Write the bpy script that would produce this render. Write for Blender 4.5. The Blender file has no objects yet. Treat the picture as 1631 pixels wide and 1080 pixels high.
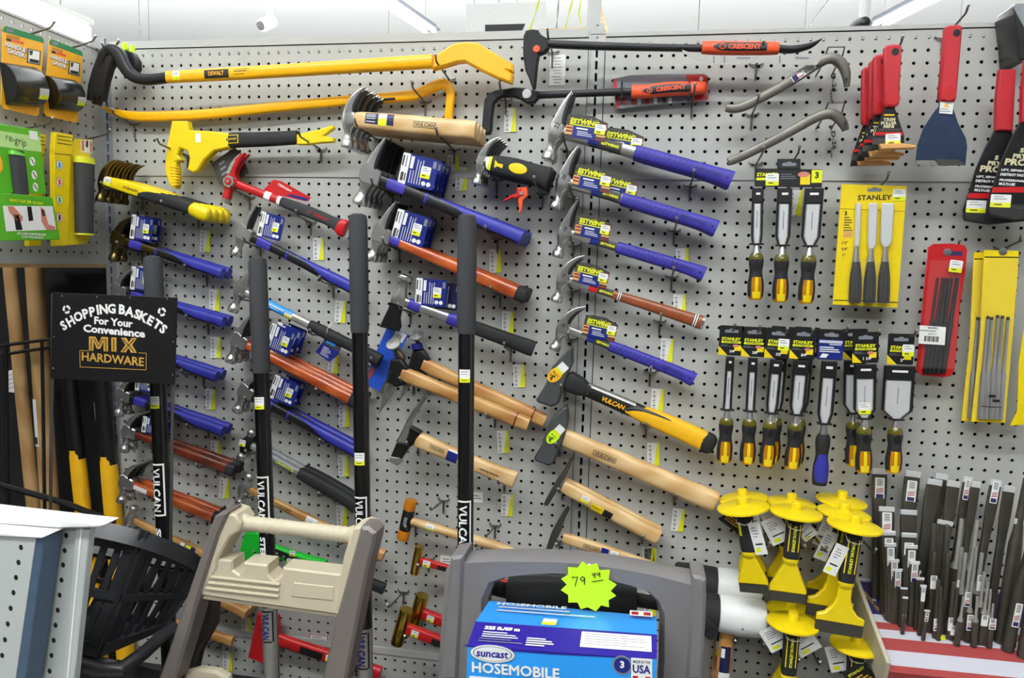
import bpy, math, random
from mathutils import Matrix, Vector
C = bpy.context.scene.collection
random.seed(7)
U = .0254            # everything below is in inches; meshes are written in metres
V = Vector
rad = math.radians
# ---------------------------------------------------------------- camera
FPX, ZTOP = 1169.4, 78.0
YAW, PIT, ROL = -.171102, -.1000745, .02765
CAMP = V((49.125, -65.691, ZTOP - 19.089))
cy_, sy_, cp_, sp_ = math.cos(YAW), math.sin(YAW), math.cos(PIT), math.sin(PIT)
FWD = V((sy_*cp_, cy_*cp_, sp_)); RT = V((cy_, -sy_, 0)); UP = RT.cross(FWD)
RT, UP = RT*math.cos(ROL) + UP*math.sin(ROL), -RT*math.sin(ROL) + UP*math.cos(ROL)
cam = bpy.data.objects.new('camera', bpy.data.cameras.new('camera')); C.objects.link(cam)
cam.data.sensor_width = 36; cam.data.lens = 36*FPX/1631; cam.data.clip_start = .05; cam.data.clip_end = 60
Mc = Matrix((RT, UP, -FWD)).transposed().to_4x4(); Mc.translation = CAMP*U
cam.matrix_world = Mc
S = bpy.context.scene; S.camera = cam
S.view_settings.view_transform = 'Standard'; S.view_settings.look = 'None'
S.view_settings.gamma = 1; S.view_settings.exposure = EXPOSURE = 0.0
# ---------------------------------------------------------------- light of the room
wd = bpy.data.worlds.new('world'); S.world = wd; wd.use_nodes = True
wd.node_tree.nodes['Background'].inputs[0].default_value = (.93, .97, 1, 1)
wd.node_tree.nodes['Background'].inputs[1].default_value = .22
TUBE_POWER = 44.0     # watts of each 8 ft ceiling tube fixture, downward; a third of it goes up
LAMPS = [(-22, -82), (44, -82), (10, -175), (90, -175), (-110, 60), (-10, 60), (90, 60), (190, 60), (-150, 118), (-50, 118), (50, 118), (150, 118)]

# ---------------------------------------------------------------- geometry helpers
def ray(px, py): return (FWD*FPX + RT*(px-815.5) - UP*(py-540)).normalized()
def W(px, py, d=0.0):
    r = ray(px, py); return CAMP + r*((-d - CAMP.y)/r.y)
def WX(px, py, x):
    r = ray(px, py); return CAMP + r*((x - CAMP.x)/r.x)
class FR:
    """A frame of a thing: 4x4 matrix in inches; l() meets a sight line with a plane z = const of it."""
    def __init__(s, M, L=0): s.M, s.I, s.L = M, M.inverted(), L
    def l(s, px, py, z=0.0):
        o, r = s.I @ CAMP, s.I.to_3x3() @ ray(px, py)
        return o + r*((z - o.z)/r.z)
    def l2(s, pts, z=0.0): return [tuple(s.l(x, y, z)[:2]) for x, y in pts]
def mat4(o, x, y, z):
    M = Matrix((x, y, z)).transposed().to_4x4(); M.translation = o; return M
OUT = V((0, -1, 0))
def tool(p, q, d, d2=None):       # x runs from p to q
    A, B = W(*p, d), W(*q, d if d2 is None else d2)
    x = (B-A).normalized(); z = (OUT - x*OUT.dot(x)).normalized()
    return FR(mat4(A, x, z.cross(x), z), (B-A).length)
def hang(p, q, d, d2=None):       # y runs up from q to p, origin at p
    A, B = W(*p, d), W(*q, d if d2 is None else d2)
    y = (A-B).normalized(); z = (OUT - y*OUT.dot(y)).normalized()
    return FR(mat4(A, y.cross(z), y, z), (B-A).length)
def flat(p, d): return FR(mat4(W(*p, d), V((1, 0, 0)), V((0, 0, 1)), OUT))
XL = W(166, 300, 0).x
def side(p, off): return FR(mat4(WX(*p, XL+off), V((0, 1, 0)), V((0, 0, 1)), V((1, 0, 0))))

def rrect(x0, y0, x1, y1, r=0, n=4):
    if r <= 0: return [(x0, y0), (x1, y0), (x1, y1), (x0, y1)]
    out = []
    for cx, cy, a in ((x1-r, y0+r, -90), (x1-r, y1-r, 0), (x0+r, y1-r, 90), (x0+r, y0+r, 180)):
        for i in range(n+1):
            t = rad(a + 90*i/n); out.append((cx+r*math.cos(t), cy+r*math.sin(t)))
    return out
def ellipse(cx, cy, a, b, n=24): return [(cx+a*math.cos(2*math.pi*i/n), cy+b*math.sin(2*math.pi*i/n)) for i in range(n)]
def catmull(P, sub):
    if sub <= 1 or len(P) < 3: return [tuple(p) for p in P]
    out = []
    for i in range(len(P)-1):
        a, b, c, d = P[max(i-1, 0)], P[i], P[i+1], P[min(i+2, len(P)-1)]
        for k in range(sub):
            t = k/sub
            out.append(tuple(.5*(2*q + (r-p)*t + (2*p-5*q+4*r-s)*t*t + (3*q-p-3*r+s)*t**3) for p, q, r, s in zip(a, b, c, d)))
    return out + [tuple(P[-1])]
class SW:
    """A swept solid: stations x, y, half-width in plane, half-width in z, roundness, z of the centre."""
    def __init__(s, pts, sub=4):
        P = [tuple(p) + (2.6, 0)[len(p)-4:] for p in pts]
        s.P = [(x, y, max(a, .004), max(b, .004), max(e, 1.6), z) for x, y, a, b, e, z in catmull(P, sub)]
        s.T, s.S = [], [0]
        n = len(s.P)
        for i in range(n):
            p, q = s.P[max(i-1, 0)], s.P[min(i+1, n-1)]
            t = V((q[0]-p[0], q[1]-p[1])); s.T.append(t.normalized() if t.length > 1e-6 else (s.T[-1] if s.T else V((1, 0))))
        for i in range(1, n): s.S.append(s.S[-1] + math.hypot(s.P[i][0]-s.P[i-1][0], s.P[i][1]-s.P[i-1][1]))
        s.len = s.S[-1]
    def at(s, u):
        u = min(max(u, 0), s.len); i = 1
        while i < len(s.S)-1 and s.S[i] < u: i += 1
        f = (u - s.S[i-1])/max(s.S[i]-s.S[i-1], 1e-9)
        return [p+(q-p)*f for p, q in zip(s.P[i-1], s.P[i])], s.T[i-1].lerp(s.T[i], f).normalized()
    def pos(s, st, t, th, off=0):
        x, y, a, b, e, z = st; c, k = math.cos(th), math.sin(th)
        ca = math.copysign(abs(c)**(2/e), c); sa = math.copysign(abs(k)**(2/e), k)
        nx, nz = (a*ca), (b*sa)
        if off: nx += off*c; nz += off*k
        return V((x - t.y*nx, y + t.x*nx, z + nz))
    def front(s, u, v, off):         # the point of the front surface at arc length u, sideways v
        st, t = s.at(u); a, b, e = st[2], st[3], st[4]
        r = min(abs(v)/a, .999)
        return V((st[0]-t.y*v, st[1]+t.x*v, st[5] + b*(1-r**e)**(1/e) + off))

_tc = {}
def tmesh(s, bold):
    k = (s, bold)
    if k not in _tc and bold and s in ('VULCAN', 'HOSEMOBILE'):      # sharp inner corners: thicken by laying the letters side by side
        P, F, w, h = tmesh(s, 0); d = .02*bold; n = len(P)
        sh = [(0, 0), (d, 0), (-d, 0), (0, d), (0, -d)]
        _tc[k] = ([(x+a, y+b) for a, b in sh for x, y in P], [tuple(i+n*j for i in f) for j in range(5) for f in F], w+2*d, h+2*d)
    if k not in _tc:
        cu = bpy.data.curves.new('t', 'FONT'); cu.body = s; cu.size = 1; cu.resolution_u = 2
        if bold: cu.offset = .022*bold
        ob = bpy.data.objects.new('t', cu); C.objects.link(ob)
        me = bpy.data.meshes.new_from_object(ob.evaluated_get(bpy.context.evaluated_depsgraph_get()))
        vs = [v.co.copy() for v in me.vertices]; fs = [tuple(p.vertices) for p in me.polygons]
        bpy.data.objects.remove(ob); bpy.data.meshes.remove(me); bpy.data.curves.remove(cu)
        x0, x1 = min(v.x for v in vs), max(v.x for v in vs); y0, y1 = min(v.y for v in vs), max(v.y for v in vs)
        _tc[k] = ([((v.x-(x0+x1)/2), (v.y-(y0+y1)/2)) for v in vs], fs, x1-x0, y1-y0)
    return _tc[k]

class MB:
    def __init__(s): s.v, s.f, s.m, s.mats, s.T = [], [], [], [], None
    def add(s, vs, fs, m):
        if m not in s.mats: s.mats.append(m)
        k, b = s.mats.index(m), len(s.v)
        s.v += [s.T @ V(v) for v in vs] if s.T else [V(v) for v in vs]
        for f in fs: s.f.append([b+i for i in f]); s.m.append(k)
        return s
    def at(s, x=0, y=0, z=0, ang=0): s.T = Matrix.Translation((x, y, z)) @ Matrix.Rotation(rad(ang), 4, 'Z'); return s
    def prism(s, pts, z0, z1, m, bev=0, mtop=None):
        a = sum(p[0]*q[1]-q[0]*p[1] for p, q in zip(pts, pts[1:]+pts[:1]))
        if a < 0: pts = pts[::-1]
        n = len(pts)
        def inset(d):
            out = []
            for i in range(n):
                p, q, r = V(pts[i-1]), V(pts[i]), V(pts[(i+1) % n])
                e, f = (q-p), (r-q)
                if e.length < 1e-9 or f.length < 1e-9: out.append(tuple(q)); continue
                e.normalize(); f.normalize()
                k = V((-e.y-f.y, e.x+f.x)); l = k.length
                k = k/l if l > 1e-6 else V((-e.y, e.x))
                out.append(tuple(q + k*d/max(l/2, .35)))
            return out
        rings = [(pts, z0), (pts, z1)] if not bev else [(inset(bev), z0), (pts, z0+bev), (pts, z1-bev), (inset(bev), z1)]
        vs = [(x, y, z) for r, z in rings for x, y in r]
        fs = [[k*n+i, k*n+(i+1) % n, (k+1)*n+(i+1) % n, (k+1)*n+i] for k in range(len(rings)-1) for i in range(n)]
        fs.append(list(range(n))[::-1])
        top = [[(len(rings)-1)*n+i for i in range(n)]]
        if mtop: s.add(vs, fs, m); s.add([vs[i] for i in top[0]], [list(range(n))], mtop)
        else: s.add(vs, fs+top, m)
        return s
    def box(s, x0, y0, z0, x1, y1, z1, m, bev=0, r=0): return s.prism(rrect(x0, y0, x1, y1, r), z0, z1, m, bev)
    def card(s, x0, y0, x1, y1, z, m, r=0, t=.012): return s.prism(rrect(x0, y0, x1, y1, r), z-t, z, m)
    def poly(s, pts, z, m, t=.012): return s.prism(list(pts), z-t, z, m)
    def lines(s, x0, y1, w, n, dy, m, z, h=.4):
        for i in range(n): s.card(x0, y1-i*dy-dy*h, x0+w*(1 if i % 3 else .8)*(.85+.15*((i*7) % 3)/2), y1-i*dy, z, m, t=.006)
        return s
    def sweep(s, sw, m, n=18, cap0=True, cap1=True, u0=None, u1=None):
        if u0 is None: st = list(zip(sw.P, sw.T))
        else:
            us = [u0] + [u for u in sw.S if u0 < u < u1] + [u1]; st = [sw.at(u) for u in us]
        vs = [sw.pos(p, t, 2*math.pi*(j+.5)/n) for p, t in st for j in range(n)]
        k = len(st)
        fs = [[i*n+j, i*n+(j+1) % n, (i+1)*n+(j+1) % n, (i+1)*n+j] for i in range(k-1) for j in range(n)]
        if cap0: fs.append(list(range(n))[::-1])
        if cap1: fs.append([(k-1)*n+j for j in range(n)])
        fs = [f[::-1] for f in fs] if True else fs
        return s.add(vs, fs, m)
    def patch(s, sw, u0, u1, t0, t1, m, off=.012, nu=10, nt=10):
        """a coat on the surface between arc lengths u0, u1 and angles t0, t1 (degrees, 90 faces out; may be functions of 0..1)"""
        vs, fs = [], []
        for i in range(nu+1):
            f = i/nu; u = u0+(u1-u0)*f; st, t = sw.at(u)
            a, b = (t0(f) if callable(t0) else t0), (t1(f) if callable(t1) else t1)
            vs += [sw.pos(st, t, rad(a+(b-a)*j/nt), off) for j in range(nt+1)]
        for i in range(nu):
            for j in range(nt): k = i*(nt+1)+j; fs.append([k, k+nt+1, k+nt+2, k+1])
        return s.add(vs, fs, m)
    def text(s, t, cx, cy, z, m, w=None, h=None, ang=0, bold=1, shear=0):
        P, F, tw, th = tmesh(t, bold)
        kx = (w/tw) if w else h/th; ky = (h/th) if h else kx
        c, k = math.cos(rad(ang)), math.sin(rad(ang))
        return s.add([(cx + c*(x*kx+shear*y*ky) - k*y*ky, cy + k*(x*kx+shear*y*ky) + c*y*ky, z + (.004*(i*5//len(P)) if bold and t in ('VULCAN', 'HOSEMOBILE') else 0)) for i, (x, y) in enumerate(P)], F, m)
    def wtext(s, sw, t, u, v, m, w=None, h=None, off=.02, bold=1, ang=0, shear=0):
        P, F, tw, th = tmesh(t, bold)
        kx = (w/tw) if w else h/th; ky = (h/th) if h else kx
        c, k = math.cos(rad(ang)), math.sin(rad(ang))
        return s.add([sw.front(u + c*(x*kx+shear*y*ky) - k*y*ky, v + k*(x*kx+shear*y*ky) + c*y*ky, off) for x, y in P], F, m)
    def wframe(s, sw, u0, u1, v0, v1, t, m, off=.02):
        for a, b, c, d in ((u0, u1, v0, v0+t), (u0, u1, v1-t, v1), (u0, u0+t, v0, v1), (u1-t, u1, v0, v1)):
            n = 8; vs, fs = [], []
            for i in range(n+1):
                u = a+(b-a)*i/n
                for j in range(4): vs.append(sw.front(u, c+(d-c)*j/3, off))
            for i in range(n):
                for j in range(3): k = i*4+j; fs.append([k, k+4, k+5, k+1])
            s.add(vs, fs, m)
        return s
    def tube(s, pts, r, m, n=8, cap=True):
        P = [V(p) for p in pts]; R = r if isinstance(r, (list, tuple)) else [r]*len(P)
        vs, fs = [], []; nrm = None
        for i, p in enumerate(P):
            t = (P[min(i+1, len(P)-1)] - P[max(i-1, 0)]).normalized()
            if nrm is None: nrm = t.orthogonal().normalized()
            else: nrm = (nrm - t*nrm.dot(t)); nrm = nrm.normalized() if nrm.length > 1e-6 else t.orthogonal().normalized()
            b = t.cross(nrm)
            vs += [p + (nrm*math.cos(2*math.pi*j/n) + b*math.sin(2*math.pi*j/n))*R[i] for j in range(n)]
        k = len(P)
        fs = [[i*n+j, i*n+(j+1) % n, (i+1)*n+(j+1) % n, (i+1)*n+j] for i in range(k-1) for j in range(n)]
        if cap: fs += [list(range(n))[::-1], [(k-1)*n+j for j in range(n)]]
        return s.add(vs, fs, m)
    def lathe(s, prof, o, ax, m, n=24):
        """prof: (radius, height along ax) from o; closed at ends of radius 0"""
        ax = V(ax).normalized(); a = ax.orthogonal().normalized(); b = ax.cross(a); o = V(o)
        vs = [o + ax*h + (a*math.cos(2*math.pi*j/n) + b*math.sin(2*math.pi*j/n))*max(r, .001) for r, h in prof for j in range(n)]
        k = len(prof)
        fs = [[i*n+j, i*n+(j+1) % n, (i+1)*n+(j+1) % n, (i+1)*n+j] for i in range(k-1) for j in range(n)]
        fs += [list(range(n))[::-1], [(k-1)*n+j for j in range(n)]]
        return s.add(vs, fs, m)
    def band(s, A, B, z0, z1, m, bev=0, closed=True):
        n = len(A); rows = [(A, z0), (A, z1), (B, z1), (B, z0)]
        if bev:
            ia = [(p[0]+(q[0]-p[0])*bev, p[1]+(q[1]-p[1])*bev) for p, q in zip(A, B)]
            ib = [(q[0]+(p[0]-q[0])*bev, q[1]+(p[1]-q[1])*bev) for p, q in zip(A, B)]
            k = (z1-z0)*.2
            rows = [(ia, z0), (A, z0+k), (A, z1-k), (ia, z1), (ib, z1), (B, z1-k), (B, z0+k), (ib, z0)]
        vs = [(x, y, z) for r, z in rows for x, y in r]; R = len(rows)
        fs = [[k*n+i, k*n+(i+1) % n, ((k+1) % R)*n+(i+1) % n, ((k+1) % R)*n+i] for k in range(R) for i in range(n if closed else n-1)]
        if not closed: fs += [[k*n for k in range(R)], [k*n+n-1 for k in range(R)][::-1]]
        return s.add(vs, fs, m)
    def hexa(s, P, m):   # eight corners: bottom four, top four
        return s.add(P, [[3, 2, 1, 0], [4, 5, 6, 7], [0, 1, 5, 4], [1, 2, 6, 5], [2, 3, 7, 6], [3, 0, 4, 7]], m)
    def build(s, name, parent=None, M=None, label=None, ang=38):
        me = bpy.data.meshes.new(name); me.from_pydata([tuple(v*U) for v in s.v], [], s.f)
        for m in s.mats: me.materials.append(m)
        me.polygons.foreach_set('material_index', s.m)
        me.polygons.foreach_set('use_smooth', [True]*len(s.f))
        import bmesh
        bm = bmesh.new(); bm.from_mesh(me); bmesh.ops.recalc_face_normals(bm, faces=bm.faces); bm.to_mesh(me); bm.free()
        me.update(); me.set_sharp_from_angle(angle=rad(ang))
        o = bpy.data.objects.new(name, me); C.objects.link(o)
        if parent: o.parent = parent
        if M: o.matrix_local = scaled(M)
        if label: o['label'] = label
        return o
def scaled(M): M = M.copy(); M.translation = M.translation*U; return M
def thing(name, label, cat, fr, group=None):
    o = bpy.data.objects.new(name, None); C.objects.link(o); o.empty_display_size = .02
    o.matrix_world = scaled(fr.M if isinstance(fr, FR) else fr)
    return tag(o, label, cat, group)
def tag(o, label, cat, group=None, kind=None):
    if label: o['label'] = label
    if cat: o['category'] = cat
    if group: o['group'] = group
    if kind: o['kind'] = kind
    return o
def dup(root, shift=(0, 0, 0), label=None, M=None, group=None):
    r = root.copy(); C.objects.link(r)
    if M: r.matrix_world = scaled(M)
    else: r.location = root.location + V(shift)*U
    if label: r['label'] = label
    if group: r['group'] = group
    for ch in list(root.children):
        c = ch.copy(); C.objects.link(c); c.parent = r; c.matrix_parent_inverse = ch.matrix_parent_inverse.copy()
        for g in ch.children:
            d = g.copy(); C.objects.link(d); d.parent = c
    return r

# ---------------------------------------------------------------- materials (all procedural)
def lin(c): return tuple(((x/255)/12.92 if x/255 <= .04045 else ((x/255+.055)/1.055)**2.4) for x in c) + (1,)
_m = {}
def mat(name, rgb, rough=.5, metal=0., var=.06, scale=60., bump=0., coat=0., rgb2=None, kind='noise', stretch=(1, 1, 1), trans=0., alpha=1.):
    if name in _m: return _m[name]
    m = bpy.data.materials.new(name); m.use_nodes = True; nt = m.node_tree; b = nt.nodes['Principled BSDF']
    b.inputs['Roughness'].default_value = rough; b.inputs['Metallic'].default_value = metal
    if coat: b.inputs['Coat Weight'].default_value = coat; b.inputs['Coat Roughness'].default_value = .15
    if trans: b.inputs['Transmission Weight'].default_value = trans
    if alpha < 1: b.inputs['Alpha'].default_value = alpha
    tc = nt.nodes.new('ShaderNodeTexCoord'); mp = nt.nodes.new('ShaderNodeMapping'); mp.inputs['Scale'].default_value = stretch
    nt.links.new(tc.outputs['Object'], mp.inputs[0])
    if kind == 'wave':
        tx = nt.nodes.new('ShaderNodeTexWave'); tx.inputs['Scale'].default_value = scale; tx.inputs['Distortion'].default_value = 6; tx.inputs['Detail'].default_value = 3; fac = tx.outputs['Fac']
    else:
        tx = nt.nodes.new('ShaderNodeTexNoise'); tx.inputs['Scale'].default_value = scale; tx.inputs['Detail'].default_value = 4; fac = tx.outputs['Fac']
    nt.links.new(mp.outputs[0], tx.inputs['Vector'])
    mx = nt.nodes.new('ShaderNodeMix'); mx.data_type = 'RGBA'
    c = lin(rgb); c2 = lin(rgb2) if rgb2 else None
    mx.inputs[6].default_value = c2 or tuple(x*(1-var*2) for x in c[:3]) + (1,)
    mx.inputs[7].default_value = c if c2 else tuple(min(x*(1+var*2), 1) for x in c[:3]) + (1,)
    nt.links.new(fac, mx.inputs[0]); nt.links.new(mx.outputs[2], b.inputs['Base Color'])
    if bump:
        bp = nt.nodes.new('ShaderNodeBump'); bp.inputs['Strength'].default_value = bump; bp.inputs['Distance'].default_value = .002
        nt.links.new(fac, bp.inputs['Height']); nt.links.new(bp.outputs[0], b.inputs['Normal'])
    _m[name] = m; return m
def glow(name, rgb, strength):
    m = mat(name, rgb); b = m.node_tree.nodes['Principled BSDF']
    b.inputs['Emission Color'].default_value = lin(rgb); b.inputs['Emission Strength'].default_value = strength; return m
PEG = mat('pegboard_enamel', (178, 179, 175), .45, var=.015, scale=8)
RAIL = mat('rail_enamel', (182, 184, 182), .4, var=.02, scale=10)
UPR = mat('upright_grey', (140, 143, 150), .4, var=.03)
DARK = mat('dark_gap', (12, 12, 13), .9)  # near-black, paints the shade behind holes and in the bay; also joints
STEEL = mat('forged_steel', (184, 184, 182), .3, .85, var=.12, scale=30)
POLI = mat('polished_steel', (206, 206, 205), .24, .92, var=.02, scale=8)
DSTEEL = mat('dark_steel', (92, 88, 79), .38, .7, var=.2, scale=30)
GOOSE = mat('bare_bar_steel', (112, 109, 102), .4, .7, var=.15, scale=30)
STRIPL = glow('strip_diffuser', (255, 255, 250), 1.6)
SHTAUPE = mat('shaded_taupe', (46, 40, 38), .5)  # taupe with the shade at the ladder's back put into the colour
BRONZ = mat('bronzed_steel', (112, 96, 62), .35, 1, var=.2, scale=20)
BLKST = mat('blackened_steel', (38, 38, 40), .42, .6, var=.2, scale=40)
GUN = mat('grey_cast_head', (84, 86, 88), .5, .5, var=.12, scale=50, bump=.1)
ZINC = mat('zinc_wire', (112, 112, 110), .36, .8, var=.1, scale=60)
BRASS = mat('brass', (206, 172, 74), .25, 1, var=.12, scale=30)
RUBB = mat('black_rubber', (27, 28, 31), .72, var=.15, scale=300, bump=.15)
GRIPK = mat('charcoal_foam_grip', (52, 53, 57), .85, var=.08, scale=500, bump=.2)
BLKP = mat('black_plastic', (22, 22, 24), .38, var=.15)
BLKG = mat('gloss_black', (14, 14, 16), .25, var=.1, coat=.4)
BLUEV = mat('violet_blue_vinyl', (53, 47, 154), .5, var=.08, scale=40)
BLUEG = mat('blue_grip', (42, 46, 150), .48, var=.08, scale=40)
BLUEC = mat('blue_card', (20, 36, 120), .35, var=.06)
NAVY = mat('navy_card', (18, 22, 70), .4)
REDP = mat('red_paint', (186, 24, 28), .38, var=.06)
REDG = mat('red_grip', (184, 32, 44), .5, var=.06)
ORNG = mat('orange_red', (232, 82, 36), .45, var=.05)
AMBER = mat('amber_plastic', (226, 140, 24), .12, var=.1, trans=.3, coat=.4)
AMBH = mat('amber_handle', (176, 116, 10), .12, var=.1, coat=.6)
OLIVE = mat('olive_handle_top', (92, 86, 22), .15, var=.1, coat=.6)
CORE = mat('yellow_core', (232, 206, 24), .2, coat=.5)
BLADE = mat('ground_blade', (220, 222, 224), .36, .3, var=.03, scale=8)
CREAM = mat('cream_print', (214, 204, 168), .5)
BLUEM = mat('medium_blue_card', (34, 78, 186), .4)
BASK = mat('basket_plastic', (42, 43, 47), .34, var=.08)
YELB = mat('yellow_bar_paint', (250, 182, 8), .34, var=.04, scale=14)
YELS = mat('yellow_plastic', (236, 208, 12), .4, var=.04)
YELD = mat('golden_yellow_grip', (248, 186, 24), .5, var=.05)
YELN = mat('lime_yellow_paper', (228, 232, 26), .55, var=.03)
NEON = mat('neon_paper', (208, 250, 20), .55, var=.02)
WHT = mat('white_paper', (238, 238, 236), .6, var=.02)
WHTP = mat('white_plastic', (234, 236, 236), .38, var=.03)
GREYP = mat('grey_print', (120, 124, 134), .6)
BLKI = mat('black_ink', (16, 16, 18), .55)
GREEN = mat('green_plastic', (26, 196, 52), .4)
GRNC = mat('green_card', (84, 172, 34), .42, var=.05)
GRNL = mat('pale_green_card', (176, 216, 140), .45)
GRND = mat('dark_green_card', (24, 128, 70), .45)
ORC = mat('orange_card', (250, 178, 30), .42)
GOLD = mat('gold_print', (190, 148, 62), .5)
WLT = mat('ash_wood', (226, 192, 140), .42, rgb2=(204, 164, 108), scale=26, kind='wave', stretch=(.12, 1, 1), coat=.25)
WHK = mat('hickory_wood', (206, 160, 98), .42, rgb2=(176, 122, 64), scale=24, kind='wave', stretch=(.1, 1, 1), coat=.2)
WOR = mat('orange_varnished_wood', (190, 92, 40), .3, rgb2=(158, 64, 24), scale=30, kind='wave', stretch=(.1, 1, 1), coat=.6)
WRD = mat('red_brown_varnished_wood', (112, 44, 24), .3, rgb2=(78, 26, 14), scale=30, kind='wave', stretch=(.1, 1, 1), coat=.6)
WPOLE = mat('ash_pole', (190, 154, 104), .5, rgb2=(166, 128, 80), scale=24, kind='wave', stretch=(.08, 1, 1))
LEATH = mat('stacked_leather', (164, 84, 36), .4, rgb2=(104, 46, 20), scale=120, kind='wave', stretch=(1, .2, .2), coat=.4)
BEIGE = mat('beige_plastic', (194, 184, 160), .5, var=.02)
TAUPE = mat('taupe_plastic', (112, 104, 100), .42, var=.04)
GRYPL = mat('grey_moulded_plastic', (116, 113, 114), .5, var=.04, scale=200, bump=.05)
SKYB = mat('bright_blue_print', (40, 150, 236), .35, var=.03)
INDG = mat('indigo_print', (36, 20, 140), .35, var=.03)
CLEAR = mat('clear_plastic', (240, 240, 240), .08, alpha=.025)
GRPH = mat('grey_graphite_shaft', (120, 122, 126), .4)
ALUM = mat('silver_shaft', (176, 174, 168), .35, .5)
EGREY = mat('label_charcoal', (58, 56, 50), .5)
MAROON = mat('maroon_print', (126, 34, 30), .5)
TAN = mat('tan_print', (214, 160, 96), .5)
SKIN = mat('printed_skin_tone', (206, 128, 110), .6)
FLAGR = mat('flag_red', (158, 62, 62), .6, var=.06, scale=12)
FLAGW = mat('flag_white', (198, 198, 210), .6, var=.03, scale=12)
BOARD = mat('cream_board', (192, 186, 162), .5, var=.05)
FLAGB = mat('flag_blue', (46, 36, 92), .6, var=.06)
CEIL = mat('ceiling_white', (240, 241, 242), .7, var=.01)
FLOORM = mat('grey_vinyl_floor', (120, 118, 114), .35, var=.08, scale=4)
TUBE = glow('lit_tube', (255, 255, 250), 4.5)
# ================================================================ THE SETTING
def WZ(px, py, z):
    r = ray(px, py); return CAMP + r*((z - CAMP.z)/r.z)
I4 = Matrix.Identity(4)
def struct(name, mb, M=None): return tag(mb.build(name, None, M), None, None, None, 'structure')
def holes(mb, cols, rows, fn, m, r=.15, hw=0, hh=0, depth=.12):
    """1 inch cells round each hole; fn(a, b, out) gives the point"""
    n = 8; k = []
    for i in range(n):
        t = 2*math.pi*i/n; c, s = math.cos(t), math.sin(t); q = max(abs(c), abs(s))
        k.append((c/q*.5, s/q*.5, (c*r if not hw else (c/q*hw)), (s*r if not hw else s/q*hh)))
    vs, fs = [], []
    for a in cols:
        for b in rows:
            o = len(vs)
            vs += [fn(a+x, b+y, 0) for x, y, _, _ in k] + [fn(a+x, b+y, 0) for _, _, x, y in k] + [fn(a+x, b+y, -depth) for _, _, x, y in k]
            for i in range(n):
                j = (i+1) % n
                fs.append([o+i, o+j, o+n+j, o+n+i]); fs.append([o+n+i, o+n+j, o+2*n+j, o+2*n+i])
    b = len(mb.v)
    if m not in mb.mats: mb.mats.append(m)
    km = mb.mats.index(m)
    mb.v += vs; mb.f += [[b+i for i in f] for f in fs]; mb.m += [km]*len(fs)
def strip(mb, a0, a1, b0, b1, fn, m, out=0.):
    mb.add([fn(a0, b0, out), fn(a1, b0, out), fn(a1, b1, out), fn(a0, b1, out)], [[0, 1, 2, 3]], m)
def bar(mb, a0, a1, b0, b1, o0, o1, fn, m):
    mb.hexa([fn(a0, b0, o0), fn(a1, b0, o0), fn(a1, b1, o0), fn(a0, b1, o0), fn(a0, b0, o1), fn(a1, b0, o1), fn(a1, b1, o1), fn(a0, b1, o1)], m)
back = lambda a, b, o: V((a, -o, b))                  # the long wall: a along it, b up, o out of it
left = lambda a, b, o: V((XL+o, -a, b))               # the return at its end: a towards the room
def rowz(i): return ZTOP - i
# long wall, two 4 ft sections of pegboard on slotted uprights
for c0, c1, xa, xb, ztop, rows in ((-2, 43, -2.6, 43.75, 79.35, (0, 64)), (46, 91, 45.25, 92, 78.98, (0, 64))):
    mb = MB()
    rs = [rowz(i) for i in range(rows[0], rows[1]+1) if i not in (11, 57)]
    holes(mb, range(c0, c1+1), rs, back, PEG)
    strip(mb, xa, c0-.5, rowz(64.5), rowz(-.5), back, PEG); strip(mb, xa, xb, rowz(-.5), rowz(-.58), back, PEG); strip(mb, c1+.5, xb, rowz(64.5), rowz(-.5), back, PEG)
    for r in (11, 57):
        strip(mb, c0-.5, c1+.5, rowz(r+.5), rowz(r-.5), back, PEG)
        bar(mb, xa, xb, rowz(r+.38), rowz(r-.25), .0, .14, back, PEG)
    bar(mb, xa, xb, rowz(-.58), rowz(-.66), -.3, .02, back, DARK)
    bar(mb, xa, xb, rowz(-.66), ztop, -.5, .1, back, RAIL)
    struct('wall_back', mb)
mb = MB(); bar(mb, -30, 110, 0, 78.4, -1.9, -1.5, back, DARK); struct('wall_backing', mb)  # near-black sheet that paints the shade seen through the holes
for x in (44.5, -3.05):
    mb = MB()
    zs = [rowz(i) + .3 for i in range(-1, 64)]
    holes(mb, [0], zs, lambda a, b, o, x=x: V((x+(a*.5 if abs(a) < .3 else a*1.1), -o-.03, b)), UPR if x < 0 else RAIL, hw=.22, hh=.36, depth=.35)
    if x > 0:
        for s in (-1, 1): bar(mb, x+s*.62-.06, x+s*.62+.06, 13, 79.2, 0, .14, back, RAIL)
        bar(mb, x-.7, x+.7, 78.9, 79.3, -.4, .1, back, RAIL)
    struct('trim_1' if x > 0 else 'trim_2', mb)
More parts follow.
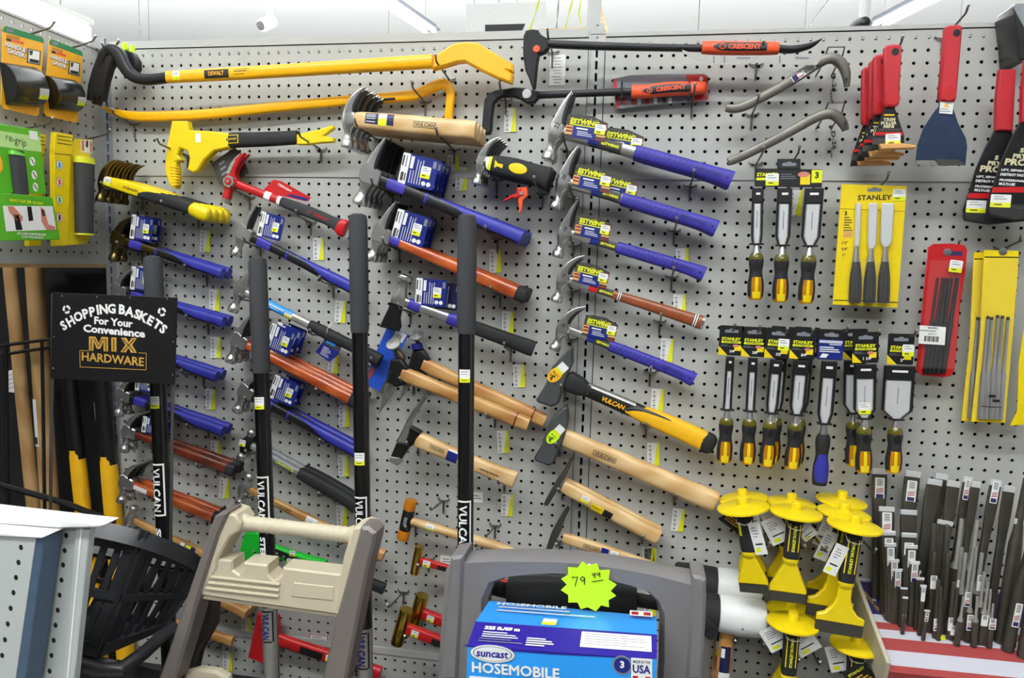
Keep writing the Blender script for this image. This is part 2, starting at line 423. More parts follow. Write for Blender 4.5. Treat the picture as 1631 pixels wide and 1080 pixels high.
# the return wall at the end with its own pegboard, a lamp on top and near-black sheets as the shade of the bay beneath
mb = MB(); zb = 57.9
rs = [rowz(i) for i in range(0, 20) if i != 11]
holes(mb, [i+1.2 for i in range(0, 40)], rs, left, PEG)
strip(mb, .0, .7, zb, rowz(-.5), left, PEG)
strip(mb, .7, 40.7, rowz(11.5), rowz(10.5), left, PEG)
bar(mb, 0, 40.7, rowz(-.5), 78.7, -.4, .1, left, RAIL); bar(mb, 0, 40.7, zb, rowz(19.5), -.3, .05, left, RAIL)
bar(mb, 0, 40.7, zb-.35, zb, -6, .05, left, WPOLE); bar(mb, 0, 40.7, zb, 78.2, -1.4, -1.2, left, DARK)
struct('wall_left', mb)
mb = MB(); bar(mb, -2, 70, 0, 57.5, -34, -33, left, DARK); struct('wall_left', mb)  # near-black sheet standing in for the unlit depth of the bay
mb = MB(); bar(mb, -.8, .2, 0, 57.5, -34, -.6, lambda a, b, o: V((XL+o, -a+1.2, b)), DARK); struct('wall_left', mb)  # second near-black sheet, the bay's shade towards the long wall
# base deck that carries the long-handled tools, floor, ceiling, far walls
mb = MB(); bar(mb, -3, 92, 15.4, 16.6, .3, 13, back, BLKP); bar(mb, -3, 92, 0, 15.4, .6, 12.4, back, BLKP); struct('trim_3', mb)
mb = MB(); mb.box(-330, -260, -1, 330, 300, 0, FLOORM); struct('floor', mb)
mb = MB(); mb.box(-330, -260, 150, 330, 300, 151, CEIL); struct('ceiling', mb)
mb = MB(); mb.box(-330, 292, 0, 330, 293, 150, CEIL)
for x in range(-320, 330, 46): mb.box(x, 291.8, 0, x+.5, 292, 150, RAIL)
struct('wall_far', mb)
mb = MB(); mb.box(-331, -260, 0, -330, 300, 150, CEIL); struct('wall_far', mb)
mb = MB(); mb.box(330, -260, 0, 331, 300, 150, CEIL); struct('wall_far', mb)

AISLE = mat('stocked_aisle', (74, 70, 66), .7, var=.5, scale=3)
mb = MB(); mb.box(-330, -150, 0, 330, -142, 76, AISLE); struct('wall_front', mb)  # unseen block for the opposite shelving, added to darken reflections and bounce

# ================================================================ CEILING FIXTURES
def lamp_fixture(P, Q, label, power=TUBE_POWER, drop=6):
    P, Q = V(P), V(Q); x = (Q-P).normalized(); L = (Q-P).length
    y = V((0, 0, 1)).cross(x).normalized(); z = x.cross(y)
    t = thing('ceiling_light', label, 'ceiling light', mat4(P, x, y, z), 'tube lights under the ceiling')
    mb = MB(); mb.prism([(0, -2.6), (L, -2.6), (L, 2.6), (0, 2.6)], .6, 1.2, GREYP if drop == 5 else WHTP); mb.prism([(0, -1.2), (L, -1.2), (L, 1.2), (0, 1.2)], 1.2, 2.6, GREYP if drop == 5 else WHTP)
    mb.build('housing', t)
    mb = MB()
    for s in (-1, 1): mb.tube([(1.5, s*1.5, -.1), (L-1.5, s*1.5, -.1)], .55, TUBE, 10)
    mb.build('tube', t)
    mb = MB()
    for u in (.15, .85): mb.tube([(L*u, 0, 2.4), (L*u, 0, 150-P.z)], .08, ZINC, 5)
    mb.build('hanger', t)
    for up in (0, 1):
        ld = bpy.data.lights.new('tube_light', 'AREA'); ld.shape = 'RECTANGLE'; ld.size = L*U*.95; ld.size_y = .1
        ld.energy = power*(L/96)*(1.0 if up else 1); ld.color = (.97, 1, .985)
        o = bpy.data.objects.new('tube_light', ld); C.objects.link(o); o.parent = t
        o.location = V((L/2, 0, 3.2 if up else -1.0))*U
        if up: o.rotation_euler = (math.pi, 0, 0)
    return t
LZ = 140
for i, (x, y) in enumerate(LAMPS):      # over this aisle high up; rest added behind the wall to whiten the ceiling
    z = LZ if y < 50 else 88
    lamp_fixture((x-48, y, z), (x+48, y, z), 'unseen white twin tube light hung under the shop ceiling', TUBE_POWER*(1 if y < 50 else 1.35))
a, b = WZ(596, -10, 132), WZ(688, 52, 132)
lamp_fixture(a, b + (b-a)*.02, 'slanting white ceiling light above the long yellow wrecking bar', 20, 5)
a, b = WZ(1496, -8, 132), WZ(1394, 43, 132)
lamp_fixture(a, b, 'slanting white ceiling light above the wide red-handled scraper', 20, 5)
# lamp along the top of the return wall
t = thing('strip_light', 'bright strip light along the top of the short pegboard wall', 'light', FR(mat4(V((XL, -.6, 78.75)), V((0, -1, 0)), V((1, 0, 0)), V((0, 0, 1)))))
mb = MB(); mb.box(0, -2.6, 2.0, 40, -.1, 2.5, WHTP); mb.box(0, -2.6, 0, 40, -2.35, 2.0, WHTP); mb.build('housing', t)
mb = MB(); mb.box(.3, -2.3, .02, 39.7, -.2, 1.95, STRIPL, bev=.3); mb.build('diffuser', t)
# security camera, posts, chains and the sign beyond the wall
def at_y(px, py, y): return W(px, py, -y)
P = at_y(425, 33, 150); t = thing('security_camera', 'small white security camera hanging from the ceiling', 'camera', FR(mat4(P, V((1, 0, 0)), V((0, 1, 0)), V((0, 0, 1)))))
mb = MB(); mb.lathe([(0, 0), (1.7, 0), (1.9, .5), (1.9, 5), (1.4, 5.6), (0, 5.6)], (-.6, -2.4, -2.2), (.3, .75, .5), WHTP); mb.build('body', t)
mb = MB(); mb.lathe([(0, 0), (1.35, 0), (1.35, .4), (0, .4)], (-.75, -2.75, -2.4), (.3, .75, .5), BLKG); mb.build('lens', t)
mb = MB(); mb.tube([(0, 1.2, 1), (0, 2.2, 6), (0, 2.2, 150-P.z)], [.9, 1.1, 1.1], WHTP, 10); mb.build('mount', t)
mb = MB(); x = W(947, 20, -3).x; mb.box(x-.6, 2.6, 60, x+.55, 3.6, 150, RAIL, bev=.1); struct('trim_4', mb)
P = at_y(797, 26, 40); fr = flat((797, 26), -40)
t = thing('aisle_sign', 'white sign board with a black numeral seen over the wall top', 'sign', fr)
mb = MB(); a = fr.l(742, 6); b = fr.l(870, 6); mb.box(a.x, -16, -.3, b.x, a.y, 0, WHTP, bev=.05); mb.build('board', t)
mb = MB(); c = fr.l(798, 39); mb.text('7', c.x+.6, c.y-4, .06, BLKI, h=8, bold=3); mb.build('numeral', t)
mb = MB()
for px in (755, 858): q = fr.l(px, 6); mb.tube([(q.x, q.y, -.15), (q.x, q.y+60, -.15)], .07, ZINC, 5)
mb.build('hanger', t)
for k, (pts, lab) in enumerate(((((860, -4), (852, 24), (843, 48)), 'slanting'), (((890, -4), (886, 48)), 'straight'), (((913, -4), (900, 46)), 'leaning'), (((926, -4), (922, 22), (927, 46)), 'curved'))):
    mb = MB(); pp = [at_y(x, y, 30+3*k) for x, y in pts]; pp = [pp[0] + (pp[0]-pp[1]).normalized()*60] + pp + [pp[-1]-V((0, 0, 6))]
    o = []
    for a, b in zip(pp, pp[1:]):
        n = max(1, int((b-a).length/1.1)); o += [a+(b-a)*i/n for i in range(n)]
    mb.tube(o, [.14 if i % 2 else .05 for i in range(len(o))], YELN if k != 1 else ZINC, 5)
    tag(mb.build('hanging_chain'), lab + ' thin chain hanging down behind the wall beside the white post', 'chain', 'chains beyond the wall')
mb = MB(); P, Q = at_y(946, 2, 14), at_y(958, 52, 10); mb.tube([P, Q, Q+(Q-P)*.6], .75, WLT, 4); tag(mb.build('wooden_stake'), 'tan wooden stake leaning behind the white post', 'wooden stake')
mb = MB(); P, Q = at_y(858, 46, 8), at_y(936, 44, 8); mb.hexa([P+V((0, 0, -4)), Q+V((0, 0, -4)), Q+V((0, 4, -4)), P+V((0, 4, -4)), P, Q, Q+V((0, 4, 0)), P+V((0, 4, 0))], WLT)
tag(mb.build('wooden_board'), 'edge of a tan wooden board showing over the wall top', 'board')
mb = MB(); P, Q = at_y(1379, 0, 20), at_y(1375, 38, 20); t = thing('pole_tool', 'white pole with a black cap showing over the wall', 'pole', flat((1376, 30), -20))
I = t.matrix_world.inverted()
P, Q = [(I @ (p*U))/U for p in (P, Q)]
mb.tube([P+(P-Q), Q], .55, WHTP, 10); mb.build('pole', t); mb = MB(); mb.lathe([(0, .9), (.5, .7), (.8, .1), (1.0, -.8), (1.0, -2.5), (0, -2.6)], Q, (0, 0, 1), BLKP); mb.tube([Q-V((0, 0, 2.4)), Q-V((0, 0, 60))], .5, BLKP); mb.build('cap', t)
mb = MB(); P, Q = at_y(1322, -4, 60), at_y(1284, 48, 60); mb.tube([P+(P-Q)*1.2, Q, Q+(Q-P)*.5], .09, ZINC, 5); tag(mb.build('hanging_wire'), 'thin slanting wire coming down from the ceiling', 'wire')
for px in (22, 96):
    mb = MB(); P = at_y(px, -5, 40); Q = at_y(px+1, 80, 40); mb.tube([P+(P-Q)*.6, Q], .06, ZINC, 5); tag(mb.build('hanging_wire'), 'thin upright wire above the %s handle saver card' % ('wider' if px < 50 else 'narrower'), 'wire')
# ================================================================ HOOKS, TAGS, CARDS
_hk = {}
def hook(P, ln, label, group='steel peg hooks on the wall', wall='back', up=.35):
    """P: the point on the wall where the hook's bar sits (inches)"""
    ln = round(ln*2)/2
    M = mat4(P, V((1, 0, 0)), V((0, 0, 1)), OUT) if wall == 'back' else mat4(P, V((0, 1, 0)), V((0, 0, 1)), V((1, 0, 0)))
    k = (ln, up)
    if k in _hk: return dup(_hk[k], label=label, M=M, group=group)
    t = thing('peg_hook', label, 'peg hook', M, group); _hk[k] = t
    mb = MB()
    mb.tube([(0, -1.25, .12), (0, -.2, .12), (0, 0, .3), (0, .05, .8), (0, .05+up*.5, ln*.6), (0, .05+up, ln-.25), (0, .15+up, ln-.1), (0, .45+up, ln+.12)], .085, ZINC, 8); mb.build('arm', t)
    mb = MB(); mb.tube([(-.5, .14, -.02), (-.52, .1, .12), (-.4, 0, .2), (0, -.02, .22), (.4, 0, .2), (.52, .1, .12), (.5, .14, -.02)], .075, ZINC, 8); mb.build('crossbar', t)
    mb = MB(); c = V((0, .5+up, ln+.15)); mb.lathe([(.06, -.12), (.13, -.06), (.14, .02), (.1, .1), (0, .13)], c, (0, .8, .5), STEEL, 10); mb.build('tip', t)
    return t
_tg = []
def ptag(P, label, ang=0, k=0):
    """hanging shelf price tag: clear sleeve, barcode strip and yellow strip"""
    M = mat4(P, V((1, 0, 0)), V((0, 0, 1)), OUT) @ Matrix.Rotation(rad(ang), 4, 'Z')
    if len(_tg) > k: return dup(_tg[k], label=label, M=M)
    t = thing('price_tag', label, 'price tag', M, 'yellow price tags on the pegboard'); _tg.append(t)
    mb = MB(); mb.box(-.58, -2.45, .03, .58, .25, .07, CLEAR, r=.06); mb.build('sleeve', t)
    mb = MB(); mb.card(-.55, -2.1, .52, 0, .085, WHT)
    for i in range(13): mb.card(-.42, -1.95+i*.135, -.2+.05*(i % 2), -1.95+i*.135+(.03 if i % 3 else .07), .09, BLKI, t=.004)
    y = [(-.02, -2.1), (.52, -2.1), (.52, 0), (.3, 0)] + [(.3-.32*(i/8) + (.05 if i % 2 else 0), -.2-1.9*i/8) for i in range(1, 8)]
    mb.poly(y, .092, YELN, t=.006); mb.build('printed_strip', t)
    return t
def sticker(par, cx, cy, z, ang=0, w=.62, h=.62, name='price_sticker'):
    mb = MB().at(cx, cy, z, ang)
    mb.prism(rrect(-w/2, -h/2, w/2, h/2, .08), -.012, 0, WHT); mb.card(-w/2, -h/2, w/2, -h*.14, .006, YELN, t=.006, r=.04)
    mb.lines(-w*.35, h*.36, w*.7, 2, h*.18, GREYP, .005, h=.3); mb.lines(-w*.3, -h*.24, w*.55, 1, .1, EGREY, .011, h=.9)
    return mb.build(name, par)
def wsticker(par, sw, u, v0, v1, w, name='price_sticker', white=True):
    """a price sticker wrapped on a swept shaft"""
    mb = MB(); n = 6
    def q(a, b, c, d, m, off):
        vs = [sw.front(a+(b-a)*i/n, c+(d-c)*j/n, off) for i in range(n+1) for j in range(n+1)]
        mb.add(vs, [[i*(n+1)+j, (i+1)*(n+1)+j, (i+1)*(n+1)+j+1, i*(n+1)+j+1] for i in range(n) for j in range(n)], m)
    q(u, u+w, v0, v1, WHT, .02); q(u+w*.0, u+w, v0, v0+(v1-v0)*.4, YELN, .027)
    q(u+w*.15, u+w*.8, v0+(v1-v0)*.72, v0+(v1-v0)*.78, GREYP, .026); q(u+w*.15, u+w*.8, v0+(v1-v0)*.56, v0+(v1-v0)*.61, GREYP, .026)
    return mb.build(name, par)
def blue_card(par, cx, cy, w, h, z, ang, st=True, back=False):
    """blue sales card with a white strip along its short side, lines of print and a price sticker"""
    mb = MB().at(cx, cy, z, ang)
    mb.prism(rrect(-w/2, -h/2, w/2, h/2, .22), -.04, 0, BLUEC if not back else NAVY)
    mb.prism(rrect(-w/2, -h/2, -w*.29, h/2, .08), 0, .012, WHT)
    mb.card(-w*.48, h*.08, -w*.44, h*.42, .016, BLKI); mb.card(-w*.39, h*.05, -w*.36, h*.42, .016, GREYP); mb.card(-w*.46, -h*.4, -w*.38, -h*.12, .016, EGREY); mb.card(-w*.355, -h*.38, -w*.32, -h*.14, .016, EGREY)
    mb.card(-w*.26, h*.05, -w*.17, h*.44, .008, WHT)
    for i in range(5): mb.card(-w*.22+i*w*.075, -h*.42, -w*.195+i*w*.075, h*(.38 if i > 1 else .0)*(.9 if i % 2 else 1), .008, FLAGW, t=.006)
    mb.card(w*.36, h*.2, w*.45, h*.42, .008, GREYP)
    for x in (.2, .34): mb.poly(ellipse(w*x, -h*.34, h*.075, h*.075, 12), .008, WHT)
    o = mb.build('sales_card', par)
    if st: sticker(o, *(Matrix.Rotation(rad(ang), 2) @ V((w*.2, h*.02)) + V((cx, cy))), z+.03, ang, w*.27, h*.38)
    return o
ORD = ['frontmost', 'second', 'third', 'fourth', 'fifth', 'sixth']
NUM = ['', 'one', 'two', 'three', 'four', 'five']
def stack(t, n, ph, dd=1.18, jit=0, group=None, shifts=None):
    """n of a kind hung one behind the other on the same hooks"""
    if n < 2: return
    g = group or ('stack: ' + ph)
    t['group'] = g; t['label'] = ph + ', frontmost of ' + NUM[n]
    for i in range(1, n):
        s = shifts[i-1] if shifts else (random.uniform(-jit, jit), dd*i, random.uniform(-jit, jit))
        dup(t, s, ph + ', %s of %s' % (ORD[i], NUM[n]), group=g)

# ================================================================ HAMMER HEADS (tool frame: x to the grip, y up, z out of the wall)
def claw(mb, m, s=1., kind='curve', poll=1., cheek=False):
    k = s
    bell = [(0, -2.5*poll, .5, .5, 2.), (0, -2.43*poll, .59, .59, 2.), (0, -1.95*poll, .59, .59, 2.), (0, -1.86*poll, .52, .52, 2.), (0, -1.5*poll, .38, .39, 2.)]
    body = [(0, -1.6*poll, .4, .41, 2.), (0, -1.45*poll, .37, .38, 2.3), (0, -1.15*poll, .37, .38, 2.6), (.0, -.8, .5, .42, 4), (.04, -.45, .62, .47, 5), (.05, .1, .66, .48, 5), (.02, .5, .58, .48, 5)]
    mb.sweep(SW([tuple(v*k for v in p[:4]) + (p[4],) for p in bell], 1), m if m is BRONZ else POLI, 10)
    mb.sweep(SW([tuple(v*k for v in p[:4]) + (p[4],) for p in body], 3), m, 20)
    if cheek: mb.prism([(x*k, y*k) for x, y in ((-.64, -.5), (-.72, .1), (-.64, .8), (-.2, 1.0), (.3, .82), (1.05, .66), (1.12, -.52), (.55, -.64), (-.2, -.72))], -.47*k, .49*k, m, .1*k)
    if kind == 'rip': c = [(-.02, .3, .6, 4), (-.03, .8, .47, 4), (.02, 1.5, .34, 4), (.12, 2.2, .24, 4), (.27, 2.8, .15, 4), (.42, 3.3, .05, 4)]
    else: c = [(-.0, .3, .6, 4), (.0, .7, .5, 4), (.1, 1.2, .4, 4), (.33, 1.75, .3, 4), (.68, 2.25, .2, 4), (1.08, 2.6, .12, 4), (1.42, 2.82, .04, 4)]
    for q in (-1, 1):
        pts = [(x*k, y*k, a*k, (.27-.02*i)*k*.75, e, q*k*(.22+.03*i)) for i, (x, y, a, e) in enumerate(c)]
        mb.sweep(SW(pts, 4), m, 16)
def claw_shade(mb, m, s=1., kind='curve'):
    """dark solid painting in the shade on the inner side of the claws"""
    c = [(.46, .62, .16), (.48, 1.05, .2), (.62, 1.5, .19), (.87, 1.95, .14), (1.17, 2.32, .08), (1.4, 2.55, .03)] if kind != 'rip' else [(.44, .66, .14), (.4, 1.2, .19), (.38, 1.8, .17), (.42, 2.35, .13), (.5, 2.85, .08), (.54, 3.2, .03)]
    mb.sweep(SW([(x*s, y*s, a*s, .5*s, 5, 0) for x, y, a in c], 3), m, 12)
def ball_head(mb, m, s=1., m2=None):
    low = [(0, -2.1, .5, .5, 2), (0, -2.05, .57, .57, 2), (0, -1.6, .57, .57, 2), (0, -1.45, .5, .5, 2), (0, -1.2, .4, .4, 2.)]
    mid = [(0, -1.25, .41, .41, 2), (0, -.95, .54, .48, 2.6), (0, -.3, .76, .56, 2.8), (0, .2, .74, .56, 2.6), (0, .65, .5, .46, 2.2), (0, .95, .38, .38, 2)]
    top = [(0, .92, .37, .37, 2), (0, 1.1, .44, .44, 2), (0, 1.4, .56, .56, 2), (0, 1.65, .5, .5, 2), (0, 1.85, .3, .3, 2), (0, 1.93, .05, .05, 2)]
    for P, q in ((low, m2 or m), (mid, m), (top, m2 or m)): mb.sweep(SW([tuple(v*s for v in p[:4]) + (p[4],) for p in P], 3), q, 20)
def swp(par, name, m, pts, sub=3, n=18, **k):
    sw = SW(pts, sub); mb = MB(); mb.sweep(sw, m, n, **k); return sw, mb.build(name, par)
def supports(fr, sh, d, head=(.85, -.62), grip=(.72, -.7), ln=None, tags=True, tagoff=(.75, -1.45), hooks=(1, 1)):
    """two hooks under a tool and the price tag beside its grip hook"""
    ln = ln or d+.9
    for on, (u, v), wh in zip(hooks, (head, grip), ('head', 'handle')):
        if not on: continue
        x = u if wh == 'head' else fr.L*u
        p = fr.M @ V((x, v, 0)); P = V((p.x, 0, p.z-.3))
        hook(P, ln, 'steel peg hook under the %s of the %s' % (wh, sh))
        if wh == 'handle' and tags: ptag(V((P.x+tagoff[0], 0, P.z+tagoff[1])), 'yellow and white price tag hanging below the %s' % sh, random.uniform(-3, 5))

def blue_hammer(ph, sh, eye, end, d, n=1, s=1., kind='curve', card=None, m=STEEL, dd=1.12, band=True, uv=(.72, -.75), sleeve=True, **k):
    fr = tool(eye, end, d); L = fr.L; t = thing('claw_hammer', ph, 'hammer', fr, 'blue-gripped hammers')
    mb = MB(); claw(mb, m, s, kind, cheek=True); mb.build('head', t)
    mb = MB(); claw_shade(mb, BLKST, s, kind); mb.build('claw_shade_fill', t)
    a = .46*s
    sw, sh_ = swp(t, 'shank', BLKP if m is not BRONZ else BRONZ, [(.45*s, 0, a, .36*s, 4), (L*.2, 0, a*.96, .36*s, 4), (L*.47, 0, a, .38*s, 4)])
    if sleeve:
        mb = MB(); mb.patch(sw, L*.13-.45*s, L*.245-.45*s, -175, 175, BLUEV, .03, 4, 24); mb.build('card_sleeve', t)
    mb = MB(); mb.patch(sw, L*.375-.45*s, L*.39-.45*s, -178, 178, BLUEG, .025, 2, 28); mb.build('collar', t)
    g = SW([(L*.4, 0, a*1.02, .4*s, 3.4), (L*.5, .0, a*1.05, .42*s, 3), (L*.62, -.02, a*1.16, .47*s, 2.8), (L*.78, -.04, a*1.3, .5*s, 2.6), (L*.9, -.04, a*1.3, .5*s, 2.6), (L*.965, -.06, a*1.38, .54*s, 2.6), (L, -.08, a*1.36, .53*s, 2.6)], 4)
    mb = MB(); mb.sweep(g, BLUEG, 22); o = mb.build('grip', t)
    mb = MB(); lo = lambda f: 100 - 18*f + 0*f if f < .0 else (4 + 100*min(1, f*1.5)**.8 if f < .75 else 102 - 20*(f-.75))
    mb.patch(g, .03, g.len*.97, lambda f: (8 + 112*min(1, f/.62)**.7), lambda f: 176 - 22*f if f < .72 else 160 - 80*(f-.72), BLKP, .012, 24, 8); mb.build('inlay', o, label='black soft inlay of the grip')
    if card:
        for i, (p, w, h, an) in enumerate(card):
            q = fr.l(*p, 0); blue_card(t, q.x, q.y, w, h, .3-.75*i, an, st=(i == 0), back=i > 0)
    stack(t, n, ph, dd)
    supports(fr, sh, d, grip=uv, **k); return t, fr
def wood_hammer(ph, sh, eye, end, d, n=1, s=1., kind='curve', wood=None, cap=None, card=None, head=STEEL, hk='claw', prof=None, text=None, dd=1.18, dots=False, sleeve=False, uv=(.72, -.75), cat='hammer', name='claw_hammer', **k):
    fr = tool(eye, end, d); L = fr.L; t = thing(name, ph, cat, fr, 'wooden-handled hammers')
    mb = MB()
    if hk == 'claw':
        claw(mb, head, s, kind, cheek=wood is not WLT); mb.build('head', t); mb = MB(); claw_shade(mb, BLKST, s, kind); mb.build('claw_shade_fill', t)
    elif hk == 'ball': ball_head(mb, head, s); mb.build('head', t)
    e = L*.95 if cap else L
    prof = prof or [(.0, .4, .34), (.12, .42, .34), (.3, .46, .36), (.55, .52, .42), (.72, .6, .46), (.88, .58, .46), (1, .66, .5)]
    sw = SW([(.4*s + (e-.4*s)*u, 0, a*s, b*s, 2.9) for u, a, b in prof], 4)
    mb = MB(); mb.sweep(sw, wood, 22)
    if dots:
        for i in range(22):
            for j in (-.16, 0, .16):
                q = sw.front(sw.len*(.55+.018*i), j, .006); mb.at(q.x, q.y, q.z); mb.prism(ellipse(0, 0, .035, .035, 6), -.01, .0, WRD)
        mb.T = None
    mb.build('handle', t)
    if cap: a = prof[-1][1]*s; mb = MB(); mb.sweep(SW([(e-.25, 0, a*1.05, a*.82, 2.9), (L-.1, 0, a*1.1, a*.86, 2.9), (L, 0, a*.98, a*.76, 2.9)], 1), RUBB, 20); mb.build('end_cap', t)
    if sleeve: mb = MB(); mb.patch(sw, .1, 1.6*s, -175, 175, BLUEV, .03, 4, 24); mb.build('card_sleeve', t)
    if text:
        u, w = text; mb = MB(); mb.wtext(sw, 'VULCAN', u*sw.len, 0, BLKI, w=w, h=w*.17, shear=.15); mb.wframe(sw, u*sw.len-w*.57, u*sw.len+w*.57, -w*.14, w*.15, .035, BLKI); mb.build('stamped_mark', t)
    if card:
        for i, (p, w, h, an) in enumerate(card):
            q = fr.l(*p, 0); blue_card(t, q.x, q.y, w, h, .3-.75*i, an, st=(i == 0), back=i > 0)
    stack(t, n, ph, dd)
    supports(fr, sh, d, grip=uv, **k); return t, fr, sw
def K(ox, oy, s): return lambda *pts: [(ox+x/s, oy+y/s) for x, y in pts]
# ================================================================ HAMMERS, FAR COLUMN BY THE CORNER
ph = 'yellow and black claw hammer with a rounded yellow butt'; sh = 'yellow-butted hammers'
fr = tool((166, 288), (330, 338), 4.4); L = fr.L; t = thing('claw_hammer', ph, 'hammer', fr)
mb = MB(); claw(mb, BRONZ, .78, 'curve'); mb.build('head', t)
sw, _ = swp(t, 'shank', YELS, [(.1, .05, .44, .36, 5), (L*.2, .05, .52, .38, 5), (L*.4, .05, .52, .38, 5), (L*.66, .0, .42, .36, 4)])
mb = MB(); mb.wtext(sw, 'STANLEY', L*.28, -.05, BLKI, w=1.6, h=.24); mb.build('lettering', t)
wsticker(t, sw, .12, -.4, .4, .75)
g = SW([(L*.36, -.28, .24, .39, 4), (L*.46, -.08, .5, .41, 3.5), (L*.65, -.03, .54, .43, 3), (L*.88, -.06, .56, .43, 3)], 3)
mb = MB(); mb.sweep(g, RUBB, 20); mb.build('grip', t)
mb = MB(); mb.sweep(SW([(L*.83, -.06, .3, .3, 2.2), (L*.86, -.08, .6, .48, 2.2), (L*.92, -.14, .7, .54, 2.1), (L*.98, -.2, .72, .54, 2.1), (L*1.02, -.22, .58, .46, 2.1), (L*1.035, -.22, .3, .26, 2.1)], 3), YELS, 20)
mb.build('grip_end', t, label='rounded yellow grip end')
stack(t, 4, ph, 1.03); supports(fr, sh, 4.4, grip=(.66, -.65))
bc = lambda x, y, w=2.3, h=2.2, a=6: [((x, y), w, h, a)]
blue_hammer('blue and black gripped claw hammer just above the basket sign', 'blue-gripped hammers above the basket sign', (188, 381), (355, 435), 2.6, 2, .86, card=bc(229, 364, 2.3, 2.3), m=BRONZ)
blue_hammer('blue-gripped claw hammer peeping over the top of the basket sign', 'hammers at the top of the basket sign', (190, 464), (357, 512), 2.6, 2, .86, card=bc(229, 445, 2.3, 2.2), m=STEEL, hooks=(1, 1))
blue_hammer('blue-gripped claw hammer poking out beside the basket sign lettering', 'hammers beside the lettering of the basket sign', (192, 548), (346, 599), 2.6, 2, .84)
blue_hammer('blue-gripped claw hammer with its head just under the basket sign', 'hammers just under the basket sign', (196, 630), (356, 686), 2.6, 2, .84, card=bc(236, 606, 2.2, 2.2))
wood_hammer('dark red-brown wooden claw hammer with a black end cap', 'dark red-brown wooden hammers', (205, 688), (374, 750), 2.6, 2, .84, wood=WRD, cap=1, dots=True, card=bc(246, 678, 2.2, 1.6))
t, fr, sw = wood_hammer('orange-brown wooden claw hammer just above the shopping baskets', 'orange-brown hammers above the baskets', (201, 768), (352, 828), 2.6, 2, .88, wood=WOR, cap=1, dots=True)
mb = MB(); mb.patch(sw, .7, 2.2, 65, 150, WHT, .015, 5, 6); mb.patch(sw, .7, 2.2, 60, 68, REDP, .018, 5, 2); mb.build('paper_label', t)
t, fr, sw = wood_hammer('pale wooden ball peen hammer behind the shopping basket rim', 'ball peen hammer behind the basket rim', (208, 826), (338, 890), 1.6, 1, .8, wood=WHK, hk='ball', name='ball_peen_hammer')
mb = MB(); u = sw.len*.62; mb.patch(sw, u, u+1.7, 40, 140, NAVY, .015, 6, 8); mb.patch(sw, u, u+.5, 45, 135, WHT, .02, 3, 8); mb.patch(sw, u+.6, u+1.2, 50, 130, YELN, .024, 3, 8); mb.build('paper_label', t)
# handle ends showing between the step ladder and the baskets
for i, (p, q, n) in enumerate((((285, 925), (393, 978), 3), ((262, 985), (371, 1022), 1))):
    wood_hammer(('pale wooden hammer bunched under the beige tool tray', 'lone pale wooden hammer with its end below the bunch of three')[i], ('three hammers under the beige tray', 'lone hammer below the bunch of three')[i], p, q, 2.6 if n > 1 else 1.6, n, .8, wood=WHK, hk='ball', name='ball_peen_hammer', dd=.85, hooks=(1, 1))

# ================================================================ HAMMERS, SECOND COLUMN
ph = 'red claw hammer with charcoal grip and two white bands'; sh = 'red claw hammer'
fr = tool((369, 290), (548, 360), 2.2); L = fr.L; t = thing('claw_hammer', ph, 'hammer', fr)
mb = MB()
mb.sweep(SW([(0, -2.05, .34, .36, 2), (0, -2.0, .4, .4, 2), (0, -1.55, .4, .4, 2)], 1), STEEL, 20); mb.sweep(SW([(0, -1.6, .42, .42, 2), (0, -1.3, .4, .4, 2.4), (.0, -.9, .36, .36, 3), (0, -.5, .5, .42, 3)], 3), REDP, 20)
mb.build('poll', t)
mb = MB(); mb.prism(ellipse(0, 0, .72, .72, 8), -.42, .42, REDP, .08); mb.build('hub', t)
mb = MB(); mb.prism(ellipse(0, 0, .6, .6, 6), .42, .62, POLI, .06); mb.prism(ellipse(0, 0, .34, .34, 18), .6, .7, REDP, .03); mb.prism(ellipse(0, 0, .16, .16, 12), .7, .76, STEEL, .02); mb.build('pivot_nut', t)
mb = MB()
for q in (-1, 1): mb.sweep(SW([(-.05, .5, .42, .2, 3, q*.26), (-.08, 1.1, .36, .2, 3, q*.28), (.06, 1.8, .34, .22, 4, q*.3), (.3, 2.4, .2, .22, 4, q*.32), (.68, 2.95, .06, .2, 4, q*.34)], 4), REDP, 14)
mb.prism([(-.46, .6), (-.36, 1.6), (-.12, 2.2), (.22, 2.75), (.3, 2.6), (.1, 2.0), (-.08, 1.4), (-.14, .6)], .42, .52, ALUM, .02); mb.build('claw', t)
sw, _ = swp(t, 'shaft', REDP, [(.3, 0, .4, .34, 3), (L*.15, 0, .36, .32, 2.6), (L*.45, 0, .4, .34, 2.6)])
mb = MB(); mb.patch(sw, L*.28, L*.335, -179, 179, WHT, .03, 3, 28); mb.patch(sw, L*.395, L*.445, -179, 179, WHT, .03, 3, 28); mb.build('white_band', t)
g = SW([(L*.46, 0, .44, .38, 2.8), (L*.6, .02, .5, .42, 2.8), (L*.75, .02, .52, .42, 2.8), (L*.87, -.02, .5, .42, 2.8), (L*.95, -.1, .62, .46, 2.8), (L, -.2, .8, .46, 2.8)], 3)
mb = MB(); mb.sweep(g, GRIPK, 20); mb.wtext(g, 'CRESCENT', g.len*.66, .02, REDP, w=1.5, h=.26); mb.wtext(g, 'O', g.len*.46, .02, REDP, h=.3); mb.build('grip', t)
mb = MB(); mb.sweep(SW([(L*.93, -.05, .2, .3, 3), (L*.96, -.12, .68, .48, 3), (L*1.01, -.22, .84, .48, 3), (L*1.025, -.24, .7, .4, 3)], 2), REDP, 18); mb.build('end_cap', t)
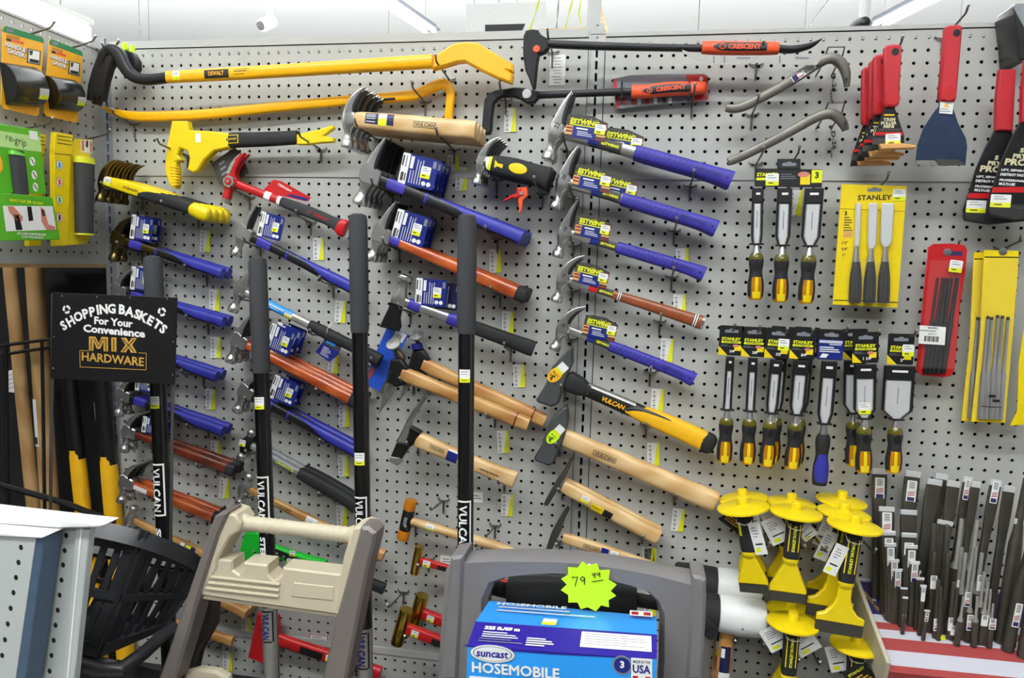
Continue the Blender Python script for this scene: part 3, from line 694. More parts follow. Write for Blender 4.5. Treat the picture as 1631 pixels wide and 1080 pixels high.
mb = MB(); k = K(350, 220, 3.857); P = fr.l2(k((270, 315), (330, 255), (380, 265), (560, 365), (540, 390), (420, 365), (300, 340)), -.3); mb.poly(P, -.3, REDP, .04); q = fr.l(*k((400, 305))[0], -.29); mb.text('CRESCENT', q.x, q.y, -.285, WHT, w=1.5, h=.2, ang=-8); P = fr.l2(k((410, 350), (440, 345), (545, 372), (530, 388)), -.28); mb.poly(P, -.28, BLUEC, .01); mb.build('sales_card', t)
mb = MB(); k = K(0, 0, 3.857); P = fr.l2(k((1298, 1005), (1440, 905), (1500, 960), (1390, 1160), (1345, 1120)), -.5); mb.poly(P, -.5, EGREY, .04); P = fr.l2(k((1500, 985), (1528, 1060), (1480, 1095), (1455, 1040)), -.52); mb.poly(P, -.52, BLKI, .03)
for i in range(3):
    q = fr.l(*k((1362+i*8, 1000+i*32))[0], -.48); mb.at(q.x, q.y, -.48, 52).card(-.32, -.1, .32, .08, 0, GREYP); mb.T = None
mb.build('hang_card', t); supports(fr, sh, 2.2, grip=(.64, -.7))
blue_hammer('lone blue-gripped claw hammer under the red claw hammer', 'lone blue hammer under the red one', (388, 372), (574, 464), 2.2, 1, .9, card=bc(434, 361, 2.35, 2.25, 10), kind='rip', dd=1)
ph = 'grey-shafted claw hammer with black grip and blue hang tag'; sh = 'grey-shafted hammer'
fr = tool((384, 462), (606, 574), 2.4); L = fr.L; t = thing('claw_hammer', ph, 'hammer', fr)
mb = MB(); claw(mb, STEEL, .9, 'curve', poll=1.0); mb.build('head', t)
sw, _ = swp(t, 'shaft', ALUM, [(.3, 0, .36, .34, 2.6), (L*.3, 0, .38, .36, 2.4), (L*.52, 0, .42, .4, 2.4)])
mb = MB(); mb.patch(sw, L*.14, L*.36, 0, 180, SKYB, .02, 8, 12); mb.patch(sw, L*.16, L*.3, 72, 84, WHT, .03, 5, 2); mb.patch(sw, L*.16, L*.27, 96, 102, WHT, .03, 5, 2); mb.build('paper_label', t)
wsticker(t, sw, L*.31, -.34, .34, .8)
g, _ = swp(t, 'grip', RUBB, [(L*.5, 0, .46, .42, 2.6), (L*.6, 0, .54, .46, 2.6), (L*.8, 0, .52, .44, 2.6), (L*.93, -.02, .62, .5, 2.6), (L, -.04, .6, .48, 2.6)])
mb = MB(); q = g.front(g.len*.9, 0, .01); mb.at(q.x, q.y, q.z).prism(ellipse(0, 0, .12, .12, 14), -.05, .02, POLI); mb.build('rivet', t)
mb = MB(); k = K(350, 440, 6); q0 = fr.l(*k((1075, 440))[0], .2); q1 = fr.l(*k((1020, 570))[0], .3); mb.tube([q0, (q0+q1)/2 + V((-.05, 0, .35)), q1], .03, WHT, 5)
P = fr.l2(k((915, 725), (1010, 590), (1165, 655), (1125, 755), (1045, 820)), .1); mb.poly(P, .1, BLUEC, .12); P = fr.l2(k((1005, 600), (1160, 660), (1130, 720), (985, 640)), .11); mb.poly(P, .115, EGREY, .01); P = fr.l2(k((1030, 600), (1115, 640), (1100, 675), (1015, 635)), .12); mb.poly(P, .12, SKYB, .01)
q = fr.l(*k((1010, 725))[0], .12); mb.at(q.x, q.y, .112, -4).lines(-.4, .42, .9, 6, .15, WHT, 0, .3); mb.T = None; mb.build('hang_tag', t)
supports(fr, sh, 2.4, grip=(.56, -.6), tags=True)
wood_hammer('orange wooden claw hammer hung below the grey-shafted hammer', 'orange hammers below the grey-shafted one', (380, 543), (572, 642), 3.4, 3, .9, wood=WOR, cap=1, kind='rip', dots=True, card=bc(449, 541, 2.5, 2.4, 4), dd=1.12)
blue_hammer('blue-gripped claw hammer hung below the orange wooden hammers', 'blue hammers below the orange ones', (391, 624), (574, 722), 2.6, 2, .88, card=bc(455, 622, 2.6, 2.3, 4))
# ball peens and the green sheathed hatchet
ph = 'ball peen hammer with grey graphite shaft and black grip'; sh = 'graphite ball peen hammer'
fr = tool((394, 706), (572, 806), 2.4); L = fr.L; t = thing('ball_peen_hammer', ph, 'hammer', fr, 'stack: ' + ph)
mb = MB(); ball_head(mb, BLKST, .82, POLI); mb.build('head', t)
sw, _ = swp(t, 'shaft', GRPH, [(.3, 0, .34, .32, 2.4), (L*.3, 0, .36, .34, 2.4), (L*.52, 0, .42, .38, 2.4)])
mb = MB(); mb.wtext(sw, 'GRAPHITE', L*.33, 0, YELN, w=2.0, h=.26, shear=.2); mb.build('lettering', t)
swp(t, 'grip', RUBB, [(L*.47, 0, .5, .44, 3), (L*.6, .0, .62, .5, 2.8), (L*.8, 0, .62, .5, 2.8), (L*.94, -.1, .62, .5, 2.8), (L, -.34, .6, .44, 2.8)])
q = fr.l(387, 700); sticker(t, q.x+.3, q.y-.1, .5, 14); stack(t, 2, ph, 1.0); supports(fr, sh, 2.4)
t, fr, sw = wood_hammer('wooden ball peen hammer with stamped boxed mark above the green hatchet', 'wooden ball peen hammer above the green hatchet', (391, 777), (611, 886), 2.2, 1, .86, wood=WHK, hk='ball', text=(.27, 1.5), name='ball_peen_hammer')
mb = MB(); mb.patch(sw, sw.len*.44, sw.len*.52, 30, 150, WHT, .015, 5, 8); mb.patch(sw, sw.len*.47, sw.len*.5, 90, 150, NAVY, .02, 4, 5); mb.build('paper_label', t)
ph = 'hatchet in a bright green sheath with a green and black handle'; sh = 'green hatchet'
fr = tool((402, 868), (552, 912), 2.2); L = fr.L; t = thing('hatchet', ph, 'hatchet', fr); k = K(350, 720, 6)
mb = MB(); mb.prism(fr.l2(k((255, 765), (370, 760), (520, 830), (530, 930), (410, 940), (380, 985), (250, 1040), (185, 1010))), -.35, .4, GREEN, .08); mb.build('sheath', t)
swp(t, 'shaft', GREEN, [(.6, .1, .62, .36, 4), (L*.5, 0, .58, .38, 4), (L*.78, 0, .62, .42, 4)])
mb = MB(); P = fr.l2(k((530, 925), (790, 1030), (740, 1075), (530, 985)), .45); mb.poly(P, .46, BLKI, .05)
for x, y in ((548, 970), (610, 1000)): q = fr.l(*k((x, y))[0], .46); mb.poly(ellipse(q.x, q.y, .14, .14, 14), .475, GREYP, .012)
mb.build('paper_label', t)
for x, y in ((695, 970), (670, 1045)): q = fr.l(*k((x, y))[0], .48); sticker(t, q.x, q.y, .5, 8, .6, .55)
swp(t, 'grip', RUBB, [(L*.72, -.05, .42, .36, 3), (L*.9, -.1, .46, .4, 3), (L*1.2, -.3, .5, .42, 3), (L*1.4, -.5, .55, .42, 3)])
supports(fr, sh, 2.2, grip=(.7, -.8))
ph = 'red camp axe with a red head low on the wall'; sh = 'red axe'
fr = tool((424, 1012), (606, 1072), 1.6); L = fr.L; t = thing('axe', ph, 'axe', fr); k = K(350, 740, 3.176)
mb = MB(); mb.prism(fr.l2(k((195, 750), (225, 745), (300, 760), (310, 850), (300, 930), (225, 998), (150, 970), (160, 930)), 0), -.3, .35, REDP, .1); mb.build('head', t)
sw, _ = swp(t, 'handle', REDP, [(.3, .15, .9, .36, 3), (1.2, .1, .66, .38, 3), (2.2, 0, .6, .4, 3), (L*.6, 0, .62, .42, 3), (L, -.05, .66, .44, 3)])
mb = MB(); mb.patch(sw, sw.len*.3, sw.len*.5, 70, 125, BLKI, .012, 6, 5); mb.build('lettering_strip', t); mb = MB(); mb.patch(sw, sw.len*.78, sw.len*.92, 70, 125, BLKI, .012, 6, 5); mb.build('lettering_strip', t)
wsticker(t, sw, sw.len*.53, -.35, .35, .7); supports(fr, sh, 1.6, head=(1.2, -.6), grip=(.72, -.75), tags=False)
P = W(508, 1018, 0)
t = thing('price_tag', 'pink-edged white price card on the wall above the red axe', 'price tag', flat((508, 1018), 0)); mb = MB(); mb.box(-.95, -.55, .02, .95, .5, .06, WHT, r=.05); mb.card(-.95, -.55, .95, .5, .065, FLAGR, t=.004); mb.card(-.88, -.48, .88, .42, .07, WHT, t=.004); mb.lines(-.7, .25, 1.5, 3, .22, GREYP, .075, .4); mb.build('card', t)
# ================================================================ WRECKING BARS ALONG THE TOP
def rod(fr, pts, m, e=2.6, sub=4, par=None, name='bar', n=18):
    """pts: (px, py, half-width in px, half-depth in inches)"""
    out = []
    for x, y, a, b in pts:
        q = fr.l(x, y); r = fr.l(x, y+a); out.append((q.x, q.y, (r-q).length, b, e))
    sw = SW(out, sub); mb = MB(); mb.sweep(sw, m, n); return sw, mb.build(name, par)
ph = 'long thick yellow wrecking bar with a black hooked claw end'; sh = 'long thick yellow bar'
fr = flat((500, 110), 3.2); t = thing('wrecking_bar', ph, 'pry bar', fr); k = K(400, 0, 3.857)
sw, shf = rod(fr, [(268, 123, 9.5, .46), (400, 116, 10, .46), (560, 106, 10.5, .48), (690, 98, 11, .5)], YELB, 3, par=t, name='bar')
mb = MB(); P = k((1130, 352), (1180, 320), (1250, 275), (1330, 265), (1400, 272), (1460, 310), (1610, 400), (1615, 450), (1578, 438), (1612, 460), (1605, 518), (1525, 490), (1400, 430), (1320, 385), (1270, 390), (1200, 412), (1120, 432))
mb.prism(fr.l2(P), -.5, .45, YELB, .14); mb.build('claw', t)
sw2, _ = rod(fr, [(272, 123, 8.2, .44), (235, 127, 8.6, .44), (212, 121, 9.5, .46), (198, 104, 10.5, .5), (190, 87, 10.5, .52), (178, 80, 9.5, .5), (168, 86, 9, .46), (163, 98, 8, .4), (160, 112, 6, .3)], BLKST, 3.2, par=t, name='black_claw', n=20)
mb = MB(); u = fr.l(352, 118); v = fr.l(334, 119); d = fr.l(370, 117)
mb.patch(sw, sw.len*.155, sw.len*.25, 62, 128, BLKI, .015, 8, 8); mb.wtext(sw, 'DEWALT', sw.len*.202, 0, YELB, w=1.5, h=.36, off=.04)
for i in range(3): mb.patch(sw, sw.len*.27, sw.len*(.33-.01*i), 70+14*i, 74+14*i, BLKI, .012, 6, 2)
mb.build('label', t); wsticker(t, sw, sw.len*.03, -.42, .42, .7)
k = K(0, 0, 3.857); mb = MB(); mb.prism(fr.l2(k((610, 335), (645, 285), (690, 285), (712, 345), (690, 420), (665, 500), (650, 570), (640, 625), (622, 600), (606, 648), (592, 590), (575, 640), (560, 585), (540, 615), (550, 520), (575, 430))), -.5, .3, BLKST, .12); mb.prism(fr.l2(k((735, 290), (785, 310), (815, 360), (815, 410), (790, 450), (760, 440), (745, 380))), -1.4, -.5, BLKST, .12); mb.build('wide_claw', t)
mb = MB()
for x, y in ((184, 70), (196, 74)):
    q = fr.l(x, y); mb.lathe([(.0, .5), (.2, .42), (.26, .2), (.26, -.4), (0, -.42)], (q.x, q.y, -1.2), (.15, 1, 0), NEON, 12)
mb.build('yellow_tip', t)
for p, w_ in (((716, 127), 'hooked end'), ((166, 86), 'black claw end')):
    q = W(*p, 0) if p[0] > 300 else W(212, 104, 0); hook(q, 4.5 if p[0] > 300 else 4, 'steel peg hook under the %s of the long thick yellow bar' % ('yellow head' if p[0] > 300 else 'black claw'))
ph = 'thinner yellow crowbar with a tight hooked end'; sh = 'thin yellow crowbar'
fr = flat((450, 165), 1.0); t = thing('crowbar', ph, 'pry bar', fr)
sw, _ = rod(fr, [(165, 171, 2, .16), (178, 177, 4.5, .3), (205, 184, 7, .34), (240, 186, 8, .36), (330, 182, 8, .36), (450, 170, 8, .36), (560, 160, 8, .36), (640, 154, 8.2, .36), (668, 149, 8.6, .36), (692, 138, 8.6, .36), (706, 134, 8.4, .36), (716, 141, 7.6, .36), (718, 154, 7, .34), (716, 172, 6.8, .3), (714, 190, 6.8, .2)], YELB, 3.4, par=t, name='bar')
mb = MB(); mb.patch(sw, sw.len*.73, sw.len*.79, 95, 125, BLKI, .01, 6, 4); mb.build('label', t)
hook(W(678, 164, 0), 4, 'steel peg hook under the hook end of the thin yellow crowbar'); hook(W(215, 199, 0), 3, 'steel peg hook under the flat end of the thin yellow crowbar')
ph = 'yellow jaw-headed demolition bar with a black grip'; sh = 'yellow jaw-headed bar'
fr = flat((380, 225), 2.4); t = thing('demolition_bar', ph, 'pry bar', fr); k = K(0, 0, 3.857)
P = k((1070, 748), (1165, 748), (1175, 805), (1300, 810), (1420, 822), (1420, 910), (1330, 930), (1270, 985), (1230, 1050), (1200, 1065), (1165, 1045), (1180, 970), (1165, 930), (1120, 915), (1105, 955), (1125, 985), (1095, 1000), (1105, 1080), (1102, 1140), (1090, 1160), (1065, 1150), (1050, 1120), (1028, 1050), (1035, 930), (1050, 850))
mb = MB(); mb.prism(fr.l2(P), -.45, .42, YELS, .12)
for i in range(7): a, b = fr.l(*k((1040+i*3, 1025+i*19))[0], .43), fr.l(*k((1105, 1030+i*17))[0], .43); mb.tube([a, b], .05, YELD, 5)
mb.build('jaw_head', t); q = fr.l(320, 221); 
mb = MB(); mb.card(q.x-.25, q.y-.4, q.x+.25, q.y+.4, .44, WHT); mb.build('price_sticker', t)
sw, _ = rod(fr, [(364, 224, 12, .42), (380, 223, 12, .48), (420, 222, 11.5, .5), (475, 219, 11, .46)], RUBB, 3, par=t, name='grip')
mb = MB(); mb.patch(sw, .15, 1.25, 62, 112, YELS, .012, 5, 5); mb.patch(sw, .22, 1.18, 68, 106, BLKI, .018, 5, 5); mb.wtext(sw, 'STANLEY', .7, .03, YELS, w=.8, h=.17, off=.03); mb.build('badge', t)
k = K(400, 0, 3.857); mb = MB(); mb.prism(fr.l2(k((280, 830), (330, 820), (420, 800), (510, 772), (515, 792), (450, 838), (515, 850), (515, 875), (440, 880), (340, 892), (285, 890))), -.3, .3, YELS, .08); mb.build('claw_tip', t)
hook(W(512, 238, 0), 4.5, 'steel peg hook under the tip of the yellow jaw-headed bar'); hook(W(300, 248, 0), 4.5, 'steel peg hook in the jaw of the yellow jaw-headed bar')
# ================================================================ HAMMERS, THIRD COLUMN
ph = 'pale wooden claw hammer hung level under the crowbar'
t, fr, sw = wood_hammer(ph, 'pale hammers hung level under the crowbar', (557, 190), (758, 208), 5.3, 4, .95, wood=WLT, prof=[(.0, .5, .4), (.04, .7, .46), (.3, .78, .48), (.6, .8, .5), (.85, .8, .5), (.98, .8, .5), (1, .72, .44)], text=(.6, 1.7), dd=1.22, tagoff=(.75, -1.5), head=POLI)
mb = MB(); u = sw.len*.11; mb.patch(sw, u, u+2.5, 40, 105, NAVY, .015, 8, 6); mb.patch(sw, u+1.15, u+1.9, 45, 80, WHT, .02, 4, 4); mb.patch(sw, u+1.15, u+1.9, 80, 112, YELN, .02, 4, 4)
for i in range(5): mb.patch(sw, u+.1, u+.9, 52+i*10, 55+i*10, WHT, .02, 4, 2)
mb.build('paper_label', t)
t_, fr_ = blue_hammer('large blue-gripped framing hammer above the lone sledge handle', 'large blue framing hammers', (588, 280), (832, 378), 4.6, 4, 1.06, kind='rip', card=[((668, 274), 3.2, 2.6, 8)], dd=1.28, uv=(.8, -.8), tags=False)
ptag(W(789, 397, 0), 'yellow and white price tag hanging below the large blue framing hammers', 3)
wood_hammer('orange wooden framing hammer below the large blue framing hammers', 'orange framing hammers in the middle', (606, 374), (838, 473), 3.6, 3, .98, wood=WOR, cap=1, kind='rip', dots=True, card=[((655, 364), 3.0, 2.7, 6)], sleeve=True, prof=[(0, .44, .36), (.3, .48, .38), (.6, .56, .44), (.8, .58, .46), (1, .6, .46)], uv=(.8, -.8))
# shingling hatchet: milled round face up, blade down
def hatchet(ph, sh, eye, end, d, s, wood, grip, steel, cardm=None, n=1, blade=1.0, **k):
    fr = tool(eye, end, d); L = fr.L; t = thing('shingling_hatchet', ph, 'hatchet', fr)
    mb = MB(); mb.sweep(SW([(-.1*s, 2.3*s, .68*s, .68*s, 2), (-.1*s, 2.2*s, .72*s, .72*s, 2), (-.1*s, 1.9*s, .72*s, .72*s, 2), (-.08*s, 1.7*s, .5*s, .5*s, 2), (-.04*s, 1.3*s, .36*s, .38*s, 2.2), (0, .7*s, .5*s, .42*s, 3), (0, .1*s, .7*s, .46*s, 4), (0, -.4*s, .7*s, .4*s, 4)], 3), steel, 22)
    a = Matrix.Rotation(rad(0), 2)
    for i in range(-3, 4):
        for j in range(-3, 4):
            if i*i+j*j < 10: mb.box((-.1+i*.16-.045)*s, 2.3*s, (j*.16-.045)*s, (-.1+i*.16+.045)*s, 2.34*s, (j*.16+.045)*s, GUN)
    mb.build('hammer_poll', t)
    mb = MB(); mb.prism([(-.68*s, .2*s), (-.72*s, -1*s), (-1.0*s, -2.9*s*blade), (.85*s, -2.7*s*blade), (.95*s, -2.2*s*blade), (.62*s, -1.5*s), (.5*s, -.5*s), (.5*s, .2*s)], -.12*s, .12*s, BLKST, .06); mb.build('blade', t)
    return t, fr
ph = 'shingling hatchet with round milled face up and blue sales cards'; sh = 'steel shingling hatchet'
t, fr = hatchet(ph, sh, (636, 478), (850, 556), 2.6, 1.0, None, None, STEEL); L = fr.L
swp(t, 'shaft', STEEL, [(.4, 0, .46, .36, 3), (1.5, 0, .4, .3, 3), (L*.4, 0, .46, .3, 3)])
mb = MB(); mb.sweep(SW([(L*.37, 0, .52, .42, 3), (L*.42, 0, .56, .46, 3), (L*.47, 0, .56, .46, 3)], 2), BLUEV, 20); mb.build('collar', t)
swp(t, 'grip', RUBB, [(L*.46, 0, .54, .46, 3), (L*.6, 0, .6, .5, 3), (L*.85, 0, .64, .5, 3), (L*.96, 0, .7, .54, 3), (L, 0, .66, .5, 3)])
q = fr.l(688, 466); c = blue_card(t, q.x, q.y, 2.8, 2.4, .3, 14); q = fr.l(706, 472); blue_card(t, q.x, q.y, 2.6, 2.4, -.6, 12, st=False, back=True)
mb = MB(); mb.sweep(SW([(1.0, 0, .5, .4, 3), (2.1, 0, .48, .38, 3)], 1), BLUEV, 18); mb.build('card_sleeve', t)
supports(fr, sh, 2.6, head=(.5, -.72), grip=(.82, -.75))
ph = 'pale wooden drywall hammer with a round face and thin upright blade'; sh = 'wooden drywall hammers'
fr = tool((634, 592), (842, 676), 3.2); L = fr.L; t = thing('drywall_hammer', ph, 'hammer', fr, 'stack: ' + ph)
F2 = lambda x, y, z=0: fr.l(x, y, z)
mb = MB(); a, b = F2(627, 548, .2), F2(614, 612, .2)
ax = (F2(632, 590)-F2(626, 552)).normalized()
mb.lathe([(.0, -.05), (.64, 0), (.66, .14), (.5, .3), (.34, .7), (.42, 1.3), (.5, 2.0), (.42, 2.3), (0, 2.35)], F2(626, 547, .6), (ax.x, ax.y, -.95), POLI, 26); mb.build('round_face', t)
mb = MB(); P = fr.l2([(624, 572), (640, 572), (652, 588), (648, 612), (632, 616), (616, 606)]); mb.prism(P, -.5, .35, BLKST, .15); mb.build('eye', t)
mb = MB(); a, b, c = F2(622, 590, .4), F2(612, 630, .9), F2(603, 661, 1.4)
mb.add([a+V((0, 0, -.6)), a+V((.5, 0, -.7)), b+V((.28, 0, -1.6)), c, b+V((-.1, 0, .1)), a+V((-.06, 0, .3))], [[0, 1, 2], [0, 2, 3], [0, 3, 4], [0, 4, 5], [5, 4, 2, 1], [4, 3, 2], [5, 1, 0]], POLI); mb.build('blade', t)
swp(t, 'handle', WHK, [(.4, 0, .6, .42, 3), (1.6, .0, .66, .5, 2.8), (L*.3, .0, .6, .46, 2.8), (L*.6, 0, .62, .48, 2.8), (L*.85, 0, .66, .5, 2.8), (L, 0, .6, .46, 2.8)])
mb = MB(); mb.sweep(SW([(L*.9, 0, .655, .495, 2.8), (L*.905, 0, .68, .51, 2.8), (L*.91, 0, .655, .495, 2.8)], 1), WRD, 18); mb.build('groove_ring', t)
t['label'] = ph + ', front one of two'
d2 = dup(t, None, 'pale wooden drywall hammer with a blue ring below its round face, behind the other', M=Matrix.Translation((1.5, 1.5, .75)) @ fr.M @ Matrix.Rotation(rad(-3.2), 4, 'Z'), group='stack: ' + ph)
mb = MB(); mb.sweep(SW([tuple(V((F2(626, 547).x, F2(626, 547).y)) + V((ax.x, ax.y))*.85) + (.52, .52, 2), tuple(V((F2(626, 547).x, F2(626, 547).y)) + V((ax.x, ax.y))*1.35) + (.56, .56, 2)], 1), BLUEC, 18); mb.build('blue_ring', d2)
mb = MB(); k = K(570, 400, 4.91); P = fr.l2(k((235, 580), (395, 655), (345, 760), (170, 1095), (40, 1035), (120, 840)), -1.6); mb.poly(P, -1.6, BLUEM, .05); P = fr.l2(k((300, 615), (385, 655), (345, 720), (262, 690)), -1.58); mb.poly(P, -1.585, WHT, .01)
for i in range(4): P = fr.l2(k((290+i*16, 640+i*6), (296+i*16, 642+i*6), (272+i*16, 694+i*6), (266+i*16, 692+i*6)), -1.57); mb.poly(P, -1.575, BLKI, .01)
P = fr.l2(k((100, 910), (125, 905), (130, 940), (75, 1020), (65, 1005)), -1.57); mb.poly(P, -1.575, FLAGR, .01); mb.build('sales_card', t)
supports(fr, sh, 3.2, head=(.75, -.75), grip=(.72, -.85))
ph = 'pale wooden brick hammer with a long curved chisel end'; sh = 'pale brick hammer'
fr = tool((652, 695), (821, 765), 2.8); L = fr.L; t = thing('brick_hammer', ph, 'hammer', fr); k = K(350, 470, 3.857)
mb = MB(); mb.prism(fr.l2(k((1280, 605), (1250, 625), (1200, 690), (1150, 780), (1095, 890), (1100, 905), (1150, 910), (1175, 850), (1190, 770), (1240, 680), (1290, 620))), -.35, .42, POLI, .12)
mb.prism(fr.l2(k((1062, 985), (1120, 990), (1118, 1030), (1095, 1040), (1050, 1015))), -.5, .5, POLI, .08); mb.build('steel_ends', t)
mb = MB(); mb.prism(fr.l2(k((1180, 805), (1245, 840), (1205, 910), (1175, 925), (1125, 1000), (1060, 985), (1095, 900), (1155, 905))), -.46, .47, BLKG, .08); mb.build('head', t)
sw, _ = swp(t, 'handle', WLT, [(.55, .05, .6, .42, 3), (1.1, .05, .74, .5, 3), (L*.3, 0, .7, .48, 3), (L*.6, 0, .68, .5, 3), (L*.85, 0, .72, .52, 3), (L*.98, 0, .78, .54, 3), (L, 0, .7, .48, 3)])
mb = MB(); mb.wtext(sw, 'VULCAN', 2.3, .05, BLKI, w=1.2, h=.2, shear=.15); mb.wframe(sw, 1.6, 3.0, -.14, .24, .035, BLKI); mb.wtext(sw, 'GENUINE HICKORY', L*.72, -.1, BLKI, w=1.9, h=.16, shear=.2); mb.build('stamped_mark', t)
mb = MB(); mb.patch(sw, L*.32, L*.42, 70, 140, BLUEC, .015, 5, 6); mb.patch(sw, L*.32, L*.42, 55, 70, WHT, .015, 5, 3); mb.build('paper_label', t)
supports(fr, sh, 2.8, head=(.3, -.85), grip=(.88, -.85), tagoff=(.3, -1.5))
# soft-faced mallet, brass hammers and bare hooks
ph = 'soft-faced mallet with clear orange ends and pale handle'; sh = 'orange-ended mallet'
fr = tool((649, 828), (832, 882), 2.2); L = fr.L; t = thing('soft_mallet', ph, 'mallet', fr)
for nm, m, a, b in (('striking_face', AMBER, 1.0, 1.95), ('body', BLKP, -1.0, 1.0), ('striking_face', AMBER, -1.95, -1.0)):
    mb = MB(); e = .58 if m is AMBER else .56; mb.sweep(SW([(-.05, a, e*.94, e*.94, 2), (-.05, a+.08, e, e, 2), (-.05, b-.08, e, e, 2), (-.05, b, e*.94, e*.94, 2)], 1), m, 24)
    if m is BLKP: mb.card(-.2, -.4, .1, .4, .565, GREYP, t=.01)
    mb.build(nm, t)
sw, _ = swp(t, 'handle', WLT, [(.4, 0, .36, .36, 2), (L*.2, 0, .4, .4, 2), (L*.5, 0, .42, .42, 2), (L*.75, 0, .46, .46, 2), (L*.93, -.05, .3, .3, 2), (L, -.08, .1, .1, 2)])
wsticker(t, sw, 1.5, -.32, .32, .8); supports(fr, sh, 2.2, head=(.3, -.8), grip=(.62, -.5), tagoff=(.05, 1.2), tags=False)
ptag(W(742, 838, 0), 'price tag behind the tallest sledge shaft beside the orange-ended mallet handle', 0)
def brass(ph, sh, eye, end, d, ln, r, n=1, **k):
    fr = tool(eye, end, d); t = thing('brass_hammer', ph, 'hammer', fr)
    mb = MB(); mb.sweep(SW([(0, -ln, r*.95, r*.95, 2), (0, -ln+.06, r, r, 2), (0, ln-.06, r, r, 2), (0, ln, r*.95, r*.95, 2)], 1), BRASS, 28); mb.build('head', t)
    sw, _ = swp(t, 'handle', REDP, [(r*.85, 0, r*.8, r*.6, 5), (2.5, 0, r*.76, r*.6, 5), (8, 0, r*.8, r*.6, 5), (11, 0, r*.86, r*.64, 5)])
    mb = MB(); mb.patch(sw, 1.7*r/.42, 7, 82, 125, BLKI, .012, 6, 5); mb.build('lettering_strip', t)
    q = sw.front(.45*r/.42, 0, .02); sticker(t, q.x+.2, q.y, q.z, 0, .7, .62); return t, fr
ph = 'small brass hammer with a red handle above the larger brass pair'; t, fr = brass(ph, '', (664, 892), (716, 906), 2.6, 1.35, .42)
supports(fr, 'small brass hammer', 2.6, head=(.5, -.45), hooks=(1, 0))
ph = 'large brass hammer with a red handle'
t, fr = brass(ph, '', (640, 998), (716, 1027), 4.2, 1.75, .62); t['label'] = 'large brass hammer with a red handle, the one with a white price sticker'
sw = None; d2 = dup(t, (.9, 1.9, .6), 'large brass hammer with a red handle, half hidden behind its twin', group='pair of large brass hammers'); t['group'] = 'pair of large brass hammers'
supports(fr, 'large brass hammers', 4.2, head=(.8, -.7), hooks=(1, 0))
for p, l in (((707, 796), 'bare steel peg hook beside the tallest sledge shaft'), ((789, 836), 'bare steel peg hook between the mallet and the thin tack hammer'), ((643, 942), 'bare steel peg hook above the large brass hammers')):
    hook(W(*p, 0), 4.5, l)
for p, l in (((760, 792), 'white price card behind the tallest sledge shaft'), ((713, 893), 'white price card at the corner of the grey cart handle')):
    t = thing('price_tag', l, 'price tag', flat(p, 0)); mb = MB(); mb.box(-.7, -.5, .02, .55, .5, .06, WHT, r=.05); mb.lines(-.5, .2, 1, 2, .25, GREYP, .07, .4); mb.build('card', t)
# ================================================================ ONE-PIECE STEEL HAMMERS ON THE CENTRE UPRIGHT
def dotted(mb, x0, y0, x1, y1, z, n=26):
    rnd = random.Random(int(x0*100)+n)
    for i in range(n): x, y = rnd.uniform(x0, x1), rnd.uniform(y0, y1); mb.card(x-.03, y-.03, x+.03, y+.03, z, YELN, t=.004)
def est_card(par, cx, cy, w, h, z, ang, st=True):
    mb = MB().at(cx, cy, z, ang)
    mb.prism([(-w/2, -h*.5), (w/2, -h*.5), (w/2, h*.3), (w*.1, h*.5), (-w*.25, h*.5), (-w/2, h*.42)], -.05, 0, EGREY); dotted(mb, -w*.46, h*.04, w*.28, h*.38, .006)
    mb.card(-w*.42, h*.02, w*.3, h*.06, .008, YELN)
    mb.text('ESTWING', -w*.06, h*.2, .012, YELN, w=w*.7, h=h*.22, bold=2, shear=.1)
    mb.card(-w*.32, -h*.5, w*.26, h*.0, .006, BLUEC); mb.lines(-w*.24, -h*.06, w*.42, 1, .2, WHT, .012, .6); mb.lines(-w*.2, -h*.2, w*.38, 3, h*.075, WHT, .012, .35)
    mb.card(-w*.5, -h*.4, -w*.32, -h*.02, .006, TAN); mb.card(-w*.48, -h*.3, -w*.33, -h*.22, .008, MAROON); mb.card(-w*.48, -h*.16, -w*.33, -h*.08, .008, MAROON)
    for i in range(5): mb.card(w*.27, -h*.48+i*h*.16, w*.5, -h*.4+i*h*.16, .006, MAROON if i % 2 == 0 else TAN)
    o = mb.build('sales_card', par)
    if st: q = Matrix.Rotation(rad(ang), 2) @ V((w*.34, h*.0)) + V((cx, cy)); sticker(o, q.x, q.y, z+.04, ang, w*.26, h*.42)
    return o
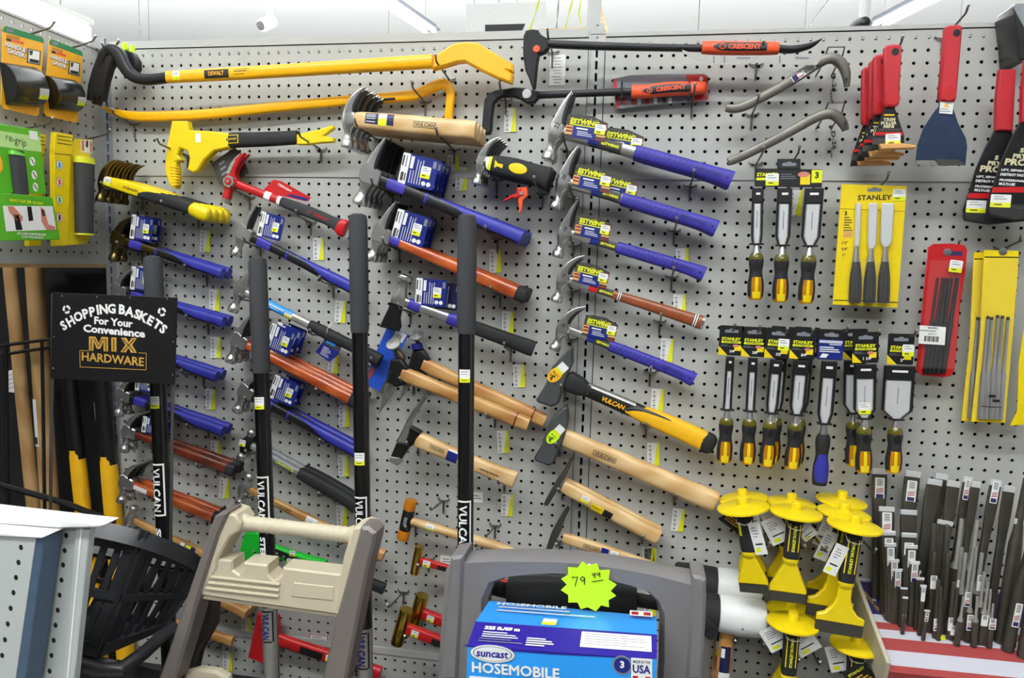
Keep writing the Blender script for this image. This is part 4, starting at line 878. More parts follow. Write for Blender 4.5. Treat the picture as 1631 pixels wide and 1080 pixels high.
def estwing(ph, sh, eye, end, d, size, n=1, s=1., kind='rip', leather=False, cardp=None, cw=3.0, ch=1.8, cang=4, g0=.45, back=None, uv=(.8, -.75), inks=True, **k):
    fr = tool(eye, end, d); L = fr.L; t = thing('claw_hammer', ph, 'hammer', fr, 'one-piece steel hammers')
    mb = MB(); claw(mb, POLI, s, kind); mb.build('head', t); mb = MB(); claw_shade(mb, BLKST, s, kind); mb.build('claw_shade_fill', t)
    sw, _ = swp(t, 'shank', STEEL, [(.3*s, 0, .5*s, .4*s, 4), (1.2*s, 0, .4*s, .3*s, 4), (L*.3, 0, .38*s, .28*s, 4), (L*g0+.3, 0, .44*s, .3*s, 4)])
    mb = MB(); mb.text(size, .02, .35*s, .5*s, BLKI, h=.36*s, ang=74); mb.build('size_mark', t)
    mb = MB(); mb.patch(sw, L*.17, L*.23, 20, 160, (REDP if leather else BLUEC), .02, 5, 12); mb.patch(sw, L*.23, L*.36, 20, 160, EGREY, .015, 6, 12); mb.wtext(sw, 'ESTWING', L*.295, -.02, YELN, w=L*.1, h=.24*s, off=.03, bold=2); mb.build('paper_band', t)
    if leather:
        g = SW([(L*g0, 0, .46*s, .4*s, 2.6), (L*.6, 0, .54*s, .46*s, 2.6), (L*.8, -.02, .6*s, .5*s, 2.6), (L*.93, -.04, .64*s, .52*s, 2.6), (L*.985, -.05, .72*s, .58*s, 2.6)], 4)
        mb = MB(); mb.sweep(g, LEATH, 22); mb.build('grip', t)
        mb = MB()
        for a in (.05, .905):
            mb = MB(); mb.patch(g, g.len*a, g.len*(a+.045), -179, 179, BLKI, .012, 2, 24)
            for b in (.005, .028): mb.patch(g, g.len*(a+b), g.len*(a+b+.012), -179, 179, WHT, .02, 2, 24)
            mb.build('grip_ring', t)
        mb = MB(); mb.sweep(SW([(L*.983, -.05, .73*s, .58*s, 2.6), (L, -.05, .7*s, .56*s, 2.6)], 1), POLI, 20); mb.build('end_cap', t)
    else:
        g = SW([(L*g0, 0, .56*s, .46*s, 2.8), (L*.5, 0, .58*s, .48*s, 2.8), (L*.65, -.02, .6*s, .5*s, 2.8), (L*.8, -.03, .6*s, .5*s, 2.8), (L*.9, -.06, .62*s, .52*s, 2.8), (L*.97, -.12, .7*s, .54*s, 2.8), (L, -.16, .72*s, .54*s, 2.8)], 4)
        mb = MB(); mb.sweep(g, BLUEV, 24)
        for i in range(12):
            for j in (-.3, -.1, .1, .3):
                q = g.front(g.len*(.06+.055*i+.02*(j > 0)), j*s, .004); mb.at(q.x, q.y, q.z, 20); mb.prism(ellipse(0, 0, .1, .035, 8), -.02, 0, NAVY)
        mb.T = None; mb.wtext(g, 'ESTWING', g.len*.76, 0, NAVY, w=2.1*s, h=.36*s, off=.012, bold=0, shear=.15); q = g.front(g.len*.95, 0, .0); mb.at(q.x, q.y, q.z).prism(ellipse(0, 0, .09, .09, 10), -.1, .01, BLKI); mb.T = None
        mb.build('grip', t)
    c = None
    if cardp: q = fr.l(*cardp, .3); c = est_card(t, q.x, q.y, cw, ch, .34, cang)
    stack(t, n, ph, 1.22)
    if back and n > 1:
        b = [o for o in bpy.data.objects if o.parent is None and str(o.get('label', '')).startswith(ph + ', second')][0]
        for o in b.children:
            if o.name.startswith('sales_card'): o.location = V(back)*U
    supports(fr, sh, d, grip=uv, **k); return t
estwing('largest blue-gripped one-piece steel hammer, topmost of its column', 'largest one-piece steel hammers', (886, 208), (1166, 284), 3.2, '22', 2, 1.0, cardp=(934, 203), cw=3.4, ch=1.9, cang=6, g0=.455, back=(3.1, -.1, 0), uv=(.8, -.85), tags=False)
estwing('blue-gripped one-piece steel hammer under the topmost of its column', 'second one-piece steel hammers', (897, 289), (1142, 361), 3.2, '20', 2, .94, cardp=(944, 284), cw=3.2, ch=1.9, cang=4, g0=.385, back=(2.2, 0, 0), uv=(.76, -.85))
estwing('blue-gripped one-piece steel hammer just above the leather-gripped one', 'one-piece steel hammer above the leather-gripped one', (899, 370), (1122, 434), 2.0, '16', 1, .9, cardp=(945, 362), cw=3.0, ch=1.9, cang=4, g0=.38, uv=(.8, -.85))
estwing('steel claw hammer with a brown stacked leather grip', 'leather-gripped steel hammer', (897, 444), (1121, 514), 2.0, '16', 1, .86, 'curve', True, cardp=(942, 438), cw=3.0, ch=1.8, cang=4, g0=.36, uv=(.72, -.85))
estwing('blue-gripped one-piece steel hammer just below the leather-gripped one', 'one-piece steel hammer below the leather-gripped one', (896, 522), (1106, 602), 2.0, '16', 1, .86, 'curve', cardp=(956, 522), cw=2.9, ch=1.9, cang=8, g0=.36, uv=(.7, -.85))
# stubby hammers and the red clamp
ph = 'stubby claw hammer with a short black and yellow grip'; sh = 'stubby hammers'
fr = tool((768, 258), (874, 282), 4.4); L = fr.L; t = thing('stubby_hammer', ph, 'hammer', fr)
mb = MB(); claw(mb, POLI, .8, 'curve', poll=.95); mb.build('head', t); mb = MB(); claw_shade(mb, BLKST, .8); mb.build('claw_shade_fill', t)
sw, _ = swp(t, 'grip', RUBB, [(.3, 0, .6, .42, 3.4), (L*.2, .0, .78, .5, 3.2), (L*.5, .04, .86, .55, 2.8), (L*.75, .02, .8, .52, 2.8), (L*.9, -.05, .86, .54, 2.8), (L, -.12, .95, .52, 2.8)])
mb = MB(); vs = [sw.front(L*.5+.78*math.cos(a), .04+.42*math.sin(a), .015) for a in [2*math.pi*i/28 for i in range(28)]]; mb.add([sw.front(L*.5, .04, .03)] + vs, [[0, i+1, (i+1) % 28+1] for i in range(28)], YELS)
vs = [sw.front(L*.2+a, b, .015) for a, b in ((-.25, -.3), (0, -.12), (.45, -.22), (.45, .12), (0, .12), (-.3, .36))]; mb.add(vs, [list(range(6))], YELS); mb.build('yellow_badge', t, label='yellow oval on the grip')
mb = MB(); mb.patch(sw, .0, .55, 55, 130, WHT, .02, 4, 6); mb.patch(sw, .35, .6, 50, 130, YELN, .025, 3, 6); mb.build('price_sticker', t)
stack(t, 4, ph, .95); supports(fr, sh, 4.4, head=(.6, -.62), grip=(.85, -.9), tags=False)
ptag(W(722, 247, 0), 'yellow and white price tag beside the stubby black and yellow hammers', 3)
fr = flat((824, 318), 4.8); t = thing('spring_clamp', 'small red plastic spring clamp on the stubby hammers\' peg', 'clamp', fr); k = K(740, 220, 3.857)
mb = MB(); mb.prism(fr.l2(k((385, 300), (390, 350), (362, 380), (350, 460), (338, 462), (330, 380), (345, 345), (350, 320), (325, 325), (320, 310))), -.1, .22, ORNG, .06); mb.build('jaw', t)
mb = MB(); mb.prism(fr.l2(k((325, 305), (345, 315), (355, 350), (325, 372), (300, 368), (245, 392), (238, 385), (290, 352), (320, 340))), .0, .3, REDP, .06); mb.build('lever', t)
mb = MB(); q = fr.l(*k((352, 340))[0]); mb.lathe([(0, -.2), (.16, -.2), (.16, .38), (0, .38)], (q.x, q.y, 0), (0, 0, 1), STEEL, 12); mb.build('pivot', t)
# three pound cross peen hammers and tack hammers
def oval(par, fr, k, c, w, h, ang, z, txt, m):
    q = fr.l(*k(c)[0], z); mb = MB().at(q.x, q.y, z, ang); mb.prism(ellipse(-w*.12, 0, w*.42, h/2, 28), -.01, .012, m); mb.card(w*.12, -h*.38, w*.55, h*.38, .016, WHT, r=.05); mb.card(w*.05, -h*.4, w*.2, h*.4, .02, YELN)
    mb.text('3', -w*.3, -.02, .02, BLKI, h=h*.5, ang=90, bold=2); mb.text('lb', -w*.3+.05, h*.25, .02, BLKI, h=h*.2, ang=90); mb.text('1,36 kg', -w*.08, 0, .02, BLKI, w=h*.6, ang=90); mb.build('weight_sticker', par)
ph = 'heavy cross peen hammer with a black and yellow fiberglass handle'; sh = 'black and yellow cross peen hammer'
fr = tool((893, 600), (1136, 708), 2.4); L = fr.L; t = thing('cross_peen_hammer', ph, 'hammer', fr); k = K(740, 480, 3.857)
mb = MB(); mb.prism(fr.l2(k((668, 278), (645, 285), (545, 395), (500, 510), (445, 595), (455, 612), (540, 640), (580, 620), (625, 480), (645, 430), (668, 380))), -.85, .8, GUN, .14); mb.build('head', t)
oval(t, fr, k, (568, 440), 1.9, 1.05, 45+22, .83, '3', YELD)
mb = MB(); mb.sweep(SW([(.6, -.05, .62, .6, 3.4), (.8, -.05, .9, .72, 3.4), (2.0, -.1, .8, .66, 3.2), (2.4, -.1, .62, .56, 3.2), (2.8, -.1, .6, .54, 3.2)], 2), RUBB, 22); mb.build('collar', t)
sw, _ = swp(t, 'shaft', BLKP, [(2.2, -.1, .6, .5, 3.2), (L*.3, -.08, .64, .5, 3.2), (L*.5, -.05, .68, .5, 3.2), (L*.66, 0, .6, .48, 3.2)])
mb = MB(); mb.wtext(sw, 'VULCAN', L*.2, -.08, YELD, w=2.1, h=.44, bold=2, shear=.15); mb.build('lettering', t)
mb = MB(); mb.patch(sw, L*.02, L*.33, 20, 62, ALUM, .015, 8, 5); mb.build('silver_label', t)
g = SW([(L*.44, -.3, .3, .5, 3.), (L*.5, -.12, .62, .54, 3), (L*.65, -.02, .8, .58, 3), (L*.8, .0, .84, .58, 3), (L*.94, -.04, .86, .58, 3)], 4)
mb = MB(); mb.sweep(g, YELD, 22); o = mb.build('grip', t)
mb = MB(); mb.patch(g, .05, g.len*.55, lambda f: 30+30*f, lambda f: (95 - 60*f if f < .4 else 71 - 8*(f-.4)), BLKP, .015, 14, 8); mb.build('inlay', o)
mb = MB(); mb.sweep(SW([(L*.92, -.08, .7, .56, 3), (L*.95, -.06, .9, .62, 3), (L*.99, -.08, .86, .6, 3), (L*1.01, -.1, .55, .4, 3)], 3), RUBB, 20); mb.build('end_cap', t)
supports(fr, sh, 2.4, head=(.55, -.95), grip=(.6, -.95), tagoff=(.7, -1.6))
ph = 'heavy cross peen hammer with a pale wooden handle'; sh = 'pale wooden cross peen hammer'
fr = tool((884, 690), (1141, 800), 2.4); L = fr.L; t = thing('cross_peen_hammer', ph, 'hammer', fr)
mb = MB(); mb.prism(fr.l2(k((632, 640), (612, 645), (525, 730), (480, 870), (432, 950), (440, 968), (520, 998), (552, 985), (605, 860), (625, 800), (640, 720))), -.85, .8, GUN, .14); mb.build('head', t)
oval(t, fr, k, (555, 820), 1.8, .95, 48+22, .83, '3', NEON)
sw, _ = swp(t, 'handle', WLT, [(.5, 0, .62, .52, 3), (.9, 0, .78, .58, 3), (L*.3, 0, .82, .6, 2.8), (L*.6, 0, .86, .62, 2.8), (L*.9, 0, .9, .66, 2.8), (L*.985, 0, .92, .66, 2.8), (L, 0, .8, .56, 2.8)])
mb = MB(); mb.wtext(sw, 'VULCAN', L*.285, -.05, BLKI, w=1.8, h=.3, shear=.15); mb.wframe(sw, L*.285-1.05, L*.285+1.05, -.27, .18, .04, BLKI); mb.build('stamped_mark', t)
supports(fr, sh, 2.4, head=(.6, -1.0), grip=(.78, -.95), tagoff=(.5, -1.5))
def tack(ph, sh, eye, end, d, headpx, n, prof, thick=.3, **kw):
    fr = tool(eye, end, d); L = fr.L; t = thing('tack_hammer', ph, 'hammer', fr)
    mb = MB(); mb.prism(fr.l2(headpx), -thick, thick, DSTEEL, .07); mb.build('head', t)
    sw, _ = swp(t, 'handle', WLT, [(.2+(L-.2)*u, 0, a, b, 2.8) for u, a, b in prof]); return t, fr, sw
k = K(840, 640, 4.153)
ph = 'pale wooden tack hammer with straight slim head and yellow label'
t, fr, sw = tack(ph, '', (893, 772), (1049, 856), 2.8, k((285, 385), (272, 400), (235, 470), (190, 530), (110, 670), (118, 685), (140, 680), (200, 580), (225, 540), (262, 480), (292, 405)), 2, [(0, .5, .36), (.1, .6, .4), (.5, .64, .44), (.95, .68, .46), (1, .6, .4)])
mb = MB(); mb.patch(sw, fr.L*.31, fr.L*.43, 88, 150, YELS, .015, 6, 6); mb.patch(sw, fr.L*.43, fr.L*.52, 88, 150, BLKI, .015, 6, 6); mb.wtext(sw, 'STANLEY', fr.L*.37, -.2, BLKI, w=1.0, h=.17, off=.03); mb.build('paper_label', t)
wsticker(t, sw, fr.L*.2, -.3, .3, .7); stack(t, 2, ph, 1.0); supports(fr, 'straight-headed tack hammers', 2.8, head=(.2, -.65), grip=(.88, -.75), tagoff=(.6, -1.5))
ph = 'slim tack hammer with a curved claw head and tapering handle'
t, fr, sw = tack(ph, '', (893, 855), (1040, 900), 2.2, k((265, 690), (250, 705), (205, 780), (160, 860), (115, 1000), (150, 1005), (190, 920), (225, 850), (250, 770), (282, 705)), 1, [(0, .42, .34), (.1, .5, .38), (.45, .52, .4), (.7, .42, .36), (1, .3, .28), (1.2, .26, .24)], .24)
mb = MB(); mb.wtext(sw, 'VULCAN', fr.L*.32, 0, BLKI, w=1.3, h=.24, shear=.15); mb.wframe(sw, fr.L*.32-.75, fr.L*.32+.75, -.2, .2, .035, BLKI); mb.build('stamped_mark', t)
mb = MB(); mb.patch(sw, fr.L*.42, fr.L*.5, 60, 150, BLUEC, .015, 5, 6); mb.build('paper_label', t); wsticker(t, sw, fr.L*.52, -.3, .3, .7); supports(fr, 'curved-headed tack hammer', 2.2, head=(-.1, -.9), hooks=(1, 0))
ptag(W(1036, 873, 0), 'price tag on the wall above the end of the curved-headed tack hammer', 2); ptag(W(1036, 945, 0), 'price tag seen through the opening of the grey cart handle', 2)
# two dual-faced mallets, black end and white end
ph = 'mallet with one black and one white rubber face'
fr = hang((1160, 975), (1152, 1120), 4.4); t = thing('rubber_mallet', ph, 'mallet', fr)
a, b = fr.l(1144, 975), fr.l(1215, 977)
mb = MB(); y = 0; mb.lathe([(0, 0), (1.4, 0), (1.5, .12), (1.62, 1.8), (1.5, 3.55), (1.4, 3.7), (0, 3.7)], (a.x, a.y-.05, 0), (1, -.05, 0), WHTP, 30); mb.lathe([(0, 0), (.1, 0), (.1, .03), (0, .03)], ((a.x+b.x)/2, a.y-.5, 1.57), (0, 0, 1), GREYP, 10); mb.build('white_face', t, label='white rubber face')
mb = MB(); mb.lathe([(0, -3.6), (1.35, -3.6), (1.5, -3.45), (1.6, -1.8), (1.5, -.05), (0, -.05)], (a.x, a.y-.05, 0), (1, -.05, 0), RUBB, 30); mb.build('black_face', t, label='black rubber face')
mb = MB(); mb.sweep(SW([(a.x+.8, -1.2, .55, .5, 2.4), (a.x+.72, -4, .6, .52, 2.4), (a.x+.6, -8, .62, .55, 2.4), (a.x+.5, -12, .68, .55, 2.4)], 3), WHK, 20); mb.build('handle', t)
sw = SW([(a.x+.8, -1.2, .55, .5, 2.4), (a.x+.72, -4, .6, .52, 2.4), (a.x+.6, -8, .62, .55, 2.4)], 3)
mb = MB(); mb.patch(sw, 1.6, 5, 55, 130, NAVY, .015, 6, 8); mb.patch(sw, 1.8, 2.6, 95, 125, WHT, .02, 3, 4); mb.patch(sw, 3.9, 5.2, 50, 132, WHT, .02, 4, 8); mb.patch(sw, 4.6, 5.2, 50, 132, YELN, .025, 4, 8); mb.build('paper_label', t)
t['label'] = ph + ', the one hanging in front'; d2 = dup(t, (.1, 3.3, 1.0), ph + ', the one half hidden behind', group='pair of dual-faced mallets'); t['group'] = 'pair of dual-faced mallets'
for p, l in (((1158, 985), 'first'), ((1200, 990), 'second')): hook(W(*p, 0), 5.5, 'steel peg hook of the pair holding the white mallets, ' + ('inner one' if l == 'first' else 'outer one'))
# ================================================================ PRY BARS AT THE TOP
ph = 'long black indexing pry bar with orange-banded grip and pointed tip'
fr = flat((1000, 78), 3.0); t = thing('pry_bar', ph, 'pry bar', fr); k = K(800, 0, 3.857)
mb = MB(); mb.prism(fr.l2(k((150, 195), (185, 188), (225, 192), (240, 220), (275, 240), (290, 300), (262, 330), (230, 340), (222, 380), (205, 540), (190, 555), (165, 480), (145, 440), (132, 340), (134, 230))), -.4, .45, RUBB, .12); mb.build('head', t)
mb = MB(); q = fr.l(856, 81); mb.lathe([(0, .62), (.26, .6), (.32, .5), (.32, .3), (0, .3)], (q.x, q.y, 0), (0, 0, 1), ORNG, 20); mb.build('release_button', t)
rod(fr, [(868, 70, 6, .34), (950, 73.5, 6, .34), (1050, 76, 5.4, .32), (1120, 77, 5.4, .32)], BLKST, 4, 2, t, 'bar')
rod(fr, [(1236, 77, 6, .34), (1260, 79, 6, .34), (1290, 73, 4.6, .28), (1309, 62, .8, .1)], BLKST, 3, 4, t, 'tip')
sw, _ = rod(fr, [(1118, 76, 9.8, .5), (1135, 76.5, 10.2, .54), (1180, 77, 10.4, .54), (1225, 77, 10, .52), (1240, 77, 9.2, .48)], ORNG, 3, 3, t, 'grip')
mb = MB(); mb.patch(sw, sw.len*.14, sw.len*.84, lambda f: 62+28*max(0, 1-f*6), lambda f: 122-30*max(0, 1-f*6), BLKP, .012, 14, 8); mb.wtext(sw, 'CRESCENT', sw.len*.55, 0, ORNG, w=2.5, h=.4, off=.03, bold=2); mb.wtext(sw, 'O', sw.len*.265, 0, ORNG, h=.5, off=.03, bold=0); mb.wtext(sw, 'I', sw.len*.265, 0, ORNG, h=.5, off=.03); mb.build('panel', t)
mb = MB(); P = fr.l2(k((1105, 305), (1160, 325), (1300, 340), (1500, 342), (1750, 340), (1930, 325), (1970, 345), (1930, 400), (1830, 400), (1560, 385), (1330, 392), (1190, 365), (1110, 325)), .5); mb.poly(P, .5, mat('worn_label', (176, 174, 170), .5, var=.1, scale=40), .03)
for x in (1295, 1360, 1700): P = fr.l2(k((x, 345), (x+10, 345), (x+10, 386), (x, 386)), .52); mb.poly(P, .51, GREYP, .01)
for x in (1440, 1800): P = fr.l2(k((x, 350), (x+90, 352), (x+80, 362), (x, 362)), .52); mb.poly(P, .51, GREYP, .01)
mb.build('torn_label', t)
hook(W(1204, 104, 0), 3.6, 'steel peg hook under the orange-banded grip of the long black bar'); hook(W(880, 84, 0), 3.6, 'steel peg hook under the swivel head of the long black bar')
t = thing('price_tag', 'handwritten price tag on the wall beside the long black bar head', 'price tag', flat((888, 112), 0)); mb = MB(); mb.box(-.68, -1.3, .02, .68, 1.3, .05, WHT)
for i in range(9): mb.card(-.5+.11*(i % 3), 1.05-i*.26, .3+.1*(i % 2), 1.0-i*.26, .06, GREYP, t=.005)
mb.build('card', t)
ph = 'black hooked indexing pry bar on a red and grey card'
fr = flat((970, 150), 1.3); t = thing('pry_bar', ph, 'pry bar', fr)
mb = MB(); P = k((0, 555), (75, 542), (130, 545), (190, 560), (225, 565), (225, 608), (200, 635), (160, 640), (110, 610), (70, 598), (0, 600), (-25, 612), (-48, 640), (-58, 720), (-62, 800), (-70, 825), (-95, 830), (-120, 790), (-112, 690), (-105, 620), (-80, 580), (-40, 560)); mb.prism(fr.l2(P), -.35, .4, BLKST, .1); mb.build('hook_head', t)
mb = MB(); q = fr.l(*k((155, 585))[0]); mb.lathe([(0, .5), (.36, .5), (.42, .44), (.42, .3), (0, .3)], (q.x, q.y, 0), (0, 0, 1), POLI, 24); mb.build('pivot_bolt', t)
rod(fr, [(856, 152, 5.6, .32), (900, 150, 5.4, .32), (1008, 146, 5.6, .32)], BLKST, 4, 2, t, 'bar')
sw, _ = rod(fr, [(1006, 146, 10.6, .5), (1030, 146, 10.4, .52), (1065, 142, 11, .54), (1100, 141, 10.6, .54), (1120, 140, 9.6, .48), (1124, 140, 7, .34)], ORNG, 3, 3, t, 'grip')
mb = MB(); mb.patch(sw, sw.len*.15, sw.len*.8, lambda f: 64+26*max(0, 1-f*5)+8*f, lambda f: 124-30*max(0, 1-f*5), BLKP, .012, 14, 8); mb.wtext(sw, 'CRESCENT', sw.len*.53, -.02, ORNG, w=2.4, h=.36, off=.03, bold=2, ang=2); mb.wtext(sw, 'O', sw.len*.245, -.04, ORNG, h=.46, off=.03, bold=0); mb.wtext(sw, 'I', sw.len*.245, -.04, ORNG, h=.46, off=.03); mb.build('panel', t)
mb = MB(); mb.prism(fr.l2(k((680, 485), (790, 462), (1000, 455), (1240, 455), (1265, 470), (1265, 610), (1250, 620), (700, 668)), -.62), -.66, -.6, GREYP); P = fr.l2(k((680, 485), (700, 480), (718, 660), (700, 668)), -.58); mb.poly(P, -.59, REDP); P = fr.l2(k((1130, 460), (1240, 455), (1265, 470), (1265, 610), (1180, 625), (1140, 560)), -.58); mb.poly(P, -.59, REDP)
for i, (x, m) in enumerate(((735, REDP), (790, REDP), (830, WHT), (880, REDP), (930, WHT), (985, EGREY), (1020, WHT))): P = fr.l2(k((x, 600), (x+22, 600), (x+22, 645-i*2), (x, 645-i*2)), -.57); mb.poly(P, -.58, m)
q = fr.l(*k((1222, 485))[0], -.58); mb.poly(ellipse(q.x, q.y, .16, .2, 12), -.585, WHT); mb.build('sales_card', t)
mb = MB()
for x in (734, 1148): a, b = fr.l(*k((x, 500))[0], .45), fr.l(*k((x, 600))[0], .45); mb.tube([a-V((0, 0, 1)), a, b, b-V((0, 0, 1))], .07, BLKP, 6)
mb.build('cable_tie', t)
hook(W(1102, 165, 0), 3.2, 'steel peg hook under the orange grip on the red and grey card'); hook(W(806, 160, 0), 3.0, 'steel peg hook under the hook head of the second black bar')
ptag(W(813, 172, 0), 'yellow and white price tag beside the hook head of the second black bar', 2)
for i, (pts, tp, ph, sh, sp) in enumerate(((((1156, 172, 6, .3), (1172, 173, 7, .32), (1195, 165, 7.4, .34), (1250, 135, 7.6, .34), (1300, 103, 7.8, .36), (1322, 93, 8, .36), (1338, 99, 8, .34), (1347, 116, 7, .3), (1349, 138, 4, .2)), (1290, 100), 'dark steel gooseneck wrecking bar with a flag sticker on its shaft', 'flag-stickered steel bar', 1),
    (((1160, 258, 6, .3), (1180, 250, 7, .32), (1240, 220, 7.4, .34), (1290, 192, 7.6, .34), (1315, 182, 7.8, .36), (1330, 184, 7.8, .34), (1342, 196, 7, .3), (1347, 208, 5, .2)), (1290, 185), 'plain dark steel gooseneck wrecking bar below the stickered one', 'plain steel gooseneck bar', 0))):
    fr = flat((1250, 130 + 90*i), 2.6); t = thing('wrecking_bar', ph, 'pry bar', fr, 'dark steel gooseneck bars'); sw, _ = rod(fr, pts, GOOSE, 4.5, 4, t, 'bar')
    mb = MB(); a, b, c = fr.l(pts[-1][0]-3, pts[-1][1]-14, .3), fr.l(pts[-1][0]-1, pts[-1][1]-2, .3), fr.l(pts[-1][0]+1, pts[-1][1]-14, .3); mb.add([a, b, c], [[0, 1, 2]], BLKI); mb.build('claw_notch', t)
    if sp:
        mb = MB(); mb.patch(sw, sw.len*.47, sw.len*.64, 68, 118, WHT, .015, 6, 6); mb.patch(sw, sw.len*.475, sw.len*.51, 72, 114, FLAGB, .02, 3, 4); mb.patch(sw, sw.len*.51, sw.len*.55, 74, 84, FLAGR, .02, 3, 2); mb.patch(sw, sw.len*.51, sw.len*.55, 94, 104, FLAGR, .02, 3, 2)
        for j in range(6): mb.patch(sw, sw.len*(.565+.011*j), sw.len*(.571+.011*j), 76, 108, BLKI, .02, 2, 3)
        mb.build('flag_sticker', t)
    y0 = 88 + 84*i
    P = W(1318, y0+22, 0); M = mat4(P, V((1, 0, 0)), V((0, 0, 1)), OUT); h = thing('loop_hook', 'wire loop hook around the neck of the ' + sh, 'peg hook', M, 'wire loop hooks'); mb = MB(); mb.tube([(-.9, -.6, .1), (-.9, -.3, 1.8), (-.7, .9, 3.0), (.5, .9, 3.0), (.55, .3, 2.2), (.3, -.3, 1.2), (.3, -.6, .1)], .07, ZINC, 7); mb.build('wire', h)
    q = [(1197, 180), (1204, 258)][i]; hook(W(q[0], q[1]+3, 0), 3.5, 'steel peg hook under the flat end of the ' + sh)
    t = thing('price_tag', 'clear strip with a handwritten code under the hook of the ' + sh, 'price tag', flat((1326, 118+92*i), 0)); mb = MB(); mb.box(-.5, -2.4, .02, .6, .6, .035, CLEAR); mb.text(('D-24', 'D-26')[i], .15, -.7, .045, BLKI, w=1.5, h=.34, ang=-82); mb.text(('1699', '1699')[i], .0, -1.7, .045, NAVY, w=.8, h=.18, ang=-85); mb.build('strip', t)
# ================================================================ SCRAPERS, CHISELS AND PUNCH SETS ON THE FAR SIDE OF THE UPRIGHT
def top_hook(px, py, ln, label, up=.35): return hook(W(px, py, 0), ln, label, up=up)
# trim pullers (four) : red handle, fanned black blade with a card
ph = 'small red-handled trim puller with a printed black blade'
fr = hang((1422, 76), (1413, 244), 5.2); t = thing('trim_puller', ph, 'scraper', fr, 'stack: ' + ph); k = K(1211, 0, 3.857)
mb = MB(); mb.prism(fr.l2(k((757, 300), (770, 285), (810, 278), (850, 280), (863, 295), (845, 645), (825, 662), (765, 660), (752, 640))), -.28, .34, REDG, .12)
q = fr.l(*k((806, 610))[0]); mb.prism(ellipse(q.x, q.y, .5, .5, 24), .3, .37, REDP, .02); q = fr.l(*k((820, 326))[0]); mb.prism(ellipse(q.x, q.y, .26, .28, 16), .3, .345, BLKI); mb.build('handle', t)
mb = MB(); mb.prism(fr.l2(k((765, 655), (822, 655), (838, 700), (882, 830), (885, 905), (680, 925), (700, 835), (742, 715))), -.08, .06, BLKST, .03); mb.build('blade', t)
mb = MB()
for (x, y), s, w, m in (((790, 735), 'TRIM', .85, CREAM), ((788, 757), 'PULLER', 1.1, CREAM), ((787, 778), 'MINI', .75, CREAM)): q = fr.l(*k((x, y))[0]); mb.text(s, q.x, q.y, .075, m, w=w, h=.24, bold=2)
for P, m in ((k((758, 703), (822, 703), (822, 712), (758, 712)), YELD), (k((700, 812), (870, 812), (874, 832), (694, 832)), REDP), (k((725, 792), (860, 790), (862, 806), (722, 806)), EGREY), (k((690, 850), (770, 848), (768, 885), (685, 888)), EGREY)): mb.poly(fr.l2(P), .075, m, .01)
mb.build('print', t)
q = fr.l(*k((812, 858))[0]); sticker(t, q.x, q.y, .1, 2, 1.05, .85)
mb = MB(); mb.prism(fr.l2(k((720, 890), (850, 885), (945, 900), (940, 915), (730, 922))), -.3, .5, TAN, .05); mb.build('blade_guard', t, label='tan card guard on the blade edge')
stack(t, 4, ph, 1.15, shifts=[(-.35, 1.2, -.35), (-.4, 2.1, -.5), (-.6, 3.2, -.75)])
top_hook(1398, 107, 5.6, 'steel peg hook through the small red trim pullers', .2)
ph = 'wide red-handled scraper with a broad dark blue-grey blade'
fr = hang((1516, 42), (1497, 264), 4.0); t = thing('scraper', ph, 'scraper', fr)
mb = MB(); mb.prism(fr.l2(k((1127, 175), (1150, 163), (1215, 160), (1233, 172), (1195, 610), (1185, 628), (1100, 624), (1090, 605))), -.3, .36, REDG, .12)
q = fr.l(*k((1150, 580))[0]); mb.prism(ellipse(q.x, q.y, .5, .55, 24), .33, .38, REDP, .02); q = fr.l(*k((1195, 212))[0]); mb.prism(ellipse(q.x, q.y, .26, .28, 16), .3, .365, BLKI); mb.build('handle', t)
BLUST = mat('blued_steel', (44, 58, 84), .42, .6, var=.2, scale=20)
mb = MB(); mb.prism(fr.l2(k((1098, 610), (1190, 615), (1185, 670), (1215, 760), (1262, 850), (1270, 900), (1260, 1010), (1185, 1005), (1075, 990), (955, 985), (965, 890), (1000, 790), (1065, 690), (1095, 655))), -.06, .06, BLUST, .03); mb.build('blade', t)
mb = MB(); mb.prism(fr.l2(k((955, 985), (1072, 985), (1100, 1018), (958, 1012))), -.1, .09, POLI, .03); mb.prism(fr.l2(k((1070, 978), (1210, 982), (1262, 1015), (1100, 1018))), -.12, .11, EGREY, .02); mb.build('edge_strip', t)
mb = MB(); mb.poly(fr.l2(k((1100, 628), (1185, 628), (1175, 704), (1095, 698))), .14, WHT); q = fr.l(*k((1138, 650))[0]); mb.poly([(q.x-.2, q.y-.12), (q.x+.2, q.y-.12), (q.x, q.y+.2)], .15, YELD); mb.lines(q.x-.4, q.y-.25, .8, 2, .16, GREYP, .15, .3); mb.build('warning_label', t)
top_hook(1500, 62, 4.4, 'steel peg hook through the wide red-handled scraper', .5)
